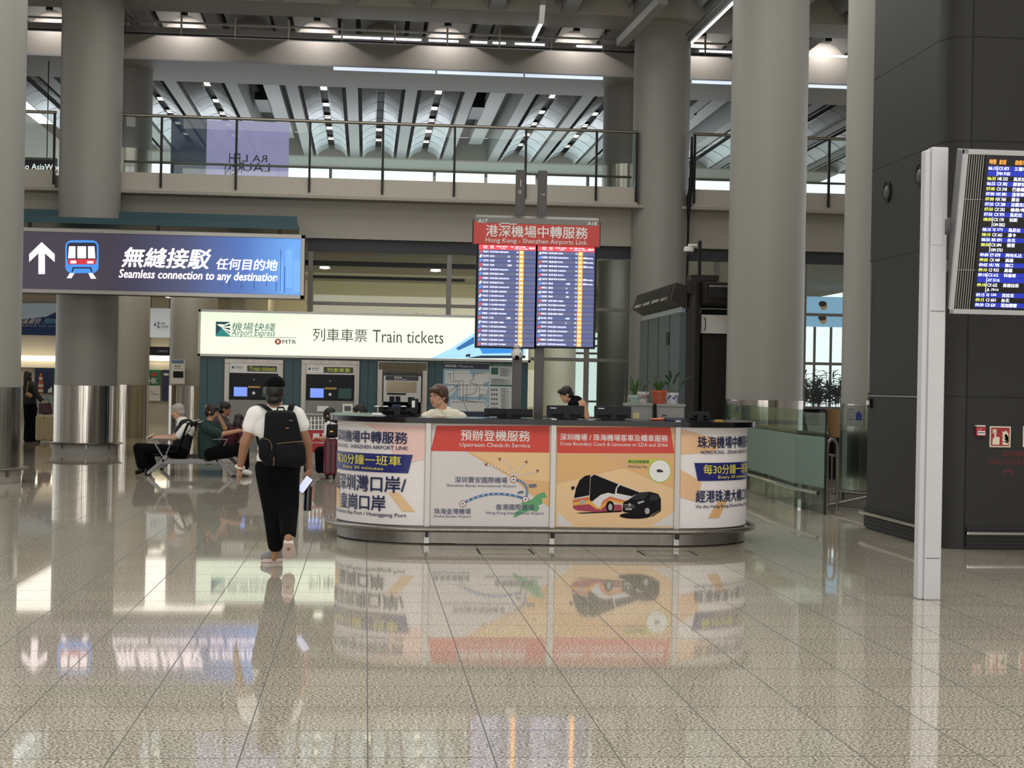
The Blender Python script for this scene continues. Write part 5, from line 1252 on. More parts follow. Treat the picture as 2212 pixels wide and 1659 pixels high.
rows = [('06:15', 'CX 873', '三藩市'), ('', 'MH 9183', ''), ('06:35', 'HB 232', '馬尼拉'), ('06:55', 'CX 382', '蘇黎世'), ('07:00', 'CX 318', '巴塞羅那'), ('07:00', 'HX 081', '溫哥華'), ('07:00', 'HX 768', '曼谷'), ('07:20', 'CX 288', '法蘭克福'), ('07:50', 'CX 252', '倫敦/希斯路'), ('07:50', 'CX 974', '馬尼拉'), ('08:05', 'CX 170', '珀斯'), ('', 'OM 5822', ''), ('08:10', '5J 272', '馬尼拉'), ('08:10', 'CX 662', '達卡'), ('08:50', 'BR 891', '台北'), ('08:50', 'CX 694', '德里'), ('', 'OM 5751', ''), ('09:00', 'EY 870', '阿布扎比'), ('09:05', 'CX 449', '高雄'), ('09:05', 'HU 705', '海口'), ('09:10', 'CI 933', '高雄'), ('09:10', 'CX 612', '科倫坡'), ('', 'AY 5116', ''), ('09:10', 'CX 632', '馬德拉斯'), ('', 'JL 7914', ''), ('09:15', '5J 150', '克拉克'), ('09:15', 'CI 601', '台北'), ('09:30', 'CX 624', '班加羅爾')]
vT = BH * (1 - (355 - 322) / 355); vB = BH * (1 - (662 - 322) / 355); rh = (vT - vB) / len(rows)
bb, bw, by, bo = MB(), MB(), MB(), MB(); n = -1; gry = MB()
def btx(mb, s, u0, u1, v0, v1, bd=.012): mb.text(s, lambda u, v: bp(u0 + (u1 - u0) * u, v0 + (v1 - v0) * v, .003), bd)
for i, (tm, fl, ds) in enumerate(rows):
    v1 = vT - rh * i; v0 = v1 - rh
    if tm: n += 1
    if n % 2 == 0: bb.poly([bp(.19, v0 + rh * .04, .001), bp(BWD - w, v0 + rh * .04, .001), bp(BWD - w, v1 - rh * .04, .001), bp(.19, v1 - rh * .04, .001)])
    if tm: btx(by if n % 2 else bw, tm, .192, .254, v0 + rh * .2, v1 - rh * .16)
    if not tm or (i + 1 < len(rows) and not rows[i + 1][0]): bw.poly([bp(.258, v0, .002), bp(.262, v0, .002), bp(.262, v1, .002), bp(.258, v1, .002)])
    btx(bw, fl, .268, .268 + .0125 * len(fl), v0 + rh * .2, v1 - rh * .16)
    if ds: btx(bw, ds, .385, .385 + .030 * len(ds), v0 + rh * .14, v1 - rh * .1)
vh = vT + .01
btx(bo, '時間', .195, .245, vh, vh + .036, .016); btx(bo, '航班', .268, .32, vh, vh + .036, .016); btx(bo, '啟航地', .385, .47, vh, vh + .036, .016)
bb.build('blue_rows', M('board_blue', '1a2aa0', .3, em=.75, var=.02), scr); bw.build('white_lettering', m_swhite, scr); by.build('yellow_lettering', M('board_yellow', 'e6f27a', .3, em=1.0, var=0), scr); bo.build('orange_lettering', M('board_orange', 'f0a24a', .3, em=1.0, var=0), scr)
c = atY(2044, 491, YPst + .03)
MB().cyl((b_ - .02, YPst + .05, c.z), (b_ + .05, YPst + .05, c.z), .075, n=24).build('pivot', M('board_grey', '6f6f70'), t, 50)
MB().rpx(2040, 563, 2054, 586, YPst + .02, .06).build('bracket', m_alu, t)

# ================================================================== GLASS BARRIER ON THE RIGHT
m_frost = M('frosted_band', '71867d', .35, var=.04, scale=2)
pts = [atZ(1781, 1113), atZ(1719, 1098), atZ(1653, 1073), atZ(1600, 1054), atZ(1555, 1042)]
t = thing('glass_barrier', 'glass barrier with a frosted band and steel rails beside the massive column', 'barrier', pts[1])
zg = 1.27
for p, q in zip(pts[:-1], pts[1:]):
    d = (q - p).normalized(); nn = Vector((d.y, -d.x, 0)); e = d * .006
    g = MB().obox(p + e + Vector((0, 0, zg / 2 + .01)), q - e + Vector((0, 0, zg / 2 + .01)), .012, zg - .02).build('glass_pane', glass('barrier_glass', 'e3ede8', 0.35, 1.0), t)
    MB().obox(p + e + Vector((0, 0, .64)) - nn * .012, q - e + Vector((0, 0, .64)) - nn * .012, .006, .62).build('frosted_band', m_frost, t)
    for s in (.12, .88):
        r = p + (q - p) * s + Vector((.06, .04, 0)); MB().box(r.x - .02, r.x + .02, r.y - .02, r.y + .02, 0, .95).build('stanchion', m_steel, t)
sgn = -1 if Vector((pts[1] - pts[0])).cross(Vector((0, 0, 1))).x > 0 else 1
off = Vector((-.09, -.02, 0))
MB().tube([p + off + Vector((0, 0, .27)) for p in pts], .024, 10).build('lower_rail', m_chrome, t, 50)
MB().tube([p + Vector((.05, .03, .97)) for p in pts], .028, 10).build('upper_rail', m_steel, t, 50)
b = MB(); b.obox(pts[0] + Vector((0, 0, .01)), pts[0] + Vector((0, 0, zg)), .016, .012, (0, 1, 0)).build('edge_strip', M('glass_edge_dark', '23302c', .2), t)
# steel hoops of the trolley lane behind the barrier
t = thing('crash_rail', 'bent steel tube trolley guard between the glass barrier and the slim column', 'rail', atZ(1800, 1090))
pl = lambda *L: [atY(x, y, 19.6) for x, y in L]
MB().tube(pl((1787, 1084), (1787, 975), (1789, 957), (1795, 949), (1803, 950), (1808, 960), (1808, 1080)), .022, 10).build('hoop', m_steel, t, 50)
MB().tube(pl((1787, 982), (1808, 985)), .016, 8).tube(pl((1797, 985), (1796, 1068)), .014, 8).tube(pl((1788, 1062), (1806, 1068)), .014, 8).build('bar', m_steel, t, 50)
MB().tube(pl((1783, 1108), (1784, 1098), (1790, 1091), (1805, 1089)) + [Vector((6.5, 19.5, .2))], .022, 10).build('floor_rail', m_steel, t, 50)
p_ = atY(1787, 1084, 19.6); MB().cyl((p_.x, 19.6, 0), p_, .022).cyl((atY(1808, 1080, 19.6).x, 19.6, 0), atY(1808, 1080, 19.6), .022).build('foot', m_steel, t, 50)
# luggage notice plates on the cladding of the two right columns
for k, (px, cx, cy, r) in enumerate(((1866, atY(1828, 500, 20.3).x + .60, 20.3, .614), (1603, atY(1657, 500, 25.0).x, 25.0, .629))):
    ang = -PI / 2 + (-1.08 if k == 0 else -1.12); da = .26
    t = thing('notice_plate', ('steel notice with a blue suitcase symbol on the slim column at the dark wall', 'steel notice with a blue suitcase symbol on the massive column behind the barrier')[k], 'notice', (cx + r * math.cos(ang), cy + r * math.sin(ang), 1.15))
    A = lambda u, v, d=.004: (cx + (r + d) * math.cos(ang + da * (2 * u - 1)), cy + (r + d) * math.sin(ang + da * (2 * u - 1)), 1.06 + .27 * v)
    MB().grid(lambda u, v: A(u, v), 8, 1).build('plate', M('plate_grey', '8b8883', .45, .4), t)
    MB().add([A(u, v, .007) for u, v in ((.62, .3), (.9, .3), (.9, .62), (.62, .62), (.7, .62), (.82, .62), (.82, .72), (.7, .72))], [(0, 1, 2, 3), (4, 5, 6, 7)]).build('suitcase_symbol', M('symbol_blue', '1d2c74', .5), t)
    b = MB()
    for q_ in range(4): b.text(('請勿', '看管行李', 'Do not leave', 'baggage')[q_], lambda u, v: A(.06 + .4 * u, .78 - q_ * .16 + .07 * v, .007))
    b.build('lettering', M('grey_print', '5d6166', .5), t)

# ================================================================== KIOSK BEHIND THE COUNTER
m_kdark = M('kiosk_dark', '34312e', .45, .15, var=.05, spec=.25); m_kgrey = M('kiosk_grey', '5d676b', .5, .05, var=.03, spec=.25)
YN = 26.2
kp = lambda px, py: atY(px, py, YN)
YFar = YN * (1462 - 790) / (1375 - 790)
t = thing('kiosk', 'dark metal kiosk with a slanted screen canopy, grey panels and a round post', 'kiosk', (kp(1500, 900).x, YN + 1, 0))
tl, tr, br_, bl_ = kp(1461.6, 609.7), kp(1484.5, 617.6), kp(1483, 666), kp(1449.6, 645)
MB().prism([(p.x, p.z) for p in (tl, tr, br_, bl_)], 'y', YN, YFar).build('canopy', m_kdark, t, bevel=.01)
# screens and chrome strips on the slanted front of the canopy
fd = Vector((bl_.x - tl.x, 0, bl_.z - tl.z)); nrm = Vector((-abs(fd.z), 0, fd.x)).normalized()
if nrm.x > 0: nrm = -nrm
def cf(s, y, d=.006): return Vector((tl.x, y, tl.z)) + fd * s + nrm * d
b = MB(); c2_ = MB()
L_ = YFar - YN
for k in range(4):
    y0_, y1_ = YN + .25 + k * (L_ - .4) / 4, YN + .25 + (k + .8) * (L_ - .4) / 4
    b.add([cf(.18, y0_), cf(.18, y1_), cf(.72, y1_), cf(.72, y0_)], [(0, 1, 2, 3)])
    c2_.add([cf(.78, y0_), cf(.78, y1_), cf(.98, y1_, .02), cf(.98, y0_, .02)], [(0, 1, 2, 3)])
b.build('screen', M('kiosk_screen', '0c0c0e', .45), t); c2_.build('chrome_strip', m_chrome, t)
wx = kp(1470, 800).x; yfw = atX(1381, 800, wx).y
zw = atX(1470, 674, wx).z
MB().box(wx, wx + .12, YN + .15, yfw, 0, zw).build('side_panel', m_kgrey, t)
b = MB()
for px in (1399, 1421, 1445): y_ = atX(px, 800, wx).y; b.box(wx - .004, wx, y_ - .012, y_ + .012, 0, zw)
b.build('joint', m_black, t)
q0 = atX(1443, 735, wx)
MB().box(wx - .015, wx, q0.y - .14, q0.y + .12, atX(1440, 745, wx).z, atX(1440, 718, wx).z).build('slot', m_blk, t)
MB().box(wx + .03, wx + .1, YN + .15, yfw - .1, zw, atX(1470, 655, wx).z).build('light_strip_panel', M('pale_blue_panel', '9fb2bd', .3, var=.08), t)
MB().box(wx + .05, wx + 2.2, YN + .9, YN + 1.0, 0, zw + .1).build('rear_panel', m_blk, t)
c = kp(1499.5, 800)
MB().lathe([(0.122, 0), (.122, kp(1500, 606).z)], (c.x, YN + .1, 0), 28).build('post', m_kdark, t, 50)
MB().rpx(1485, 607, 1497, 634, YN - .06, .1).build('bracket', m_kdark, t)
a, b_, c_, d_ = rect(1516, 607, 1640, 665, YN)
MB().prism([(YN - .35, d_ - .06), (YN + .3, d_), (YN + .3, c_), (YN - .25, c_ + .07)], 'x', a, b_).build('canopy', m_kdark, t, bevel=.01)
a2, b2_, c2, d2_ = rect(1531, 621, 1630, 643, YN - .35)
MB().box(a2, b2_, YN - .365, YN - .34, c2, d2_).build('screen', M('kiosk_screen', '0c0c0e', .45), t)
MB().box(a2, b2_, YN - .38, YN - .34, d2_, d2_ + .03).build('chrome_strip', m_chrome, t)
MB().rpx(1494, 594, 1553, 606, YN + .1, .4).build('roof_box', m_kdark, t)
MB().rpx(1516, 722, 1640, 1000, YN, .3).build('front_panel', M('kiosk_black', '262422', .5, spec=.2), t, bevel=.01)
MB().rpx(1526, 845, 1640, 847, YN - .004, .004).build('joint', m_black, t)
a, b_, c_, d_ = rect(1517, 681, 1640, 721, YN - .06)
ps = MB().box(a, b_, YN - .06, YN + .3, c_, d_).build('phone_sign', M('phone_sign_white', 'c9c6c2', .45), t)
b = MB(); P_ = lambda u, v: (a + .012 + .05 * u, YN - .064, c_ + .03 + (d_ - c_ - .06) * v)
b.tube([P_(.3, .9), P_(.75, .8), P_(.85, .5), P_(.75, .2), P_(.3, .1)], .009, 5)
for u0, u1, v0, v1 in ((0, 1, 0, .02), (0, 1, .98, 1), (0, .06, 0, 1), (.94, 1, 0, 1)): b.poly([P_(u0, v0), P_(u1, v0), P_(u1, v1), P_(u0, v1)])
b.build('phone_symbol', m_txtb, ps)
# camera on a pole above the kiosk
t = thing('security_camera', 'white dome camera on a dark pole rising from the kiosk', 'camera', kp(1512, 606))
MB().rpx(1509, 520, 1515, 612, YN + .2, .06).build('pole', m_dark, t)
c = kp(1493, 537)
MB().tube([(kp(1511, 528).x, YN + .2, kp(1511, 528).z), (c.x, YN + .2, kp(1493, 527).z), (c.x, YN + .2, c.z + .02)], .022, 8).build('arm', m_white, t, 50)
MB().lathe([(0, .05), (.07, .05), (.085, .02), (.085, -.03), (.07, -.04)], (c.x, YN + .2, c.z), 24).build('housing', m_white, t, 50)
MB().ell((c.x, YN + .2, c.z - .045), (.055, .055, .05), 16, 10).build('dome', M('smoked_dome', '3d3d40', .15), t, 60)
# cable bundle on the middle column
pc = [atY(x, y, YB - .3) for x, y in ((1495, 295), (1493, 400), (1488, 430), (1487, 480), (1485, 560), (1482, 640))]
t = MB().tube(pc, [.02, .05, .05, .025, .02, .02], 10).build('cable_bundle', m_blk, smooth=60); tag(t, 'black cable bundle running down the right side of the middle column', 'cable')

# ================================================================== BEYOND THE RIGHT GLAZING
a, b_, c_, d_ = rect(1738, 641, 1822, 706, 44)
t = thing('advertising_panel', 'bright sky blue advertising panel with two faces seen between the right columns', 'poster', ((a + b_) / 2, 44, c_))
MB().box(a, b_, 44, 44.1, c_, d_).build('panel', M('sky_print', '8fbbe0', .4, em=.7, var=.18, scale=1.2), t)
for px, py in ((1779, 661), (1778, 691)):
    p = atY(px, py, 43.98); MB().ell(p, (.11, .01, .12), 14, 8).build('face_print', M('skin_print', 'c79a80', .5, em=.3), t)
    MB().ell(p + Vector((-.03, -.008, .06)), (.12, .008, .08), 14, 8).build('hair_print', M('hair_print', '3a2a24', .5), t)
MB().box(a + .3, a + .36, 44.05, 44.11, 0, c_).box(b_ - .36, b_ - .3, 44.05, 44.11, 0, c_).build('leg', m_greyalu, t)
t = thing('planter', 'dark planter trough of leafy shrubs seen between the right columns', 'planter', atZ(1775, 960))
pa = [atY(x, 880, 34.6) for x in (1730, 1832)]
t.location = (pa[0].x, 34.6, 0)
MB().box(pa[0].x, pa[1].x, 34.4, 34.9, 0, 1.1).build('trough', m_blk, t, bevel=.01)
rl = [MB() for _ in range(1)][0]
for k in range(32):
    x = pa[0].x + (pa[1].x - pa[0].x) * random.random(); y = 34.5 + random.random() * .3; h = .35 + .5 * random.random()
    base = Vector((x, y, 1.05)); rl.tube([base, base + Vector((.05 * random.uniform(-1, 1), 0, h))], .006, 4)
    for q_ in range(24):
        z = 1.1 + h * (.25 + .8 * random.random()); an = random.random() * 2 * PI; l = .14 + .16 * random.random()
        p = Vector((x, y, z)); leaf(rl, p, p + Vector((l * math.cos(an), l * .7 * math.sin(an), l * random.uniform(-.3, .7))), .03, .02, 4)
o = rl.build('foliage', M('shrub_leaf', '2c4227', .5, var=.3, scale=15), t)
MB().box(pa[0].x, pa[1].x, 34.3, 34.38, 1.13, 1.17).build('rim', m_alu, t)
# cafe corner: dark counter, white stacking chairs, wicker basket, a seated customer behind the glass
a, b_, c_, d_ = rect(1690, 884, 1835, 1010, 30)
t = MB().box(a, b_, 30, 30.5, 0, d_).build('cafe_counter', m_blk); tag(t, 'black cafe counter under the shrubs between the right columns', 'counter')
def white_chair(x, y, z, label):
    t = thing('white_chair', label, 'chair', (x, y, z), group='stacked white chairs')
    MB().box(x - .22, x + .22, y - .22, y + .22, z + .42, z + .45).build('seat', m_white, t, bevel=.01)
    MB().grid(lambda u, v: (x + .22 * (2 * u - 1), y + .2 + .05 * (1 - (2 * u - 1) ** 2), z + .45 + .35 * v), 8, 4).build('backrest', m_white, t, 60)
    for sx_ in (-1, 1):
        for sy in (-1, 1): MB().cyl((x + sx_ * .2, y + sy * .2, z), (x + sx_ * .18, y + sy * .18, z + .42), .012, n=8).build('leg', m_white, t)
cxy = atY(1768, 950, 27.0)
for k in range(4): white_chair(cxy.x, 27.0 + .02 * k, .11 * k, 'white stacking chair beyond the end of the glass barrier, %s of the stack' % ('lowest', 'second lowest', 'second highest', 'highest')[k])
c = atY(1808, 920, 26.5)
t = thing('basket', 'tan wicker basket on a dark stand beside the white chairs', 'basket', (c.x, 26.5, 0))
MB().lathe([(0, .72), (.14, .72), (.19, 1.2), (.17, 1.2), (.13, .75)], (c.x, 26.5, 0), 20).build('body', M('wicker', 'a58358', .7, var=.3, scale=40), t, 50)
MB().cyl((c.x, 26.5, 0), (c.x, 26.5, .72), .16).build('stand', m_blk, t)

# ================================================================== FIGURES
m_skin = M('skin', 'b98a6d', .55, var=.05, scale=12); m_skin2 = M('skin_tan', '9c7055', .55, var=.05, scale=12); m_skin3 = M('skin_fair', 'd0a183', .5, var=.04, scale=12)
m_hair = M('black_hair', '17130f', .5, var=.3, scale=60, bump=.3); m_hairb = M('brown_hair', '4d3320', .5, var=.3, scale=60, bump=.3); m_hairg = M('grey_hair', 'a7a39c', .6, var=.25, scale=60, bump=.3)
m_tee = M('white_tee', 'f0eeea', .85, var=.03, scale=9, bump=.25); m_blkcl = M('black_cloth', '0b0b0d', .9, var=.15, scale=9, bump=.25, spec=.12)
def capsule(b, p0, p1, r0, r1, n=14, m=5):
    p0, p1 = Vector(p0), Vector(p1); d = (p1 - p0)
    d = d.normalized() if d.length > 1e-6 else Vector((0, 0, 1))
    pts, rs = [], []
    for k in range(m): a = PI / 2 * (1 - k / m); pts.append(p0 - d * r0 * math.sin(a)); rs.append(max(.0008, r0 * math.cos(a)))
    pts.append(p0); rs.append(r0); pts.append(p1); rs.append(r1)
    for k in range(1, m + 1): a = PI / 2 * k / m; pts.append(p1 + d * r1 * math.sin(a)); rs.append(max(.0008, r1 * math.cos(a)))
    # frames by hand so that the end points do not collapse
    u = Vector((0, 0, 1)) if abs(d.z) < .9 else Vector((0, 1, 0)); u = (u - d * u.dot(d)).normalized(); w = d.cross(u); vs = []
    for p, r in zip(pts, rs):
        for j in range(n): a = 2 * PI * j / n; vs.append(p + (u * math.cos(a) + w * math.sin(a)) * r)
    k = len(pts); fs = [(i * n + j, i * n + (j + 1) % n, (i + 1) * n + (j + 1) % n, (i + 1) * n + j) for i in range(k - 1) for j in range(n)]
    fs += [tuple(range(n - 1, -1, -1)), tuple((k - 1) * n + j for j in range(n))]
    b.add(vs, fs)
def blob(items, name, mat, parent, voxel=.008, smooth=6, flat=None):
    """one continuous skin over tapered limbs ('c', p0, p1, r0, r1) and ellipsoids ('e', centre, radii, rotation)"""
    b = MB()
    for it in items:
        if it[0] == 'c': capsule(b, *it[1:])
        else: b.ell(it[1], it[2], 20, 14, it[3] if len(it) > 3 else None)
    me = bpy.data.meshes.new('tmp'); me.from_pydata(b.v, [], b.f); me.update()
    o = bpy.data.objects.new('tmp', me); COL.objects.link(o)
    r = o.modifiers.new('r', 'REMESH'); r.mode = 'VOXEL'; r.voxel_size = voxel
    if smooth: s = o.modifiers.new('s', 'SMOOTH'); s.factor = .5; s.iterations = smooth
    dg = bpy.context.evaluated_depsgraph_get(); dg.update()
    m2 = bpy.data.meshes.new_from_object(o.evaluated_get(dg)); bpy.data.objects.remove(o); bpy.data.meshes.remove(me)
    inv = mw(parent).inverted(); m2.transform(inv); m2.name = name
    m2.materials.clear(); m2.materials.append(mat); m2.polygons.foreach_set('use_smooth', [True] * len(m2.polygons)); m2.update()
    o = bpy.data.objects.new(name, m2); COL.objects.link(o); o.parent = parent
    return o
def facing(yaw, pitch=0.0, roll=0.0):
    """head frame: +y is where the face points; yaw 0 looks away from the hall (+Y), pi looks at the viewer"""
    return Matrix.Rotation(yaw, 3, 'Z') @ Matrix.Rotation(pitch, 3, 'X') @ Matrix.Rotation(roll, 3, 'Y')
def head_items(c, R, s=1.0):
    c = Vector(c); q = lambda x, y, z: c + R @ (Vector((x, y, z)) * s)
    it = [('e', q(0, -.012, .025), (.074 * s, .092 * s, .090 * s), R), ('e', q(0, .022, -.045), (.056 * s, .062 * s, .066 * s), R),
          ('e', q(0, .052, -.088), (.026 * s, .024 * s, .022 * s), R), ('e', q(0, .068, .028), (.05 * s, .02 * s, .012 * s), R),
          ('c', q(0, .080, .012), q(0, .093, -.022), .0075 * s, .0105 * s), ('e', q(.011, .088, -.027), (.0075 * s, .008 * s, .006 * s), R), ('e', q(-.011, .086, -.027), (.0075 * s, .008 * s, .006 * s), R),
          ('e', q(0, .076, -.052), (.022 * s, .012 * s, .008 * s), R), ('e', q(0, .074, -.062), (.019 * s, .012 * s, .008 * s), R)]
    for sx_ in (-1, 1):
        it += [('e', q(.036 * sx_, .049, -.022), (.022 * s, .022 * s, .026 * s), R), ('e', q(.078 * sx_, -.008, -.008), (.009 * s, .018 * s, .03 * s), R), ('e', q(.045 * sx_, .015, -.055), (.016 * s, .04 * s, .03 * s), R)]
    return it
def face_parts(c, R, parent, s=1.0, hair=m_hair, lip='9a5a50'):
    c = Vector(c); q = lambda x, y, z: c + R @ (Vector((x, y, z)) * s)
    for sx_ in (-1, 1):
        e = MB().ell(q(.031 * sx_, .0725, .008), (.0125 * s, .006 * s, .0050 * s), 12, 8, R).build('eye', M('eye_white', 'd8d4cf', .3), parent, 60)
        MB().ell(q(.031 * sx_, .0785, .008), (.0060 * s, .0022 * s, .0052 * s), 10, 6, R).build('iris', M('iris_dark', '1c120d', .25), e, 60)
        MB().tube([q(.015 * sx_, .0838, .0315), q(.033 * sx_, .0825, .0335), q(.050 * sx_, .071, .0285)], .0032 * s, 6).build('eyebrow', hair, parent, 60)
    MB().ell(q(0, .0845, -.0515), (.018 * s, .005 * s, .0036 * s), 14, 6, R).ell(q(0, .083, -.0595), (.015 * s, .005 * s, .004 * s), 14, 6, R).build('lips', M('lips_' + lip, lip, .45), parent, 60)
def hand_items(w, d, up, size=1.0, curl=.5, thumb=1, spread=.2):
    """palm, four unequal bent fingers and a side thumb; w wrist, d pointing along the hand, up = back of the hand"""
    w, d = Vector(w), Vector(d).normalized(); up = Vector(up); up = (up - d * up.dot(d)).normalized(); sd = d.cross(up) * thumb; L = size
    it = [('e', w + d * .045 * L, (.036 * L, .05 * L, .017 * L), Matrix((sd, d, up)).transposed()), ('c', w - d * .02, w + d * .02, .026 * L, .026 * L)]
    for k, (ln, off) in enumerate(((.062, .027), (.07, .009), (.066, -.009), (.052, -.026))):
        a = w + d * (.085 - .004 * abs(k - 1)) * L + sd * off * L; c0 = curl * (.8 + .12 * k)
        d1 = (d * math.cos(c0) - up * math.sin(c0) + sd * (off * spread * 10)).normalized(); b_ = a + d1 * ln * .55 * L
        d2 = (d * math.cos(c0 * 2.1) - up * math.sin(c0 * 2.1)).normalized(); e = b_ + d2 * ln * .5 * L
        it += [('c', a - d * .02 * L, a, .010 * L, .0095 * L), ('c', a, b_, .0095 * L, .0085 * L), ('c', b_, e, .0085 * L, .007 * L)]
    a = w + d * .025 * L + sd * .03 * L; d1 = (d * .75 + sd * .6 - up * .25).normalized(); b_ = a + d1 * .04 * L; d2 = (d * .9 + sd * .1 - up * .3).normalized()
    it += [('c', a - d1 * .01, b_, .0115 * L, .0098 * L), ('c', b_, b_ + d2 * .032 * L, .0098 * L, .008 * L)]
    return it
V = Vector
# ------------------------------------------------------------------ the walking traveller
YWk = 13.05
def wk(px, py, dy=0.0): return atY(px, py, YWk + dy)
t = thing('person', 'person walking away in a white T-shirt, black trousers and a black cap, black backpack on', 'person', (wk(592, 1215).x, YWk, 0))
hc = wk(592, 846); RH = facing(.12, .05)
hc.z += .012
shL, shR = wk(552, 897), wk(640, 898); elL, elR = wk(529, 958, -.02), wk(663, 956, .02); wrL, wrR = wk(518, 1012, .05), wk(668, 1012, .1)
hipL, hipR = wk(580, 1003), wk(622, 1003); knL, knR = wk(590, 1098, .02), wk(622, 1100, -.03); anL, anR = wk(595, 1192, .0), wk(623, 1165, -.30)
neck0, neck1 = wk(594, 888), wk(593, 862)
sk = head_items(hc, RH, 1.0) + [('c', neck0, neck1, .058, .052), ('c', wk(575, 897), wk(615, 897), .07, .07), ('c', shL, elL, .050, .043), ('c', elL, wrL, .043, .028), ('c', shR, elR, .050, .043), ('c', elR, wrR, .043, .028),
      ('e', wk(596, 940), (.155, .10, .21)), ('e', wk(600, 995), (.165, .12, .12)), ('c', hipL, knL, .085, .06), ('c', knL, anL, .055, .033), ('c', hipR, knR, .085, .06), ('c', knR, anR, .055, .033),
      ('c', anL, wk(592, 1207, -.0), .030, .022), ('c', anR, wk(623.5, 1185, -.25), .028, .02)]
sk += hand_items(wrL, wk(514, 1040, .03) - wrL, (-1, -.2, .2), .98, .22, -1) + hand_items(wrR, wk(667, 1040, .1) - wrR, (.9, -.5, .1), .98, .75, 1)
blob(sk, 'body', m_skin2, t, .0065, 5)
sh_ = [('e', wk(596, 925), (.185, .125, .16)), ('e', wk(600, 965), (.168, .122, .15)), ('c', wk(572, 893), wk(617, 893), .07, .07), ('c', wk(560, 897), wk(632, 897), .085, .085), ('c', shL, wk(542, 922, -.005), .078, .072), ('c', shR, wk(651, 918, .008), .075, .070), ('e', wk(598, 990), (.168, .128, .10))]
blob(sh_, 'shirt', m_tee, t, .009, 7)
tr_ = [('e', wk(600, 1012), (.188, .145, .145)), ('c', wk(581, 1022), knL, .112, .09), ('c', knL, wk(595, 1177, 0), .088, .064), ('c', wk(619, 1022), knR, .112, .09), ('c', knR, wk(623, 1153, -.24), .088, .064)]
blob(tr_, 'trousers', m_blkcl, t, .009, 6)
# cap and low bun of hair
cap = MB(); Rc = RH
for k in range(1):
    cap.add(*(lambda b: (b.v, b.f))(MB().ell(hc + Rc @ V((0, -.012, .045)), (.088, .106, .082), 28, 14, Rc, fn=lambda q: V((q.x, q.y, max(q.z, -.12))))))
cap.grid(lambda u, v: hc + Rc @ V((.07 * (2 * u - 1), .085 + .075 * v * (1 - .6 * (2 * u - 1) ** 2), .045 - .02 * v)), 10, 4)
solid(cap.build('cap', m_blkcl, t, 50), .004)
blob([('e', hc + Rc @ V((0, -.03, .0)), (.083, .092, .085), Rc), ('e', hc + Rc @ V((0, -.055, -.07)), (.068, .055, .05), Rc)], 'hair', m_hair, t, .008, 4)
def shoe(name, heel, toe, zlift, pitch, side, parent, roll=0.0):
    heel, toe = V(heel), V(toe); d = toe - heel; L = d.length; d.normalize(); up = V((0, 0, 1)) if not pitch else pitch; up = (V(up) - d * V(up).dot(d)).normalized(); sd = d.cross(up)
    P = lambda a, s_, h: heel + d * a * L + sd * s_ + up * h
    w = [(0, .032), (.1, .04), (.3, .04), (.5, .046), (.75, .052), (.92, .042), (1, .015)]
    def sole(b, h0, h1, grow):
        vs = []
        for h in (h0, h1): vs += [P(a, q + grow, h) for a, q in w] + [P(a, -q - grow, h) for a, q in w[::-1]]
        n = len(w) * 2; b.add(vs, [tuple(range(n - 1, -1, -1)), tuple(range(n, 2 * n))] + [(i, (i + 1) % n, n + (i + 1) % n, n + i) for i in range(n)])
    b = MB(); sole(b, 0, .032, .002)
    o = blob([('c', P(.14, 0, .06), P(.2, 0, .098), .041, .043), ('c', P(.15, 0, .055), P(.5, 0, .06), .041, .045), ('c', P(.5, 0, .055), P(.85, 0, .044), .047, .036)], 'shoe', M('shoe_grey', '8f8b8a', .8, var=.08, bump=.2), parent, .006, 4)
    b.build('sole', M('shoe_sole', 'd9c7c0', .6), o, 40, bevel=.006)
    l = MB()
    for k in range(4): l.tube([P(.42 + k * .08, -.022, .094 - k * .009), P(.42 + k * .08, 0, .1 - k * .009), P(.42 + k * .08, .022, .094 - k * .009)], .003, 5)
    l.build('laces', m_white, o, 60)
shoe('shoe', atZ(607, 1214).lerp(atZ(607, 1213), .5) + V((0, .02, .0)), wk(563, 1216, 0).xyz * V((1, 1, 0)) + V((0, .12, 0)), 0, None, 1, t)
hR = wk(624, 1168, -.33); tR = wk(624, 1208, -.12)
shoe('shoe', hR + V((0, -.01, -.02)), tR, 0, V((0, .9, .45)), 1, t)
# wristwatch
d_ = (wrL - elL).normalized(); ww = wrL - d_ * .015
u_ = V((0, 1, 0)); u_ = (u_ - d_ * u_.dot(d_)).normalized(); w_ = d_.cross(u_)
b = MB(); b.tube([ww + (u_ * math.cos(a) + w_ * math.sin(a)) * .034 for a in [2 * PI * k / 20 for k in range(20)]], .009, 8, closed=True)
o = b.build('watch', M('watch_cream', 'd8d2c6', .4), t, 60)
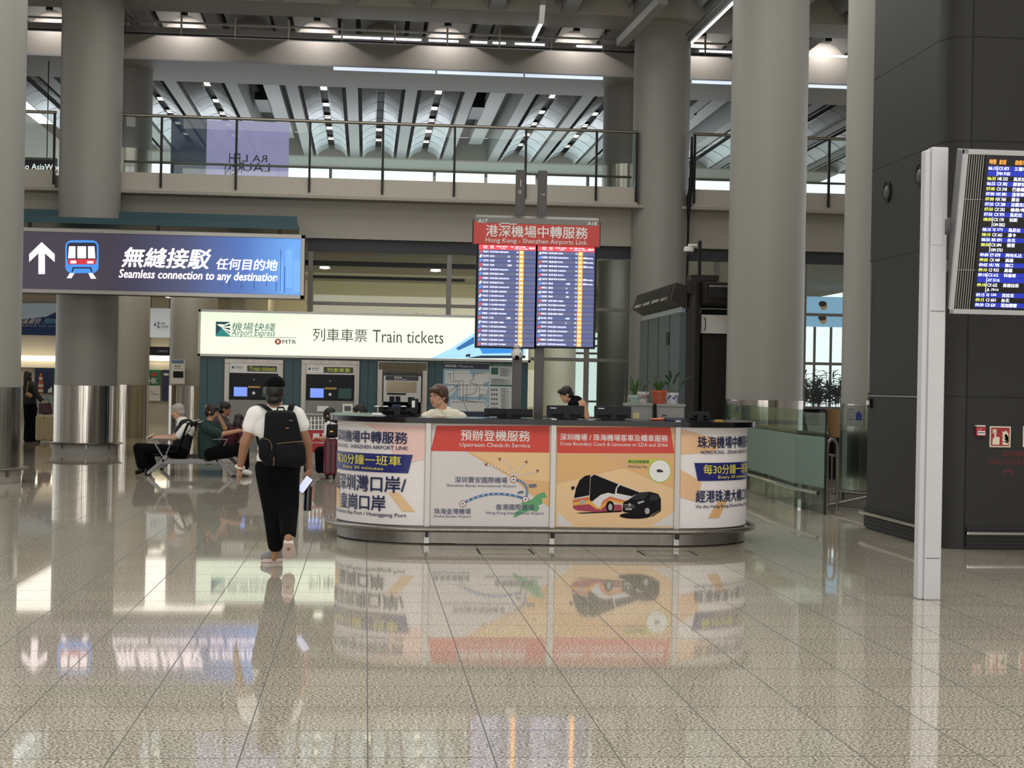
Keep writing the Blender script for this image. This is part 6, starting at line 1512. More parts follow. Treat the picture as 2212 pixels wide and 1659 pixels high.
# backpack -------------------------------------------------------------------------
pk = thing('backpack', 'black backpack worn on the back of the walking person', 'backpack', wk(607, 1005, -.2))
m_bag = M('bag_black', '0f1013', .8, var=.12, scale=26, bump=.25, spec=.18)
yb = -.13
def pack(b, rows_, y0, depth, nseg=28, pw=3.2):
    """soft box: rows of (pixel y, left px, right px, bulge); the back lies at y0, the face bulges towards the hall"""
    vs = []
    for py, l, r, bul in rows_:
        L, R_ = wk(l, py, y0), wk(r, py, y0); c = (L + R_) / 2; hw = (R_.x - L.x) / 2; hd = depth * bul / 2
        for j in range(nseg):
            a = 2 * PI * j / nseg; ca, sa = math.cos(a), math.sin(a)
            vs.append(V((c.x + hw * math.copysign(abs(ca) ** (2 / pw), ca), c.y - hd + hd * math.copysign(abs(sa) ** (2 / pw), sa), c.z)))
    n = len(rows_); fs = [(i * nseg + j, i * nseg + (j + 1) % nseg, (i + 1) * nseg + (j + 1) % nseg, (i + 1) * nseg + j) for i in range(n - 1) for j in range(nseg)]
    fs += [tuple(range(nseg - 1, -1, -1)), tuple((n - 1) * nseg + j for j in range(nseg))]
    return b.add(vs, fs)
pack(MB(), [(886, 586, 628, .5), (888, 578, 636, .75), (893, 574, 640, .9), (905, 573, 644, .98), (930, 572, 650, 1.0), (950, 570, 655, 1.05), (975, 567, 662, 1.15), (995, 566, 664, 1.15), (1003, 571, 661, 1.0), (1008, 581, 650, .7)], yb, .19).build('bag_body', m_bag, pk, 60, sub=1)
pack(MB(), [(955, 601, 653, .3), (957, 597, 657, .8), (966, 596, 660, 1), (985, 596, 662, 1.1), (999, 599, 660, 1.0), (1004, 608, 650, .4)], yb - .19, .07).build('front_pocket', m_bag, pk, 60, sub=1)
pack(MB(), [(944, 568, 582, .3), (947, 562, 586, .8), (965, 559, 588, 1), (988, 559, 589, 1), (997, 566, 585, .4)], yb - .1, .12).build('side_pocket', m_bag, pk, 60, sub=1)
b = MB(); b.tube([wk(x, y, yb - .245) for x, y in ((598, 959), (610, 957), (630, 955), (655, 953))], .0032, 6); b.build('zip', M('zip_bronze', '7a6248', .4, .7), pk, 60)
b = MB(); b.tube([wk(x, y, yb - .205) for x, y in ((568, 946), (582, 951), (587, 962), (587, 978))], .003, 6); b.build('zip', M('zip_bronze', '7a6248'), pk, 60)
b = MB(); b.tube([wk(592, 987, yb - .26), wk(591, 1005, yb - .25)], .005, 6); b.build('zip_pull', M('zip_bronze', '7a6248'), pk, 60)
MB().rpx(617, 924, 624, 926, YWk + yb - .197, .006).build('badge', M('badge_orange', '9a5f3a', .5), pk)
MB().rpx(624, 907, 633, 910, YWk + yb - .194, .006).build('logo_patch', M('patch_grey', '3c3d42', .5), pk)
def strap(S, w):
    b = MB(); vs = []
    for p in S: vs += [p + V((-w, 0, 0)), p + V((w, 0, 0)), p + V((w, .0, .014)), p + V((-w, .0, .014))]
    n = len(S); b.add(vs, [(i * 4 + j, i * 4 + (j + 1) % 4, i * 4 + 4 + (j + 1) % 4, i * 4 + 4 + j) for i in range(n - 1) for j in range(4)] + [(3, 2, 1, 0), tuple(range(4 * n - 4, 4 * n))])
    b.build('strap', m_bag, pk, 60, sub=1)
strap([wk(560, 905, .12), wk(557, 886, .09), wk(560, 875, .02), wk(568, 876, -.06), wk(580, 886, -.12), wk(592, 897, -.14)], .03)
strap([wk(634, 905, .12), wk(633, 886, .09), wk(632, 873, .02), wk(631, 874, -.06), wk(628, 884, -.12), wk(625, 894, -.14)], .027)
MB().tube([wk(553, 930, .02), wk(558, 955, -.09), wk(566, 985, -.16)], .012, 6).build('strap', m_bag, pk, 60)
MB().tube([wk(598, 889, yb - .06), wk(600, 881, yb - .06), wk(612, 880, yb - .06), wk(615, 888, yb - .06)], .008, 6).build('grab_handle', m_bag, pk, 60)
# phone and bottle in the right hand
c = wk(659, 1047, .04)
t2 = thing('phone', 'phone with a lit pale screen held in the right hand of the walking person', 'phone', c)
Rp = Matrix.Rotation(-.65, 3, 'Y') @ Matrix.Rotation(.25, 3, 'Z')
def rb(b, c, R, hx, hy, hz): 
    vs = [c + R @ V((sx_ * hx, sy * hy, sz * hz)) for sz in (-1, 1) for sy in (-1, 1) for sx_ in (-1, 1)]
    return b.add(vs, [(0, 2, 3, 1), (4, 5, 7, 6), (0, 1, 5, 4), (2, 6, 7, 3), (0, 4, 6, 2), (1, 3, 7, 5)])
Rp = Matrix.Rotation(.62, 3, 'Y')
rb(MB(), c, Rp, .036, .005, .075).build('case', m_blk, t2, bevel=.004); rb(MB(), c - Rp @ V((.003, .0056, 0)), Rp, .031, .0006, .07).build('screen', M('phone_screen', 'c3c6e6', .3, em=.75, var=.02), t2)
c = wk(666, 1062, .12)
t2 = thing('bottle', 'slim black drinking bottle hanging from the right hand of the walking person', 'bottle', wk(664, 1103, .12))
MB().tube([wk(669, 1036, .12), wk(667, 1052, .12)], .012, 10).build('neck', m_blk, t2, 50)
MB().cyl(wk(666, 1050, .12), wk(663.5, 1103, .12), .034, n=24).build('body', M('bottle_black', '101214', .25), t2, 50, bevel=.004)
# ------------------------------------------------------------------ the desk clerk
YC = 16.15
def ck(px, py, dy=0.0): return atY(px, py, YC + dy)
t = thing('person', 'desk clerk in a cream blouse with short brown hair and glasses behind the counter', 'person', (ck(955, 900).x, YC, 0))
hc = ck(946, 857); RH = facing(PI - .80, -.02, .03)
sk = head_items(hc, RH, 1.0) + [('c', ck(958, 893, .02), ck(952, 868, .0), .056, .05), ('c', ck(935, 903), ck(984, 903), .05, .05), ('e', ck(959, 950, .02), (.16, .11, .30)), ('c', ck(926, 906), ck(917, 945, -.02), .042, .04), ('c', ck(990, 906), ck(1002, 945, -.02), .042, .04),
     ('c', ck(916, 945, -.02), ck(935, 955, -.2), .038, .028), ('c', ck(1003, 945, -.02), ck(985, 955, -.2), .038, .028), ('e', ck(959, 1010, .03), (.17, .13, .2))]
sk += [('c', (ck(945, 1010).x, YC, .85), (ck(945, 1010).x, YC, .08), .085, .045), ('c', (ck(972, 1010).x, YC, .85), (ck(972, 1010).x, YC, .08), .085, .045), ('c', (ck(945, 1010).x, YC, .05), (ck(943, 1010).x, YC - .17, .04), .045, .035), ('c', (ck(972, 1010).x, YC, .05), (ck(974, 1010).x, YC - .17, .04), .045, .035)]
sk += hand_items(ck(935, 955, -.2), (.3, -1, -.1), (0, 0, 1), .95, .5, 1) + hand_items(ck(985, 955, -.2), (-.3, -1, -.1), (0, 0, 1), .95, .5, -1)
blob(sk, 'body', m_skin3, t, .006, 3)
bl = blob([('c', ck(935, 899), ck(982, 899), .075, .075), ('c', ck(922, 903), ck(996, 903), .062, .062), ('e', ck(959, 925, .02), (.185, .135, .2)), ('e', ck(959, 970, .02), (.18, .135, .2)), ('c', ck(922, 904), ck(915, 935, -.01), .07, .062), ('c', ck(995, 904), ck(1004, 935, -.01), .07, .062), ('c', ck(950, 889, .02), ck(966, 889, .02), .056, .056)], 'blouse', M('blouse_cream', 'eee6cf', .8, var=.08, scale=40, bump=.15), t, .008, 5)
b = MB()
for k in range(12):
    x, y = random.uniform(922, 998), random.uniform(888, 906); p = ck(x, y, -.0); p.y = YC - .135; b.ell(p, (.0055, .004, .005), 6, 4)
b.build('flower_print', M('blouse_print', 'd3c69c', .8), bl)
b = MB(); b.tube([ck(952, 884, -.052), ck(957, 890, -.085), ck(963, 896, -.11), ck(964, 904, -.125)], .006, 6); b.build('placket', M('placket', 'efe8d2', .7), bl, 60)
blob([('c', (ck(945, 1010).x, YC, .9), (ck(945, 1010).x, YC, .1), .1, .07), ('c', (ck(972, 1010).x, YC, .9), (ck(972, 1010).x, YC, .1), .1, .07), ('e', (ck(959, 1010).x, YC, .93), (.18, .14, .14))], 'trousers', m_blkcl, t, .012, 5)
q = lambda x, y, z: hc + RH @ V((x, y, z))
blob([('e', q(0, -.022, .048), (.092, .104, .088), RH), ('e', q(0, -.05, -.02), (.086, .075, .085), RH), ('e', q(0, .036, .072), (.074, .050, .034), RH), ('e', q(.034, .062, .052), (.036, .022, .022), RH), ('e', q(-.030, .064, .054), (.036, .020, .020), RH), ('e', q(.078, .005, .03), (.018, .035, .045), RH), ('e', q(-.078, .005, .03), (.018, .035, .045), RH), ('c', q(.045, .074, .07), q(.062, .06, .045), .016, .009), ('c', q(-.045, .074, .07), q(-.062, .06, .045), .016, .009), ('e', q(0, -.052, -.055), (.066, .045, .05), RH)], 'hair', m_hairb, t, .006, 8)
face_parts(hc, RH, t, 1.0, m_hairb, '97574c')
b = MB()
for sx_ in (-1, 1):
    b.tube([q(.033 * sx_ + .026 * math.cos(a), .096 - .006 * math.cos(a) * sx_ - (.008 if True else 0) * abs(math.cos(a)), .006 + .021 * math.sin(a)) for a in [2 * PI * k / 20 for k in range(20)]], .0012, 6, closed=True)
    b.tube([q(.058 * sx_, .085, .012), q(.078 * sx_, .04, .012), q(.082 * sx_, -.005, .006)], .0013, 6)
b.tube([q(-.009, .098, .012), q(0, .1, .015), q(.009, .098, .012)], .0013, 6)
b.build('glasses', M('glasses_frame', '6f5a50', .3, .8), t, 60)
# ------------------------------------------------------------------ seated and standing people farther off
def simple(name_label, Y, hx, hy, yaw, pitch, pieces, clothes, hair_mat, skin=m_skin, hs=1.0, hair_items=None, face=True, extra=None, base=None):
    k = lambda p: atY(p[0], p[1], Y + (p[2] if len(p) > 2 else 0))
    t = thing('person', name_label, 'person', (k((hx, hy)).x, Y, 0) if base is None else base)
    hc = k((hx, hy)); R = facing(yaw, pitch)
    it = head_items(hc, R, hs)
    for a, b_, r0, r1 in pieces: it.append(('c', k(a), k(b_), r0, r1))
    if extra: it += extra(k)
    blob(it, 'body', skin, t, .009, 3)
    for nm, mt, segs in clothes:
        blob([('c', k(a), k(b_), r0, r1) for a, b_, r0, r1 in segs], nm, mt, t, .011, 5)
    q = lambda x, y, z: hc + R @ (V((x, y, z)) * hs)
    hi = [('e', q(0, -.022, .045), (.090 * hs, .102 * hs, .084 * hs), R), ('e', q(0, -.05, -.02), (.084 * hs, .07 * hs, .07 * hs), R)]
    if hair_items: hi += hair_items(q, R)
    blob(hi, 'hair', hair_mat, t, .009, 3)
    if face: face_parts(hc, R, t, hs, hair_mat)
    return t, k, q, R
m_vest = M('vest_black', '1b1c1f', .85, var=.1); m_green = M('blouse_green', '163230', .8, var=.1, bump=.2); m_greytee = M('tee_grey', '3d3a3b', .85, var=.1)
# elderly person with phone, facing left
t, k, q, R = simple('grey-haired person in a black vest and white shirt, seated with a phone', 25.2, 383, 889, PI / 2 + .15, -.22,
    [((395, 918), (386, 903), .055, .05), ((402, 925, -.12), (376, 947, -.14), .045, .04), ((376, 947, -.14), (342, 947, -.12), .038, .027), ((402, 925, .14), (370, 945, .1), .045, .04), ((370, 945, .1), (340, 944, .02), .038, .027), ((400, 925), (388, 975), .13, .14), ((386, 976, -.08), (300, 968, -.1), .085, .06), ((300, 968, -.1), (306, 1005, -.12), .05, .04), ((386, 976, .1), (318, 972, .1), .085, .06), ((318, 972, .1), (330, 1012, .1), .05, .04)],
    [('shirt', m_tee, [((396, 920), (404, 930), .11, .13), ((402, 924, -.13), (388, 940, -.15), .075, .068), ((402, 924, .14), (388, 938, .13), .075, .068), ((398, 908), (388, 906), .06, .058)]),
     ('vest', m_vest, [((400, 922), (396, 945), .135, .145), ((396, 945), (390, 975), .145, .15), ((406, 916, -.05), (406, 916, .06), .085, .085)]),
     ('trousers', m_blkcl, [((390, 977, -.08), (299, 968, -.1), .11, .085), ((299, 968, -.1), (307, 1003, -.12), .085, .09), ((390, 977, .1), (318, 972, .1), .11, .085), ((318, 972, .1), (328, 1002, .1), .085, .07)])],
    m_hairg, m_skin3, 1.0, lambda q, R: [('e', q(0, .045, .085), (.06, .04, .025), R), ('e', q(0, -.075, -.03), (.06, .04, .06), R)],
    extra=lambda k: hand_items(k((342, 947, -.12)), (-1, .1, .1), (0, 0, 1), .95, .5, 1) + hand_items(k((340, 944, .02)), (-1, -.1, .1), (0, 0, 1), .95, .5, -1))
blob([('c', k((322, 1008, .1)), k((317, 1024, .1)), .045, .04), ('c', k((330, 1008, .1)), k((320, 1024, .1)), .04, .04)], 'shoe', m_blk, t, .008, 3)
blob([('c', k((310, 1008, -.12)), k((305, 1016, -.14)), .045, .042), ('c', k((308, 1016, -.12)), k((296, 1020, -.12)), .04, .035)], 'shoe', m_blk, t, .008, 3)
b = MB(); b.tube([k((380, 905, -.11)), k((378, 925, -.15)), k((372, 935, -.1))], .006, 6); b.build('lanyard', M('lanyard_blue', '5f7f9a', .6), t, 60)
c = k((325, 941, -.06)); t2 = thing('phone', 'pale phone held by the grey-haired seated person', 'phone', c)
rb(MB(), c, Matrix.Rotation(-.5, 3, 'Y'), .075, .036, .005).build('case', m_txtw, t2, bevel=.003)
rb(MB(), c + V((0, 0, .006)), Matrix.Rotation(-.5, 3, 'Y'), .068, .032, .001).build('screen', M('phone_screen', 'c3c6e6'), t2)
# woman in green, facing right
t, k, q, R = simple('person in a dark green top with a hair clip, seated on the bench', 25.0, 458, 890, -PI / 2 - .25, -.35,
    [((449, 918), (455, 904), .055, .05), ((447, 924, -.14), (478, 938, -.16), .05, .045), ((478, 938, -.16), (517, 930, -.12), .04, .03), ((450, 924, .14), (486, 926, .12), .05, .042), ((486, 926, .12), (474, 902, .06), .04, .03), ((448, 930), (450, 975), .14, .16), ((452, 978, -.1), (524, 972, -.1), .09, .065), ((524, 972, -.1), (520, 1015, -.1), .055, .04), ((452, 978, .1), (526, 970, .1), .09, .065), ((526, 970, .1), (528, 1015, .1), .055, .04)],
    [('blouse', m_green, [((449, 926), (449, 950), .145, .16), ((449, 950), (452, 980), .165, .175), ((445, 925, -.13), (472, 936, -.16), .082, .07), ((448, 922, .13), (475, 927, .13), .08, .07)]),
     ('trousers', m_blkcl, [((455, 980, -.1), (524, 972, -.1), .115, .085), ((524, 972, -.1), (521, 1008, -.1), .08, .07), ((455, 980, .1), (526, 970, .1), .115, .085), ((526, 970, .1), (528, 1008, .1), .08, .07)])],
    m_hair, m_skin, 1.0, lambda q, R: [('e', q(0, -.09, .03), (.05, .045, .05), R), ('e', q(0, .05, .085), (.055, .035, .02), R), ('e', q(.06, .02, .0), (.025, .045, .06), R)],
    extra=lambda k: hand_items(k((517, 930, -.12)), (1, .1, -.1), (0, 0, 1), .95, .5, 1) + hand_items(k((474, 902, .06)), (-.3, -.1, 1), (1, 0, 0), .9, .7, 1))
MB().ell(q(.03, -.11, .05), (.02, .014, .03), 10, 6, R).build('hair_clip', M('clip_cream', 'b3a27c', .4), t, 60)
for dy in (-.1, .1):
    blob([('c', k((522, 1017, dy)), k((540, 1022, dy)), .045, .04), ('c', k((520, 1014, dy)), k((520, 1018, dy)), .045, .045)], 'shoe', m_white, t, .008, 3)
# man leaning behind
t, k, q, R = simple('short-haired person in a dark grey T-shirt leaning over behind the green top', 26.2, 487, 884, -PI / 2 - .15, -.2,
    [((480, 910), (484, 897), .06, .055), ((472, 915, -.1), (500, 925, -.16), .055, .045), ((500, 925, -.16), (515, 945, -.1), .042, .03), ((474, 920), (462, 970), .15, .16), ((464, 974, -.1), (528, 968, -.1), .09, .065), ((528, 968, -.1), (528, 1008, -.1), .055, .04), ((464, 974, .1), (528, 966, .1), .09, .065), ((528, 966, .1), (530, 1008, .1), .055, .04)],
    [('t_shirt', m_greytee, [((476, 915), (470, 940), .15, .16), ((470, 940), (464, 972), .16, .165), ((474, 914, -.13), (494, 922, -.17), .085, .072)]),
     ('trousers', m_blkcl, [((466, 975, -.1), (528, 968, -.1), .115, .085), ((528, 968, -.1), (528, 1006, -.1), .08, .07), ((466, 975, .1), (528, 966, .1), .115, .085), ((528, 966, .1), (530, 1006, .1), .08, .07)])], m_hair, m_skin2, 1.0,
    extra=lambda k: hand_items(k((515, 945, -.1)), (.6, 0, -.7), (1, 0, .3), .95, .6, 1))
# child sleeping across the lap
t, k, q, R = simple('dark-haired child in maroon lying against the lap of the green top', 25.25, 516, 909, -.3, -.3,
    [((512, 925), (515, 916), .045, .042), ((510, 930), (495, 955), .10, .10), ((495, 958), (520, 972), .07, .05), ((512, 928, -.1), (522, 945, -.14), .035, .028)],
    [('jumper', M('jumper_maroon', '4a1c24', .85, var=.1), [((511, 930), (494, 957), .115, .12), ((512, 927, -.1), (521, 940, -.13), .05, .045)]), ('trousers', m_blkcl, [((494, 960), (520, 972), .1, .07)])], m_hair, m_skin, .86,
    lambda q, R: [('e', q(0, -.07, -.06), (.075, .05, .08), R)])
# black T-shirt man behind the counter
t, k, q, R = simple('person in a black T-shirt bending forward behind the counter, face turned down left', 23.5, 1222, 853, PI / 2 + .15, -.45,
    [((1240, 868), (1229, 862), .058, .052), ((1240, 878, -.14), (1222, 905, -.16), .048, .042), ((1222, 905, -.16), (1205, 925, -.2), .038, .028), ((1242, 878, .14), (1226, 905, .14), .048, .042), ((1226, 905, .14), (1210, 928, .1), .038, .028), ((1248, 880), (1258, 935), .15, .15), ((1258, 940, -.1), (1256, 1000, -.1), .095, .065), ((1256, 1000, -.1), (1258, 1046, -.1), .06, .04), ((1258, 940, .1), (1256, 1000, .1), .095, .065), ((1256, 1000, .1), (1258, 1046, .1), .06, .04)],
    [('t_shirt', m_blkcl, [((1244, 872), (1250, 900), .125, .15), ((1250, 900), (1258, 940), .155, .155), ((1240, 874, -.15), (1228, 896, -.17), .075, .068), ((1242, 874, .15), (1230, 896, .15), .075, .068)]),
     ('trousers', M('denim_dark', '22262f', .85), [((1258, 945, -.1), (1256, 1000, -.1), .12, .085), ((1256, 1000, -.1), (1258, 1044, -.1), .08, .07), ((1258, 945, .1), (1256, 1000, .1), .12, .085), ((1256, 1000, .1), (1258, 1044, .1), .08, .07)])], m_hair, m_skin3, 1.0,
    lambda q, R: [('e', q(0, .055, .085), (.062, .045, .03), R)],
    extra=lambda k: hand_items(k((1205, 925, -.2)), (-1, -.1, -.3), (0, 0, 1), .95, .5, 1) + hand_items(k((1210, 928, .1)), (-1, 0, -.3), (0, 0, 1), .95, .5, -1))
b = MB(); c = k((1232, 872, -.16))
# standing traveller far left
t, k, q, R = simple('person in black with long dark hair standing by the beige suitcase', 37.3, 61, 813, -.5, -.1,
    [((64, 832), (62, 822), .055, .05), ((72, 836, -.12), (80, 853, -.15), .045, .042), ((80, 853, -.15), (91, 866, -.2), .038, .028), ((58, 836, .1), (57, 858, .1), .045, .04), ((57, 858, .1), (60, 878, .1), .038, .028), ((64, 838), (64, 868), .14, .14), ((62, 878), (62, 912), .09, .06), ((62, 912), (61, 950), .055, .04), ((68, 878), (69, 912), .09, .06), ((69, 912), (70, 950), .055, .04)],
    [('jacket', M('jacket_black', '1c1b1a', .8), [((64, 836), (64, 870), .15, .155), ((56, 837, .05), (72, 837, -.05), .075, .075), ((72, 837, -.12), (80, 853, -.15), .075, .062), ((80, 853, -.15), (89, 864, -.19), .062, .055), ((57, 838, .1), (57, 862, .1), .07, .06)]),
     ('trousers', m_blkcl, [((64, 872), (66, 885), .15, .16), ((61, 885), (62, 912), .11, .1), ((62, 912), (61, 948), .1, .11), ((69, 885), (69, 912), .11, .1), ((69, 912), (70, 948), .1, .11)])], m_hair, m_skin3, 1.0,
    lambda q, R: [('c', q(0, -.04, .0), q(0, -.06, -.16), .085, .06), ('e', q(.05, .0, -.05), (.04, .06, .09), R)], face=False,
    extra=lambda k: hand_items(k((91, 866, -.2)), (.7, -.3, -.6), (.3, 0, 1), .95, .8, 1) + hand_items(k((60, 878, .1)), (0, 0, -1), (-1, 0, 0), .95, .4, 1))
blob([('c', k((62, 953, 0)), k((58, 955, .05)), .04, .035)], 'shoe', m_blk, t, .01, 2); blob([('c', k((70, 953, 0)), k((74, 955, -.08)), .04, .035)], 'shoe', m_blk, t, .01, 2)
Y_ = 37.3 - .35
c = atY(64, 848, Y_)
t = thing('shoulder_bag', 'tan shoulder bag hanging on the standing person in black', 'bag', c)
blob([('c', atY(60, 852, Y_ + .1), atY(66, 855, Y_ + .1), .055, .05)], 'pouch', M('bag_tan', '9c7a55', .6), t, .01, 3)
MB().tube([atY(58, 850, Y_ + .1), atY(59, 838, Y_ + .1), atY(61, 824, Y_ + .18), atY(64, 836, Y_ + .3)], .012, 6).build('strap', M('bag_tan', '9c7a55'), t, 60)
Y_ = 36.9
def suitcase(name, label, px0, px1, py0, py1, Y, depth, mat, groove=5):
    a, b_, _, d_ = rect(px0, py0, px1, py1, Y); zb = .06
    t = thing(name, label, 'suitcase', ((a + b_) / 2, Y + depth / 2, 0))
    MB().box(a, b_, Y, Y + depth, zb, d_).build('shell', mat, t, bevel=.04)
    g = MB()
    for k in range(groove): x = a + (b_ - a) * (k + 1) / (groove + 1); g.box(x - .006, x + .006, Y - .006, Y + .002, zb + .06, d_ - .06)
    g.build('rib', mat, t, bevel=.003)
    for sx_ in (a + .05, b_ - .05):
        for sy in (Y + .05, Y + depth - .05): MB().cyl((sx_ - .012, sy, .03), (sx_ + .012, sy, .03), .03, n=16).box(sx_ - .018, sx_ + .018, sy - .012, sy + .012, .03, zb + .01).build('wheel', m_blk, t, 50)
    MB().tube([((a + b_) / 2 - .07, Y + depth / 2, d_ - .005), ((a + b_) / 2 - .06, Y + depth / 2, d_ + .025), ((a + b_) / 2 + .06, Y + depth / 2, d_ + .025), ((a + b_) / 2 + .07, Y + depth / 2, d_ - .005)], .008, 8).build('handle', m_blk, t, 60)
    MB().box((a + b_) / 2 - .005, (a + b_) / 2 + .005, Y - .004, Y + depth + .004, zb + .02, d_ - .02).build('seam', m_blk, t)
    return t, a, b_, d_
t, a, b_, d_ = suitcase('suitcase', 'beige hard-shell suitcase standing beside the person in black', 76, 115, 897, 952, 36.6, .3, M('shell_beige', 'b6a27e', .45, var=.05), 3)
c = V(((a + b_) / 2, 36.75, d_ + .03))
t = thing('handbag', 'maroon handbag resting on top of the beige suitcase', 'bag', c)
MB().prism([(c.x - .15, c.z), (c.x + .15, c.z), (c.x + .11, c.z + .26), (c.x - .15, c.z + .24)], 'y', c.y - .07, c.y + .07).build('pouch', M('bag_maroon', '4a2028', .5), t, bevel=.02)
MB().tube([(c.x - .07, c.y, c.z + .24), (c.x - .04, c.y, c.z + .34), (c.x + .04, c.y, c.z + .34), (c.x + .07, c.y, c.z + .24)], .008, 6).build('handle', m_blk, t, 60)
# seated pair behind the left end of the counter
t, k, q, R = simple('person in a white top, face hidden by dark hair, beside the dark red suitcase', 25.5, 711, 898, PI / 2 - .4, -.35,
    [((715, 918), (712, 908), .05, .046), ((712, 925, -.12), (704, 945, -.16), .042, .038), ((704, 945, -.16), (692, 947, -.2), .034, .026), ((718, 925), (722, 975), .13, .15), ((720, 978, -.1), (690, 975, -.25), .085, .06), ((690, 975, -.25), (690, 1018, -.25), .05, .04), ((722, 978, .1), (698, 974, .1), .085, .06), ((698, 974, .1), (698, 1018, .1), .05, .04)],
    [('top', m_tee, [((716, 922), (720, 950), .13, .145), ((720, 950), (722, 975), .145, .15), ((712, 923, -.12), (707, 938, -.15), .07, .062)]),
     ('trousers', m_blkcl, [((720, 978, -.1), (690, 975, -.25), .11, .08), ((690, 975, -.25), (690, 1014, -.25), .075, .065), ((722, 978, .1), (698, 974, .1), .11, .08), ((698, 974, .1), (698, 1014, .1), .075, .065)])], m_hair, m_skin3, 1.0,
    lambda q, R: [('c', q(0, -.04, 0), q(.0, -.03, -.15), .085, .07), ('c', q(.05, .04, .05), q(.06, .05, -.12), .03, .02), ('c', q(-.05, .04, .05), q(-.06, .05, -.12), .03, .02)], face=False,
    extra=lambda k: hand_items(k((692, 947, -.2)), (-1, -.1, .2), (0, 0, 1), .95, .6, 1))
t, k, q, R = simple('dark-haired person with a white hair clip seated behind the tilted monitor', 26.5, 776, 890, PI / 2 - .2, -.4,
    [((784, 912), (779, 902), .05, .046), ((790, 920), (796, 965), .13, .15), ((786, 920, -.12), (775, 945, -.2), .042, .036), ((796, 972, -.1), (765, 968, -.15), .085, .06), ((765, 968, -.15), (765, 1008, -.15), .05, .04), ((796, 972, .1), (765, 968, .1), .085, .06), ((765, 968, .1), (765, 1008, .1), .05, .04)],
    [('top', M('top_charcoal', '2c2b2e', .85), [((788, 916), (796, 965), .135, .155), ((786, 918, -.12), (777, 940, -.19), .07, .055)]), ('trousers', m_blkcl, [((796, 974, -.1), (765, 968, -.15), .11, .08), ((765, 968, -.15), (765, 1004, -.15), .075, .065), ((796, 974, .1), (765, 968, .1), .11, .08), ((765, 968, .1), (765, 1004, .1), .075, .065)])], m_hair, m_skin3, 1.0,
    lambda q, R: [('c', q(0, -.05, 0), q(0, -.07, -.12), .085, .06), ('e', q(0, .05, .08), (.06, .04, .03), R)], face=False)
MB().ell(q(.05, -.01, .105), (.03, .02, .018), 10, 6).build('hair_clip', m_txtw, t, 60)
for (px, Y0, lab) in ((722, 25.5, 'dark metal stool under the person in the white top'), (797, 26.5, 'dark metal stool under the person with the white hair clip')):
    c = atY(px, 985, Y0); s = thing('stool', lab, 'stool', (c.x, Y0, 0)); z = .30
    MB().lathe([(0, z), (.2, z), (.2, z + .03), (0, z + .03)], (c.x, Y0, 0), 24).build('seat', m_dark, s, 40)
    for a_ in range(4): MB().cyl((c.x + .15 * math.cos(a_ * PI / 2 + .78), Y0 + .15 * math.sin(a_ * PI / 2 + .78), 0), (c.x + .12 * math.cos(a_ * PI / 2 + .78), Y0 + .12 * math.sin(a_ * PI / 2 + .78), z), .014, n=8).build('leg', m_dark, s, 50)
t, a, b_, d_ = suitcase('suitcase', 'dark red ribbed suitcase standing at the left end of the counter', 699, 729, 949, 1033, 24.6, .3, M('shell_red', '5e1424', .35, var=.06), 4)
c = V(((a + b_) / 2 + .03, 24.75, d_ + .03))
t = thing('handbag', 'black handbag with a gold clasp on top of the dark red suitcase', 'bag', c)
MB().prism([(c.x - .11, c.z), (c.x + .11, c.z), (c.x + .10, c.z + .2), (c.x - .10, c.z + .2)], 'y', c.y - .07, c.y + .07).build('pouch', m_blk, t, bevel=.02)
MB().box(c.x - .05, c.x + .0, c.y - .078, c.y - .068, c.z + .08, c.z + .1).build('clasp', M('gold', 'b9924a', .3, .9), t)
MB().tube([(c.x - .06, c.y, c.z + .19), (c.x - .03, c.y, c.z + .25), (c.x + .03, c.y, c.z + .25), (c.x + .06, c.y, c.z + .19)], .007, 6).build('handle', m_blk, t, 60)
# blurred customer behind the glass barrier
t, k, q, R = simple('dark-haired seated person seen dimly through the glass barrier', 26.0, 1724, 900, .4, -.2,
    [((1726, 920), (1725, 910), .05, .046), ((1728, 930), (1730, 975), .13, .15), ((1716, 928, -.1), (1712, 955, -.15), .045, .038), ((1725, 985, .1), (1725, 985, .5), .08, .06), ((1725, 985, .5), (1725, 1010, .55), .05, .04)],
    [('jacket', M('jacket_brown', '4a3a30', .85), [((1727, 925), (1730, 975), .135, .155), ((1716, 927, -.1), (1712, 953, -.15), .068, .055)])], m_hair, m_skin, 1.0,
    lambda q, R: [('c', q(0, -.05, 0), q(0, -.07, -.14), .085, .065)], face=False)
c = atY(1729, 985, 26.0); s = thing('stool', 'black cafe stool under the person behind the glass barrier', 'stool', (c.x, 26, 0))
MB().lathe([(0, .26), (.2, .26), (.2, .3), (0, .3)], (c.x, 26, 0), 20).build('seat', m_blk, s, 40); MB().cyl((c.x, 26, .02), (c.x, 26, .26), .03).lathe([(0, 0), (.18, 0), (.18, .02), (0, .02)], (c.x, 26, 0), 20).build('pedestal', m_blk, s, 50)

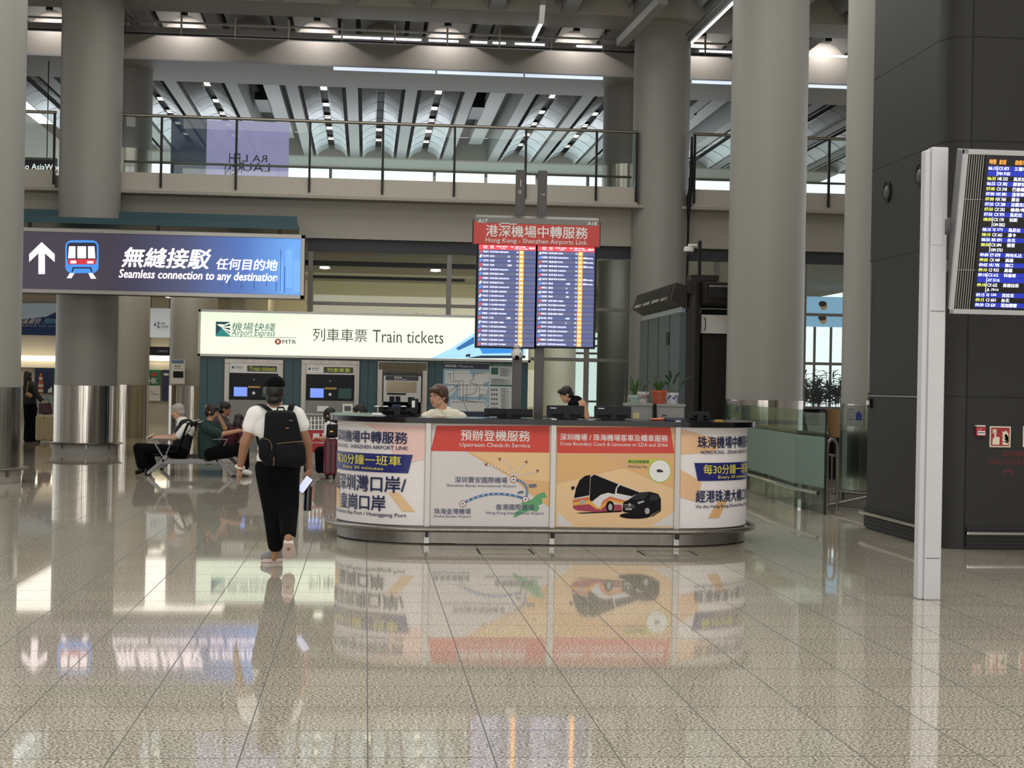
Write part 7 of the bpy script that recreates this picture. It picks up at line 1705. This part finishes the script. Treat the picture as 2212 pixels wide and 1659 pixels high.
# ================================================================== BENCH AND TROLLEY
yb0 = 24.9; xb = atY(411, 990, yb0).x
bn = thing('bench', 'back-to-back black airport bench with grey metal arms and splayed legs', 'bench', (xb, yb0 + .9, 0))
m_bal = M('bench_aluminium', '8c8c8e', .5, .35)
bk = lambda px, py, dy=0.0: atY(px, py, yb0 + dy)
for dy in (0, 1.75):
    for pts_ in (((355, 992), (318, 1026)), ((468, 992), (504, 1026))):
        b = MB(); p, r = bk(*pts_[0]), bk(*pts_[1]); p.y += dy; r.y += dy; r.z = .03
        b.obox(p, r, .05, .055).build('leg', m_bal, bn, bevel=.006)
        MB().lathe([(0, 0), (.035, 0), (.03, .02), (0, .03)], (r.x, r.y, 0), 14).build('foot', m_blk, bn, 50)
    p, r = bk(350, 997), bk(472, 997); p.y += dy; r.y += dy
    MB().obox(p, r, .05, .075).build('cross_beam', m_bal, bn, bevel=.006)
for px in (357, 468):
    p = bk(px, 988); MB().box(p.x - .035, p.x + .035, yb0 - .05, yb0 + 1.85, p.z - .03, p.z + .03).build('beam', m_bal, bn, bevel=.005)
for side, tr in ((-1, ((329, 948), (373, 948), (358, 985), (351, 985))), (1, ((447, 949), (491, 949), (472, 985), (464, 985)))):
    for dy in (-.02, .60, 1.22, 1.84):
        q4 = [bk(*p) + V((0, dy, 0)) for p in tr]
        MB().tube(q4 + [q4[0]], .013, 8).build('armrest', m_bal, bn, 60)
    for i in range(3):
        y0_, y1_ = yb0 + .02 + i * .62, yb0 + .56 + i * .62
        sx0, sx1 = bk(329 if side < 0 else 447, 975).x, bk(378 if side < 0 else 500, 975).x; sz = bk(400, 978).z
        MB().grid(lambda u, v: (sx0 + (sx1 - sx0) * u, y0_ + (y1_ - y0_) * v, sz + .03 * (2 * u - 1) * (-side) - .015 * math.sin(PI * v)), 6, 6).build('seat', m_blk, bn, 60)
        x0_, x1_ = bk(378 if side < 0 else 446, 975).x, bk(404 if side < 0 else 428, 914).x; zt_ = bk(410, 913).z
        MB().grid(lambda u, v: (x0_ + (x1_ - x0_) * u + side * -.02 * math.sin(PI * v), y0_ + (y1_ - y0_) * v, sz + (zt_ - sz) * u), 8, 6).build('backrest', m_blk, bn, 60)
        MB().box(x1_ - .02, x1_ + .02, y0_ + .1, y1_ - .1, zt_ - .01, zt_ + .012).build('top_clip', m_white, bn, bevel=.005)
for o in bn.children:
    if o.name.startswith(('seat', 'backrest')): solid(o, .018)
# luggage trolley
Yt = 27.3
tk = lambda px, py, dy=0.0: atY(px, py, Yt + dy)
tl_ = thing('luggage_trolley', 'luggage trolley with a wire basket and a red advert panel behind the walker', 'trolley', tk(690, 1028) * 1); tl_.location.z = 0
MB().rpx(664, 930, 726, 978, Yt, .02).build('advert_panel', M('advert_red', 'b3202c', .45), tl_)
b = MB().rpx(676, 936, 690, 945, Yt - .004).ppx([(694, 936), (706, 936), (700, 946)], Yt - .004).tpx('Enjoy', 694, 948, 712, 953, Yt - .004).tpx('citi hotel', 668, 953, 700, 958, Yt - .004)
b.build('advert_print', m_txtw, tl_)
b = MB()
for k in range(8):
    x = 664 + k * 8; b.tube([tk(x, 900), tk(x, 928)], .005, 5)
    b.tube([tk(x, 928), tk(x, 930, .3)], .005, 5)
for y in (900, 908, 918, 928): b.tube([tk(664, y), tk(726, y)], .006, 5)
b.build('basket', m_chrome, tl_, 60)
MB().tube([tk(655, 895), tk(730, 897)], .018, 10).build('push_handle', m_alu, tl_, 60)
for x in (664, 722):
    MB().tube([tk(x, 895), tk(x, 978), tk(x - 6, 1010, -.3), tk(x - 8, 1016, -.6)], .014, 8).build('frame', m_bal, tl_, 60)
MB().obox(tk(664, 985), tk(722, 985), .03, .03).obox(tk(660, 1012, -.3), tk(716, 1012, -.3), .03, .03).build('cross_bar', m_bal, tl_)
for x in (668, 718):
    for dy in (0, -.62):
        c = tk(x - (0 if dy == 0 else 8), 1000, dy); r_ = .085
        w_ = MB().cyl((c.x - .02, c.y, r_), (c.x + .02, c.y, r_), r_, n=24).build('wheel', m_blk, tl_, 50); MB().cyl((c.x - .024, c.y, r_), (c.x + .024, c.y, r_), .04, n=16).build('hub', m_bal, w_, 50)
        MB().obox((c.x, c.y, r_), (c.x, c.y, .2), .06, .02).build('fork', m_bal, tl_)
